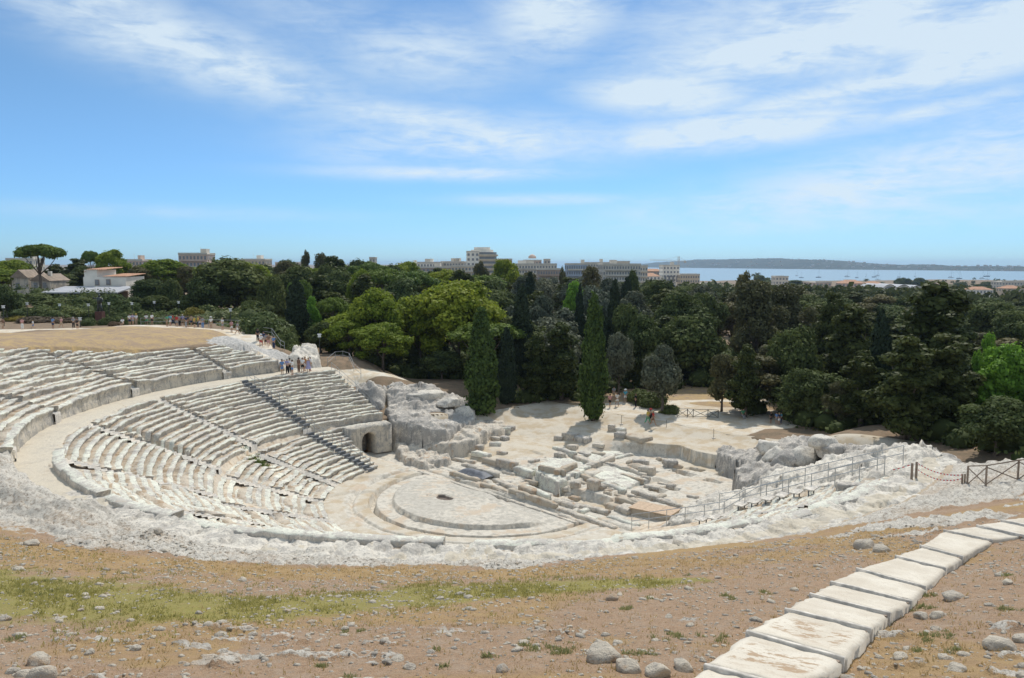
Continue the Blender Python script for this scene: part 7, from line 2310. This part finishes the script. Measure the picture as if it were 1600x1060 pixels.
for i in '01':
    EDG += [('pelvis', 'hip' + i), ('hip' + i, 'knee' + i), ('knee' + i, 'ankle' + i), ('ankle' + i, 'toe' + i), ('ankle' + i, 'heel' + i), ('chest', 'sho' + i), ('sho' + i, 'elb' + i), ('elb' + i, 'wri' + i), ('wri' + i, 'hand' + i)]
def sub_mesh(name, J, keep, grow, cut=None, sub=1):
    J = dict(J)
    if cut:
        for nm, (a, b, f) in cut.items():
            A, B = J[a], J[b]; J[nm] = tuple(A[k] + (B[k] - A[k]) * f for k in range(4))
    names = list(dict.fromkeys([n for e in keep for n in e]))
    js = [(*J[n][:3], J[n][3] + grow) for n in names]
    return skin_mesh(name, js, [(names.index(a), names.index(b)) for a, b in keep], sub)
POSES = {
    'stand': pose(((.03, .02), (-.03, .02)), ((.05, .15), (-.02, .2))),
    'walk': pose(((.42, .12), (-.30, .35)), ((-.38, .25), (.35, .35)), .04),
    'stride': pose(((-.32, .4), (.40, .15)), ((.36, .3), (-.34, .25)), .05),
    'point': pose(((.06, .03), (-.05, .03)), ((.05, .2), (1.35, .15))),
    'hold': pose(((.04, .02), (-.04, .05)), ((.35, 1.5), (.30, 1.6))),
    'sit': pose(((1.45, 1.35), (1.40, 1.30)), ((.5, .6), (.4, .7)), .12, True),
}
PM = {}
for nm, J in POSES.items():
    d = {}
    d['body'] = skin_mesh('body', [J[n] for n in J], [(list(J).index(a), list(J).index(b)) for a, b in EDG])
    d['shirt'] = sub_mesh('shirt', J, [('low', 'waist'), ('waist', 'chest'), ('chest', 'sho0'), ('sho0', 'sl0'), ('chest', 'sho1'), ('sho1', 'sl1'), ('chest', 'col')], .026,
                          dict(low=('waist', 'pelvis', .65), sl0=('sho0', 'elb0', .7), sl1=('sho1', 'elb1', .7), col=('chest', 'neck', .55)))
    d['shorts'] = sub_mesh('shorts', J, [('pelvis', 'up'), ('pelvis', 'hip0'), ('hip0', 'k0'), ('pelvis', 'hip1'), ('hip1', 'k1')], .024,
                           dict(up=('pelvis', 'waist', .6), k0=('hip0', 'knee0', .78), k1=('hip1', 'knee1', .78)))
    d['trousers'] = sub_mesh('trousers', J, [('pelvis', 'up'), ('pelvis', 'hip0'), ('hip0', 'knee0'), ('knee0', 'k0'), ('pelvis', 'hip1'), ('hip1', 'knee1'), ('knee1', 'k1')], .024,
                             dict(up=('pelvis', 'waist', .6), k0=('knee0', 'ankle0', .92), k1=('knee1', 'ankle1', .92)))
    hz = J['pelvis'][2]
    if nm != 'sit':
        V = []; n = 14
        for (z, rx, ry) in ((hz + .42, .19, .16), (hz + .20, .165, .15), (hz + .02, .21, .19), (hz - .25, .26, .26), (hz - .50, .32, .33)):
            for k in range(n):
                a = 2 * math.pi * k / n; w = 1 + .05 * math.sin(a * 5) * (hz + .4 - z)
                V.append((rx * math.cos(a) * w, ry * math.sin(a) * w, z))
        F = grid_faces(5, n); i = np.arange(5 * n).reshape(5, n)
        F = np.concatenate([F, np.stack([i[:-1, -1], i[:-1, 0], i[1:, 0], i[1:, -1]], -1)])[:, ::-1]
        d['dress'] = mk('dress', V, F, [None], link=False, smooth=True)
    hx, hy, hzz, _ = J['crown']
    b = MB(); V = []
    for k in range(6):
        e = -.15 + k / 5 * 1.7
        for j in range(12):
            a = 2 * math.pi * j / 12
            back = .02 + .05 * max(0, math.sin(a)) * (1 if k < 3 else .4)
            r = .112 * math.cos(e) + .004
            V.append((hx + r * math.cos(a), hy + .015 + r * math.sin(a) * 1.08 + 0, hzz - .045 + .118 * math.sin(e) - (.06 * max(0, math.sin(a)) if k == 0 else 0)))
    F = grid_faces(6, 12); i = np.arange(72).reshape(6, 12)
    F = np.concatenate([F, np.stack([i[:-1, -1], i[:-1, 0], i[1:, 0], i[1:, -1]], -1)])
    d['hair'] = mk('hair', V, F, [None], link=False, smooth=True)
    b = MB(); b.tube([(hx, hy, hzz - .01), (hx, hy, hzz + .012), (hx, hy, hzz + .02), (hx, hy, hzz + .10), (hx, hy, hzz + .125)], [.205, .20, .122, .108, .06], 14); d['hat'] = b.build('hat', [None], link=False)
    b = MB(); b.box((0, .2 - J['chest'][1] * 0 + .0, hz + .30), (.27, .15, .40), 0, 0, .85); b.box((0, .29, hz + .22), (.2, .06, .2), 0, 0, .9); d['rucksack'] = b.build('rucksack', [None], link=False)
    PM[nm] = d

CLO = dict(white=(.72, .72, .70), black=(.02, .02, .022), blue=(.13, .24, .45), navy=(.03, .045, .10), red=(.42, .05, .045), pink=(.55, .30, .29), grey=(.28, .28, .29), green=(.10, .32, .18), yellow=(.55, .40, .08), tan=(.42, .32, .22), turquoise=(.10, .38, .50), brown=(.20, .12, .08), lilac=(.34, .32, .48), orange=(.52, .25, .09))
CLM = {k: plain(k + '_cloth', c, .85, 0, .08, 8) for k, c in CLO.items()}
for k, c in dict(skin=(.46, .28, .19), skin_tan=(.34, .20, .13)).items(): CLM[k] = plain(k, c, .6, 0, .05, 8)
for k, c in dict(dark=(.03, .022, .018), brownhair=(.10, .065, .04), fair=(.35, .25, .14), greyhair=(.40, .39, .38)).items(): CLM[k] = plain(k + '_hair', c, .7, 0, .1, 20)

def person(x, y, z, ps, rz, top, bot, bcol, hair, place, hat=None, bag=None, scale=1.0, dress=False, what=None):
    lab = []
    if dress: lab = 'person in a %s dress' % top
    else: lab = '%s top, %s %s' % (top, bcol, bot)
    lab = lab if dress else 'person in ' + lab
    if hat: lab += ', %s hat' % hat
    if bag: lab += ', rucksack'
    lab += ', ' + place
    t = thing('person', lab, 'person', (x, y, z), rz, 'visitors at the theatre')
    t.scale = (scale,) * 3
    d = PM[ps]
    def put(nm, me, col):
        o = inst(nm, me, t)
        o.material_slots[0].link = 'OBJECT'; o.material_slots[0].material = CLM[col]
    put('body', d['body'], 'skin' if int(x * 10) % 3 else 'skin_tan')
    if dress: put('dress', d['dress'], top)
    else:
        put('shirt', d['shirt'], top); put(bot, d[bot], bcol)
    put('hair', d['hair'], hair)
    if hat: put('hat', d['hat'], hat)
    if bag: put('rucksack', d['rucksack'], bag)

PE = []
def ppl(u, v, Y, *a, zf=None, **k):
    x = P(u, v, Y)[0]
    person(x, Y, (gnd(x, Y) if zf is None else zf), *a, **k)
def ppg(u, v, z, *a, **k):
    x, y, _ = G(u, v, z)
    person(x, y, z if k.pop('flat', True) else gnd(x, y), *a, **k)
# top path on the left
ppl(5, 515, 121, 'walk', 1.2, 'brown', 'shorts', 'tan', 'dark', 'at the left edge of the top path')
ppl(35, 515, 120, 'stand', .3, 'pink', 'trousers', 'white', 'dark', 'standing on the left path with folded arms')
ppl(52, 516, 121, 'walk', -1.2, 'white', 'shorts', 'blue', 'fair', 'small, walking on the left path', scale=.8)
ppl(83, 513, 119, 'stand', 2.8, 'blue', 'shorts', 'navy', 'dark', 'by the stone kerb on the left path', scale=1.06)
ppl(96, 513, 120, 'stride', 1.4, 'pink', 'shorts', 'tan', 'fair', 'right of the one in blue on the left path')
ppl(115, 512, 119, 'hold', .4, 'grey', 'trousers', 'black', 'greyhair', 'left of the one in black on the crest')
ppl(121, 511, 117, 'stand', -.4, 'black', 'shorts', 'black', 'dark', 'dark figure on the hill crest by the low lamp')
ppl(192, 508, 118, 'sit', 0, 'white', 'shorts', 'tan', 'dark', 'low down beside the dry twigs')
ppl(203, 508, 118, 'stand', .2, 'white', 'shorts', 'navy', 'dark', 'left of the group in white on the hill crest')
ppl(208, 509, 117.5, 'hold', -.3, 'lilac', 'shorts', 'grey', 'brownhair', 'middle of the group in white on the hill crest')
ppl(213, 508, 118.5, 'stand', .9, 'white', 'trousers', 'tan', 'fair', 'right of the group in white', hat='yellow')
ppl(229, 508, 119, 'stride', .6, 'white', 'shorts', 'green', 'dark', 'alone before the flowering bush on the crest')
ppl(238, 510, 117, 'stand', 2.9, 'white', 'shorts', 'black', 'dark', 'right of the flowering bush, back turned')
cr_ = [('green', 'shorts', 'tan', 'dark', None), ('turquoise', 'shorts', 'white', 'brownhair', None), ('red', 'trousers', 'navy', 'dark', None), ('red', 'shorts', 'grey', 'fair', None), ('grey', 'trousers', 'black', 'dark', 'black'), ('lilac', 'shorts', 'tan', 'greyhair', None), ('navy', 'trousers', 'grey', 'dark', None), ('black', 'shorts', 'brown', 'dark', None), ('tan', 'shorts', 'navy', 'dark', None), ('yellow', 'shorts', 'black', 'dark', None), ('yellow', 'trousers', 'navy', 'fair', None), ('brown', 'shorts', 'white', 'dark', None)]
for i, (c1, bt, c2, hr, bg_) in enumerate(cr_):
    u = 262 + i * 4.7 + random.uniform(-1, 1)
    ppl(u, 514, 114.5 + (i % 3) * 1.1, ['stand', 'hold', 'walk'][i % 3], random.uniform(-2, 2), c1, bt, c2, hr, 'in the crowd at the railing', bag=bg_)
ppl(317, 516, 113, 'stand', .5, 'grey', 'trousers', 'blue', 'dark', 'at the right end of the crowd')
ppl(330, 517, 112, 'stand', .2, 'white', 'shorts', 'tan', 'dark', 'first of the four on the path', hat='white')
ppl(348, 520, 110.5, 'hold', -.6, 'white', 'shorts', 'grey', 'fair', 'second of the four along the path railing')
ppl(362, 522, 109.5, 'stand', .9, 'pink', 'shorts', 'white', 'brownhair', 'third of the four along the path railing')
ppl(371, 523, 109, 'walk', 1.5, 'grey', 'shorts', 'white', 'dark', 'last of the four along the path railing')
# white path
ppl(403, 536, 104, 'stand', 3.0, 'black', 'trousers', 'black', 'dark', 'topmost on the white path')
ppl(408, 543, 101, 'walk', .1, 'white', 'shorts', 'red', 'dark', 'walking down the middle of the white path', hat='white')
ppl(412, 538, 103.5, 'stand', .2, 'navy', 'shorts', 'grey', 'dark', 'third on the white path')
ppl(416, 541, 102.5, 'stride', .3, 'grey', 'shorts', 'black', 'dark', 'at the right side of the white path', bag='black')
ppl(420, 544, 101, 'walk', .4, 'brown', 'shorts', 'pink', 'fair', 'in front on the white path')
ppl(428, 549, 99, 'stand', -.5, 'blue', 'trousers', 'navy', 'dark', 'lowest of those by the white path railing')
# group on the walkway
z = Z_DIA
def pw(th, r): return cart(r, th)
for (u, v, ps, rz, c1, bt, c2, hr, pl_, kw) in ((441, 585, 'stand', .5, 'blue', 'shorts', 'blue', 'dark', 'left end of the standing group on the walkway', {}),
        (449, 584, 'hold', -.4, 'lilac', 'trousers', 'black', 'greyhair', 'second in the standing group on the walkway', {}), (453, 583, 'stand', .3, 'white', 'trousers', 'black', 'dark', 'behind in the standing group on the walkway', {}),
        (457, 586, 'point', -1.0, 'white', 'shorts', 'blue', 'dark', 'in front of the standing group, pointing', {}), (467, 582, 'stand', 2.6, 'brown', 'trousers', 'brown', 'dark', 'brown-clad, between the two groups on the walkway', {}),
        (473, 582, 'hold', .2, 'white', 'shorts', 'black', 'brownhair', 'left of the right-hand group on the walkway', {}), (477, 580, 'stand', -.6, 'orange', 'shorts', 'white', 'fair', 'behind in the right-hand group on the walkway', {}),
        (482, 582, 'stand', .3, 'lilac', 'shorts', 'grey', 'fair', 'right end of the right-hand group on the walkway', dict(dress=True)), (485, 580, 'stand', 1.2, 'white', 'shorts', 'tan', 'greyhair', 'partly hidden at the right end of the walkway', {}),
        (484, 563, 'stand', .4, 'navy', 'shorts', 'black', 'dark', 'in the shade behind the walkway groups', {}), (495, 566, 'sit', .3, 'white', 'shorts', 'grey', 'dark', 'seated in the shade near the curved railing', {}), (474, 565, 'stand', 0, 'red', 'shorts', 'navy', 'dark', 'reddish figure in the shade by the brown knob', {})):
    if v > 575: ppg(u, v, z, ps, rz, c1, bt, c2, hr, pl_, **kw)
    else: ppl(u, v, 100, ps, rz, c1, bt, c2, hr, pl_, **kw)
# sandy court
for (u, v, ps, rz, c1, bt, c2, hr, pl_, kw) in ((953, 642, 'walk', .2, 'pink', 'shorts', 'black', 'dark', 'beside the bright cypress', {}), (959, 632, 'stand', .1, 'grey', 'shorts', 'tan', 'dark', 'farthest on the sandy lane', {}), (964, 641, 'stride', .1, 'white', 'shorts', 'white', 'brownhair', 'coming down the sandy lane', {}), (977, 637, 'walk', -.3, 'turquoise', 'shorts', 'white', 'fair', 'by the lane wall', dict(hat='white')), (993, 643, 'stand', 1.0, 'black', 'trousers', 'black', 'dark', 'in front of the bushes at the lane', {}),
        (1012, 667, 'walk', 1.9, 'yellow', 'trousers', 'green', 'dark', 'left of the three crossing the court', {}), (1016, 666, 'stride', 2.1, 'tan', 'shorts', 'black', 'dark', 'middle of the three crossing the court', dict(hat='red')), (1020, 669, 'walk', 1.6, 'red', 'shorts', 'brown', 'fair', 'right of the three crossing the court', dict(bag='black')),
        (1160, 660, 'sit', .2, 'green', 'trousers', 'grey', 'dark', 'seated under the forked pine', {}), (1204, 670, 'stand', .4, 'black', 'shorts', 'black', 'dark', 'left of the group in the right-hand shade', dict(scale=.8)), (1213, 671, 'stand', -.2, 'blue', 'shorts', 'grey', 'dark', 'second of the group in the right-hand shade', dict(scale=.8)), (1217, 672, 'hold', .2, 'navy', 'shorts', 'white', 'fair', 'third of the group in the right-hand shade', dict(scale=.8)), (1220, 671, 'stand', .9, 'turquoise', 'trousers', 'navy', 'dark', 'fourth of the group in the right-hand shade', dict(scale=.8)), (1225, 664, 'walk', -.6, 'red', 'shorts', 'brown', 'dark', 'behind the group in the right-hand shade', dict(scale=.85))):
    x, y, _ = G(u, v, 1.6)
    person(x, y, gnd(x, y), ps, rz, c1, bt, c2, hr, pl_, **kw)

# ------------------------------------------------------------------ stones and grass on the slope
fsm = [boulder_mesh('field_stone', (1, .82, .66), 500 + i, M['field_stone'], 11, 3, .075, .25) for i in range(6)]
STONES = [(945, 1034, 50, 'largest boulder at the bottom edge, left of the steps'), (982, 1048, 40, 'second boulder right of the largest one at the bottom edge'), (1028, 1052, 34, 'pale boulder between the second boulder and the steps'), (1066, 1040, 30, 'rock touching the lowest tread on its left'), (922, 1022, 15, 'small stone just behind the largest boulder'),
          (60, 1032, 30, 'pale round boulder near the lower left corner'), (64, 1054, 34, 'half-cut pale rock at the lower left corner'), (36, 1052, 22, 'flat rock left of the half-cut one in the corner'), (20, 1047, 16, 'small grey stone in the lower left corner'), (212, 1013, 18, 'grey stone in the brown soil below the green band'), (140, 1017, 14, 'flat tan stone left of the grey stone below the green band'), (104, 1044, 11, 'little grey stone right of the pale round boulder'), (180, 998, 11, 'small stone on the lower edge of the green band'),
          (957, 938, 20, 'dark knobbly stone right of centre in the brown soil'), (968, 931, 11, 'small stone touching the dark knobbly one'), (948, 956, 9, 'tiny pale stone below the dark knobbly one'), (455, 1022, 18, 'flat pale slab in the soil left of centre'), (505, 1032, 13, 'pale stone right of the flat slab left of centre'), (528, 1014, 11, 'grey stone above the pale one left of centre'), (673, 1023, 13, 'stone with a grass tuft at the bottom centre'), (605, 1040, 16, 'dark shaded rock at the bottom centre'), (620, 1034, 24, 'flat outcrop stone at the bottom centre'), (640, 1047, 18, 'low stone right of the dark shaded rock'), (785, 1050, 20, 'flat pale stone at the bottom edge before the big boulder'),
          (448, 955, 13, 'white stone in the thin end of the green band'), (586, 958, 10, 'tan stone on the brown soil below the band end'), (310, 960, 9, 'pale stone in the middle of the green band'), (133, 934, 12, 'reddish stone in the upper green band'), (126, 954, 9, 'brown stone in the middle of the left green band'), (93, 971, 11, 'white flat stone on the green left side'), (8, 968, 16, 'white rock cut by the left edge in the grass'), (50, 852, 22, 'dark rock lying where the white rock ends on the left'), (95, 846, 16, 'dark lump on the white rock right of the dark rock'), (247, 848, 14, 'grey lump on the bare white rock'), (28, 889, 14, 'white flat stone above the green on the left'),
          (1562, 1006, 38, 'dark smooth boulder right of the steps'), (1597, 998, 22, 'pale boulder cut by the right edge'), (1490, 933, 30, 'dark cracked rock right of the middle treads'), (1440, 957, 22, 'grey rock touching the right side of the steps'), (1465, 958, 20, 'stone next to the grey rock beside the steps'), (1463, 977, 14, 'tan stone below the two rocks beside the steps'), (1408, 1022, 20, 'pale rock in the soil right of the lower steps'), (1345, 1038, 12, 'little white stone beside the lowest riser'), (1495, 1045, 26, 'flat tan rock at the lower right'), (1598, 1056, 14, 'white stone in the lower right corner'), (1575, 917, 15, 'grey stone near the right edge above the smooth boulder'), (1545, 948, 12, 'flat stone above the dark smooth boulder'),
          (1350, 858, 34, 'dark weathered outcrop stone left of the upper treads'), (1378, 864, 24, 'pale outcrop stone right of the weathered one'), (1220, 901, 9, 'round grey stone on the soil left of the steps'), (1122, 906, 10, 'dark stone in the dry grass right of centre'), (1018, 853, 26, 'grey rock at the hollow in the white rock'), (1060, 855, 24, 'dark rock right of the hollow in the white rock'), (1035, 848, 14, 'small rock over the hollow'), (890, 981, 10, 'pale stone in the stony patch right of centre'), (840, 985, 11, 'dark stone in the stony patch right of centre'), (872, 1003, 12, 'flat stone below the stony patch'), (935, 1006, 14, 'pale stone above the largest boulder'), (1045, 965, 13, 'white flat stone between the stony patch and the steps')]
for i, (u, v, w, lab) in enumerate(STONES):
    x, y = cone_hit(u, v)
    d = math.hypot(x, y)
    s = w / FPX * math.hypot(d, EYE - 12) * 1.05
    x, y = x, y
    o = inst('field_stone', fsm[i % 6], None, (x, y, hz1(x, y) + s * .10), (0, 0, i * 1.7), (s, s, s * random.uniform(.75, 1.1)))
    tag(o, lab, 'stone', 'loose stones on the slope')

def scatter_stones():
    rs = np.random.default_rng(17)
    base = []
    for i in range(8):
        bm = bmesh.new(); bmesh.ops.create_icosphere(bm, subdivisions=1, radius=.5)
        v = np.array([q.co[:] for q in bm.verts]); f = np.array([[l.vert.index for l in t.loops] for t in bm.faces]); bm.free()
        v = v * (1 + .35 * rs.normal(size=(len(v), 1)) * .5); v[:, 2] *= .6
        base.append((v, f))
    n = 11000
    D = np.sqrt(rs.uniform(9.5 ** 2, 36 ** 2, n * 2)); A = rs.uniform(-.74, .74, n * 2)
    x = D * np.sin(A); y = D * np.cos(A)
    r, th = polar(x, y)
    dens = .35 + .9 * sst(-.1, .35, fbm(x * .35, y * .35, 0, 3, 181))
    ok = (r > 36) & (th > 216) & (th < 326) & (rs.random(n * 2) < dens)
    x, y = x[ok][:n], y[ok][:n]
    z = hill_z(x, y)
    s = .016 + .05 * rs.random(len(x)) ** 3 + .10 * (rs.random(len(x)) > .96) * rs.random(len(x)) + .02 * (np.hypot(x, y) > 24) * rs.random(len(x)) ** 2
    Vs, Fs, off = [], [], 0
    for i in range(len(x)):
        v, f = base[i % 8]
        a = rs.uniform(0, 6.28); ca, sa = math.cos(a), math.sin(a)
        q = np.stack([v[:, 0] * ca * 1.3 - v[:, 1] * sa, v[:, 0] * sa * 1.3 + v[:, 1] * ca, v[:, 2]], -1) * s[i] * 2
        Vs.append(q + np.array([x[i], y[i], z[i] + s[i] * .02])); Fs.append(f + off); off += len(v)
    o = mk('scattered_stones', np.concatenate(Vs), np.concatenate(Fs), M['field_stone'])
    tag(o, 'small pale stones scattered over the brown slope', 'stones', kind='stuff')
scatter_stones()

def grass_mat(name, a, b):
    m, nb = newmat(name)
    v = nb.attr('leaf')
    col = nb.mix(v, a, b)
    p = nb.n('ShaderNodeBsdfPrincipled', inp={'Base Color': col, 'Roughness': .7}); p.inputs['Specular IOR Level'].default_value = .15
    tr = nb.n('ShaderNodeBsdfTranslucent', inp={'Color': col})
    mx = nb.n('ShaderNodeMixShader', inp={0: .35, 1: p.outputs[0], 2: tr.outputs[0]})
    o = nb.n('ShaderNodeOutputMaterial'); nb.t.links.new(mx.outputs[0], o.inputs[0])
    return m
def blades(name, lab, x, y, z, h, spread, k, mat, seed):
    rs = np.random.default_rng(seed)
    n = len(x)
    X = np.repeat(x, k) + rs.normal(0, 1, n * k) * np.repeat(spread, k); Y = np.repeat(y, k) + rs.normal(0, 1, n * k) * np.repeat(spread, k); Z = np.repeat(z, k) - .01
    Hh = np.repeat(h, k) * rs.uniform(.5, 1.2, n * k); a = rs.uniform(0, 6.28, n * k); w = .006 + .10 * Hh
    ln = Hh * rs.uniform(.1, .9, n * k); b = rs.uniform(0, 6.28, n * k)
    V = np.stack([np.stack([X - w * np.cos(a), Y - w * np.sin(a), Z], -1), np.stack([X + w * np.cos(a), Y + w * np.sin(a), Z], -1), np.stack([X + ln * np.cos(b), Y + ln * np.sin(b), Z + Hh], -1)], 1).reshape(-1, 3)
    o = mk(name, V, np.arange(n * k * 3).reshape(-1, 3), mat, attrs=dict(leaf=np.repeat(rs.random(n * k), 3)))
    tag(o, lab, 'grass', kind='stuff')
def grass():
    rs = np.random.default_rng(23)
    n = 90000
    D = np.sqrt(rs.uniform(9.5 ** 2, 36 ** 2, n)); A = rs.uniform(-.76, .76, n)
    x = D * np.sin(A); y = D * np.cos(A)
    r, th = polar(x, y)
    base = (r > 37) & (th > 216) & (th < 326)
    x, y, r, th = x[base], y[base], r[base], th[base]
    rock, gr, dry, sand = hill_fields(x, y)
    z = hill_z(x, y)
    u = rs.random(len(x))
    nz = fbm(x * .9, y * .9, 0, 3, 191)
    g = (u < gr * (.42 + 1.3 * nz)) & (rock < .4)
    blades('green_grass', 'short yellow-green grass growing in a band across the slope', x[g], y[g], z[g], rs.uniform(.04, .12, g.sum()), np.full(g.sum(), .07), 6, grass_mat('green_blades', (.30, .275, .08), (.50, .44, .16)), 1)
    d = (~g) & (u < (.10 + .30 * dry) * (.7 + nz)) & (rock < .5)
    blades('dry_grass', 'dry straw-coloured grass stubble over the slope', x[d], y[d], z[d], rs.uniform(.03, .09, d.sum()), np.full(d.sum(), .06), 5, grass_mat('dry_blades', (.38, .26, .11), (.60, .45, .22)), 2)
    # green tufts
    tx, ty, th_ = [], [], []
    for (u0, v0, w0, c) in ((880, 1018, 30, 26), (822, 1015, 36, 20), (1000, 1022, 24, 20), (1140, 933, 18, 14), (1195, 927, 14, 12), (1120, 1000, 24, 10), (1060, 995, 40, 16), (760, 1030, 16, 8), (684, 1017, 8, 6), (505, 1042, 12, 7), (1460, 990, 26, 14), (1570, 953, 16, 12), (1575, 902, 16, 10), (1440, 945, 22, 16), (1452, 925, 12, 12), (1385, 965, 16, 10), (1470, 985, 24, 8), (1310, 932, 10, 8), (560, 985, 20, 7), (980, 952, 12, 7), (1010, 935, 14, 8), (990, 948, 10, 6), (1440, 1010, 20, 8), (1500, 1010, 30, 8), (40, 928, 30, 14), (80, 910, 20, 10), (1330, 945, 14, 6), (690, 1044, 12, 6), (30, 995, 20, 10), (540, 1060, 12, 8), (870, 905, 10, 5), (1075, 900, 12, 5)):
        for _ in range(int(c * .6)):
            px = cone_hit(u0 + rs.normal() * w0 * .5, v0 + rs.normal() * w0 * .12); tx.append(px[0]); ty.append(px[1]); th_.append(rs.uniform(.04, .10))
    tx, ty = np.array(tx), np.array(ty)
    blades('weed_tufts', 'grey-green weed tufts among the stones of the slope', tx, ty, hill_z(tx, ty), np.array(th_), np.full(len(tx), .05), 26, grass_mat('weed_blades', (.22, .23, .09), (.38, .37, .17)), 3)
    # weeds in the rows
    wx, wy, wz = [], [], []
    for (u0, v0, c, zz) in ((405, 712, 26, 3.3), (398, 706, 16, 3.6), (412, 718, 18, 3.0), (392, 700, 8, 4.0)):
        for _ in range(c):
            q = G(u0 + rs.normal() * 5, v0 + rs.normal() * 2.5, zz); wx.append(q[0]); wy.append(q[1]); wz.append(float(z_low(math.hypot(q[0] - CX, q[1] - CY))) - .15)
    blades('row_weeds', 'patch of green weeds growing in the broken rows', np.array(wx), np.array(wy), np.array(wz), np.full(len(wx), .28), np.full(len(wx), .12), 14, grass_mat('row_weed_blades', (.10, .14, .035), (.18, .22, .07)), 4)
grass()

# haze between here and the far shore
HZ_ON = True
if HZ_ON:
    V = [(-9500, -300, -45), (9500, -300, -45), (9500, 26500, -45), (-9500, 26500, -45), (-9500, -300, 75), (9500, -300, 75), (9500, 26500, 75), (-9500, 26500, 75)]
    o = mk('haze', V, np.array([(3, 2, 1, 0), (4, 5, 6, 7), (0, 1, 5, 4), (1, 2, 6, 5), (2, 3, 7, 6), (3, 0, 4, 7)]), [])
    m = bpy.data.materials.new('thin_haze'); m.use_nodes = True
    nb = NB(m.node_tree)
    v = nb.n('ShaderNodeVolumePrincipled', inp={'Color': (.58, .78, 1.0), 'Density': .00007, 'Anisotropy': .3})
    oo = nb.n('ShaderNodeOutputMaterial'); nb.t.links.new(v.outputs[0], oo.inputs['Volume'])
    o.data.materials.append(m)
    tag(o, kind='stuff')
for l, v in LABELS.items():
    if len(v) > 1: print('SAME LABEL', l, v[:3])
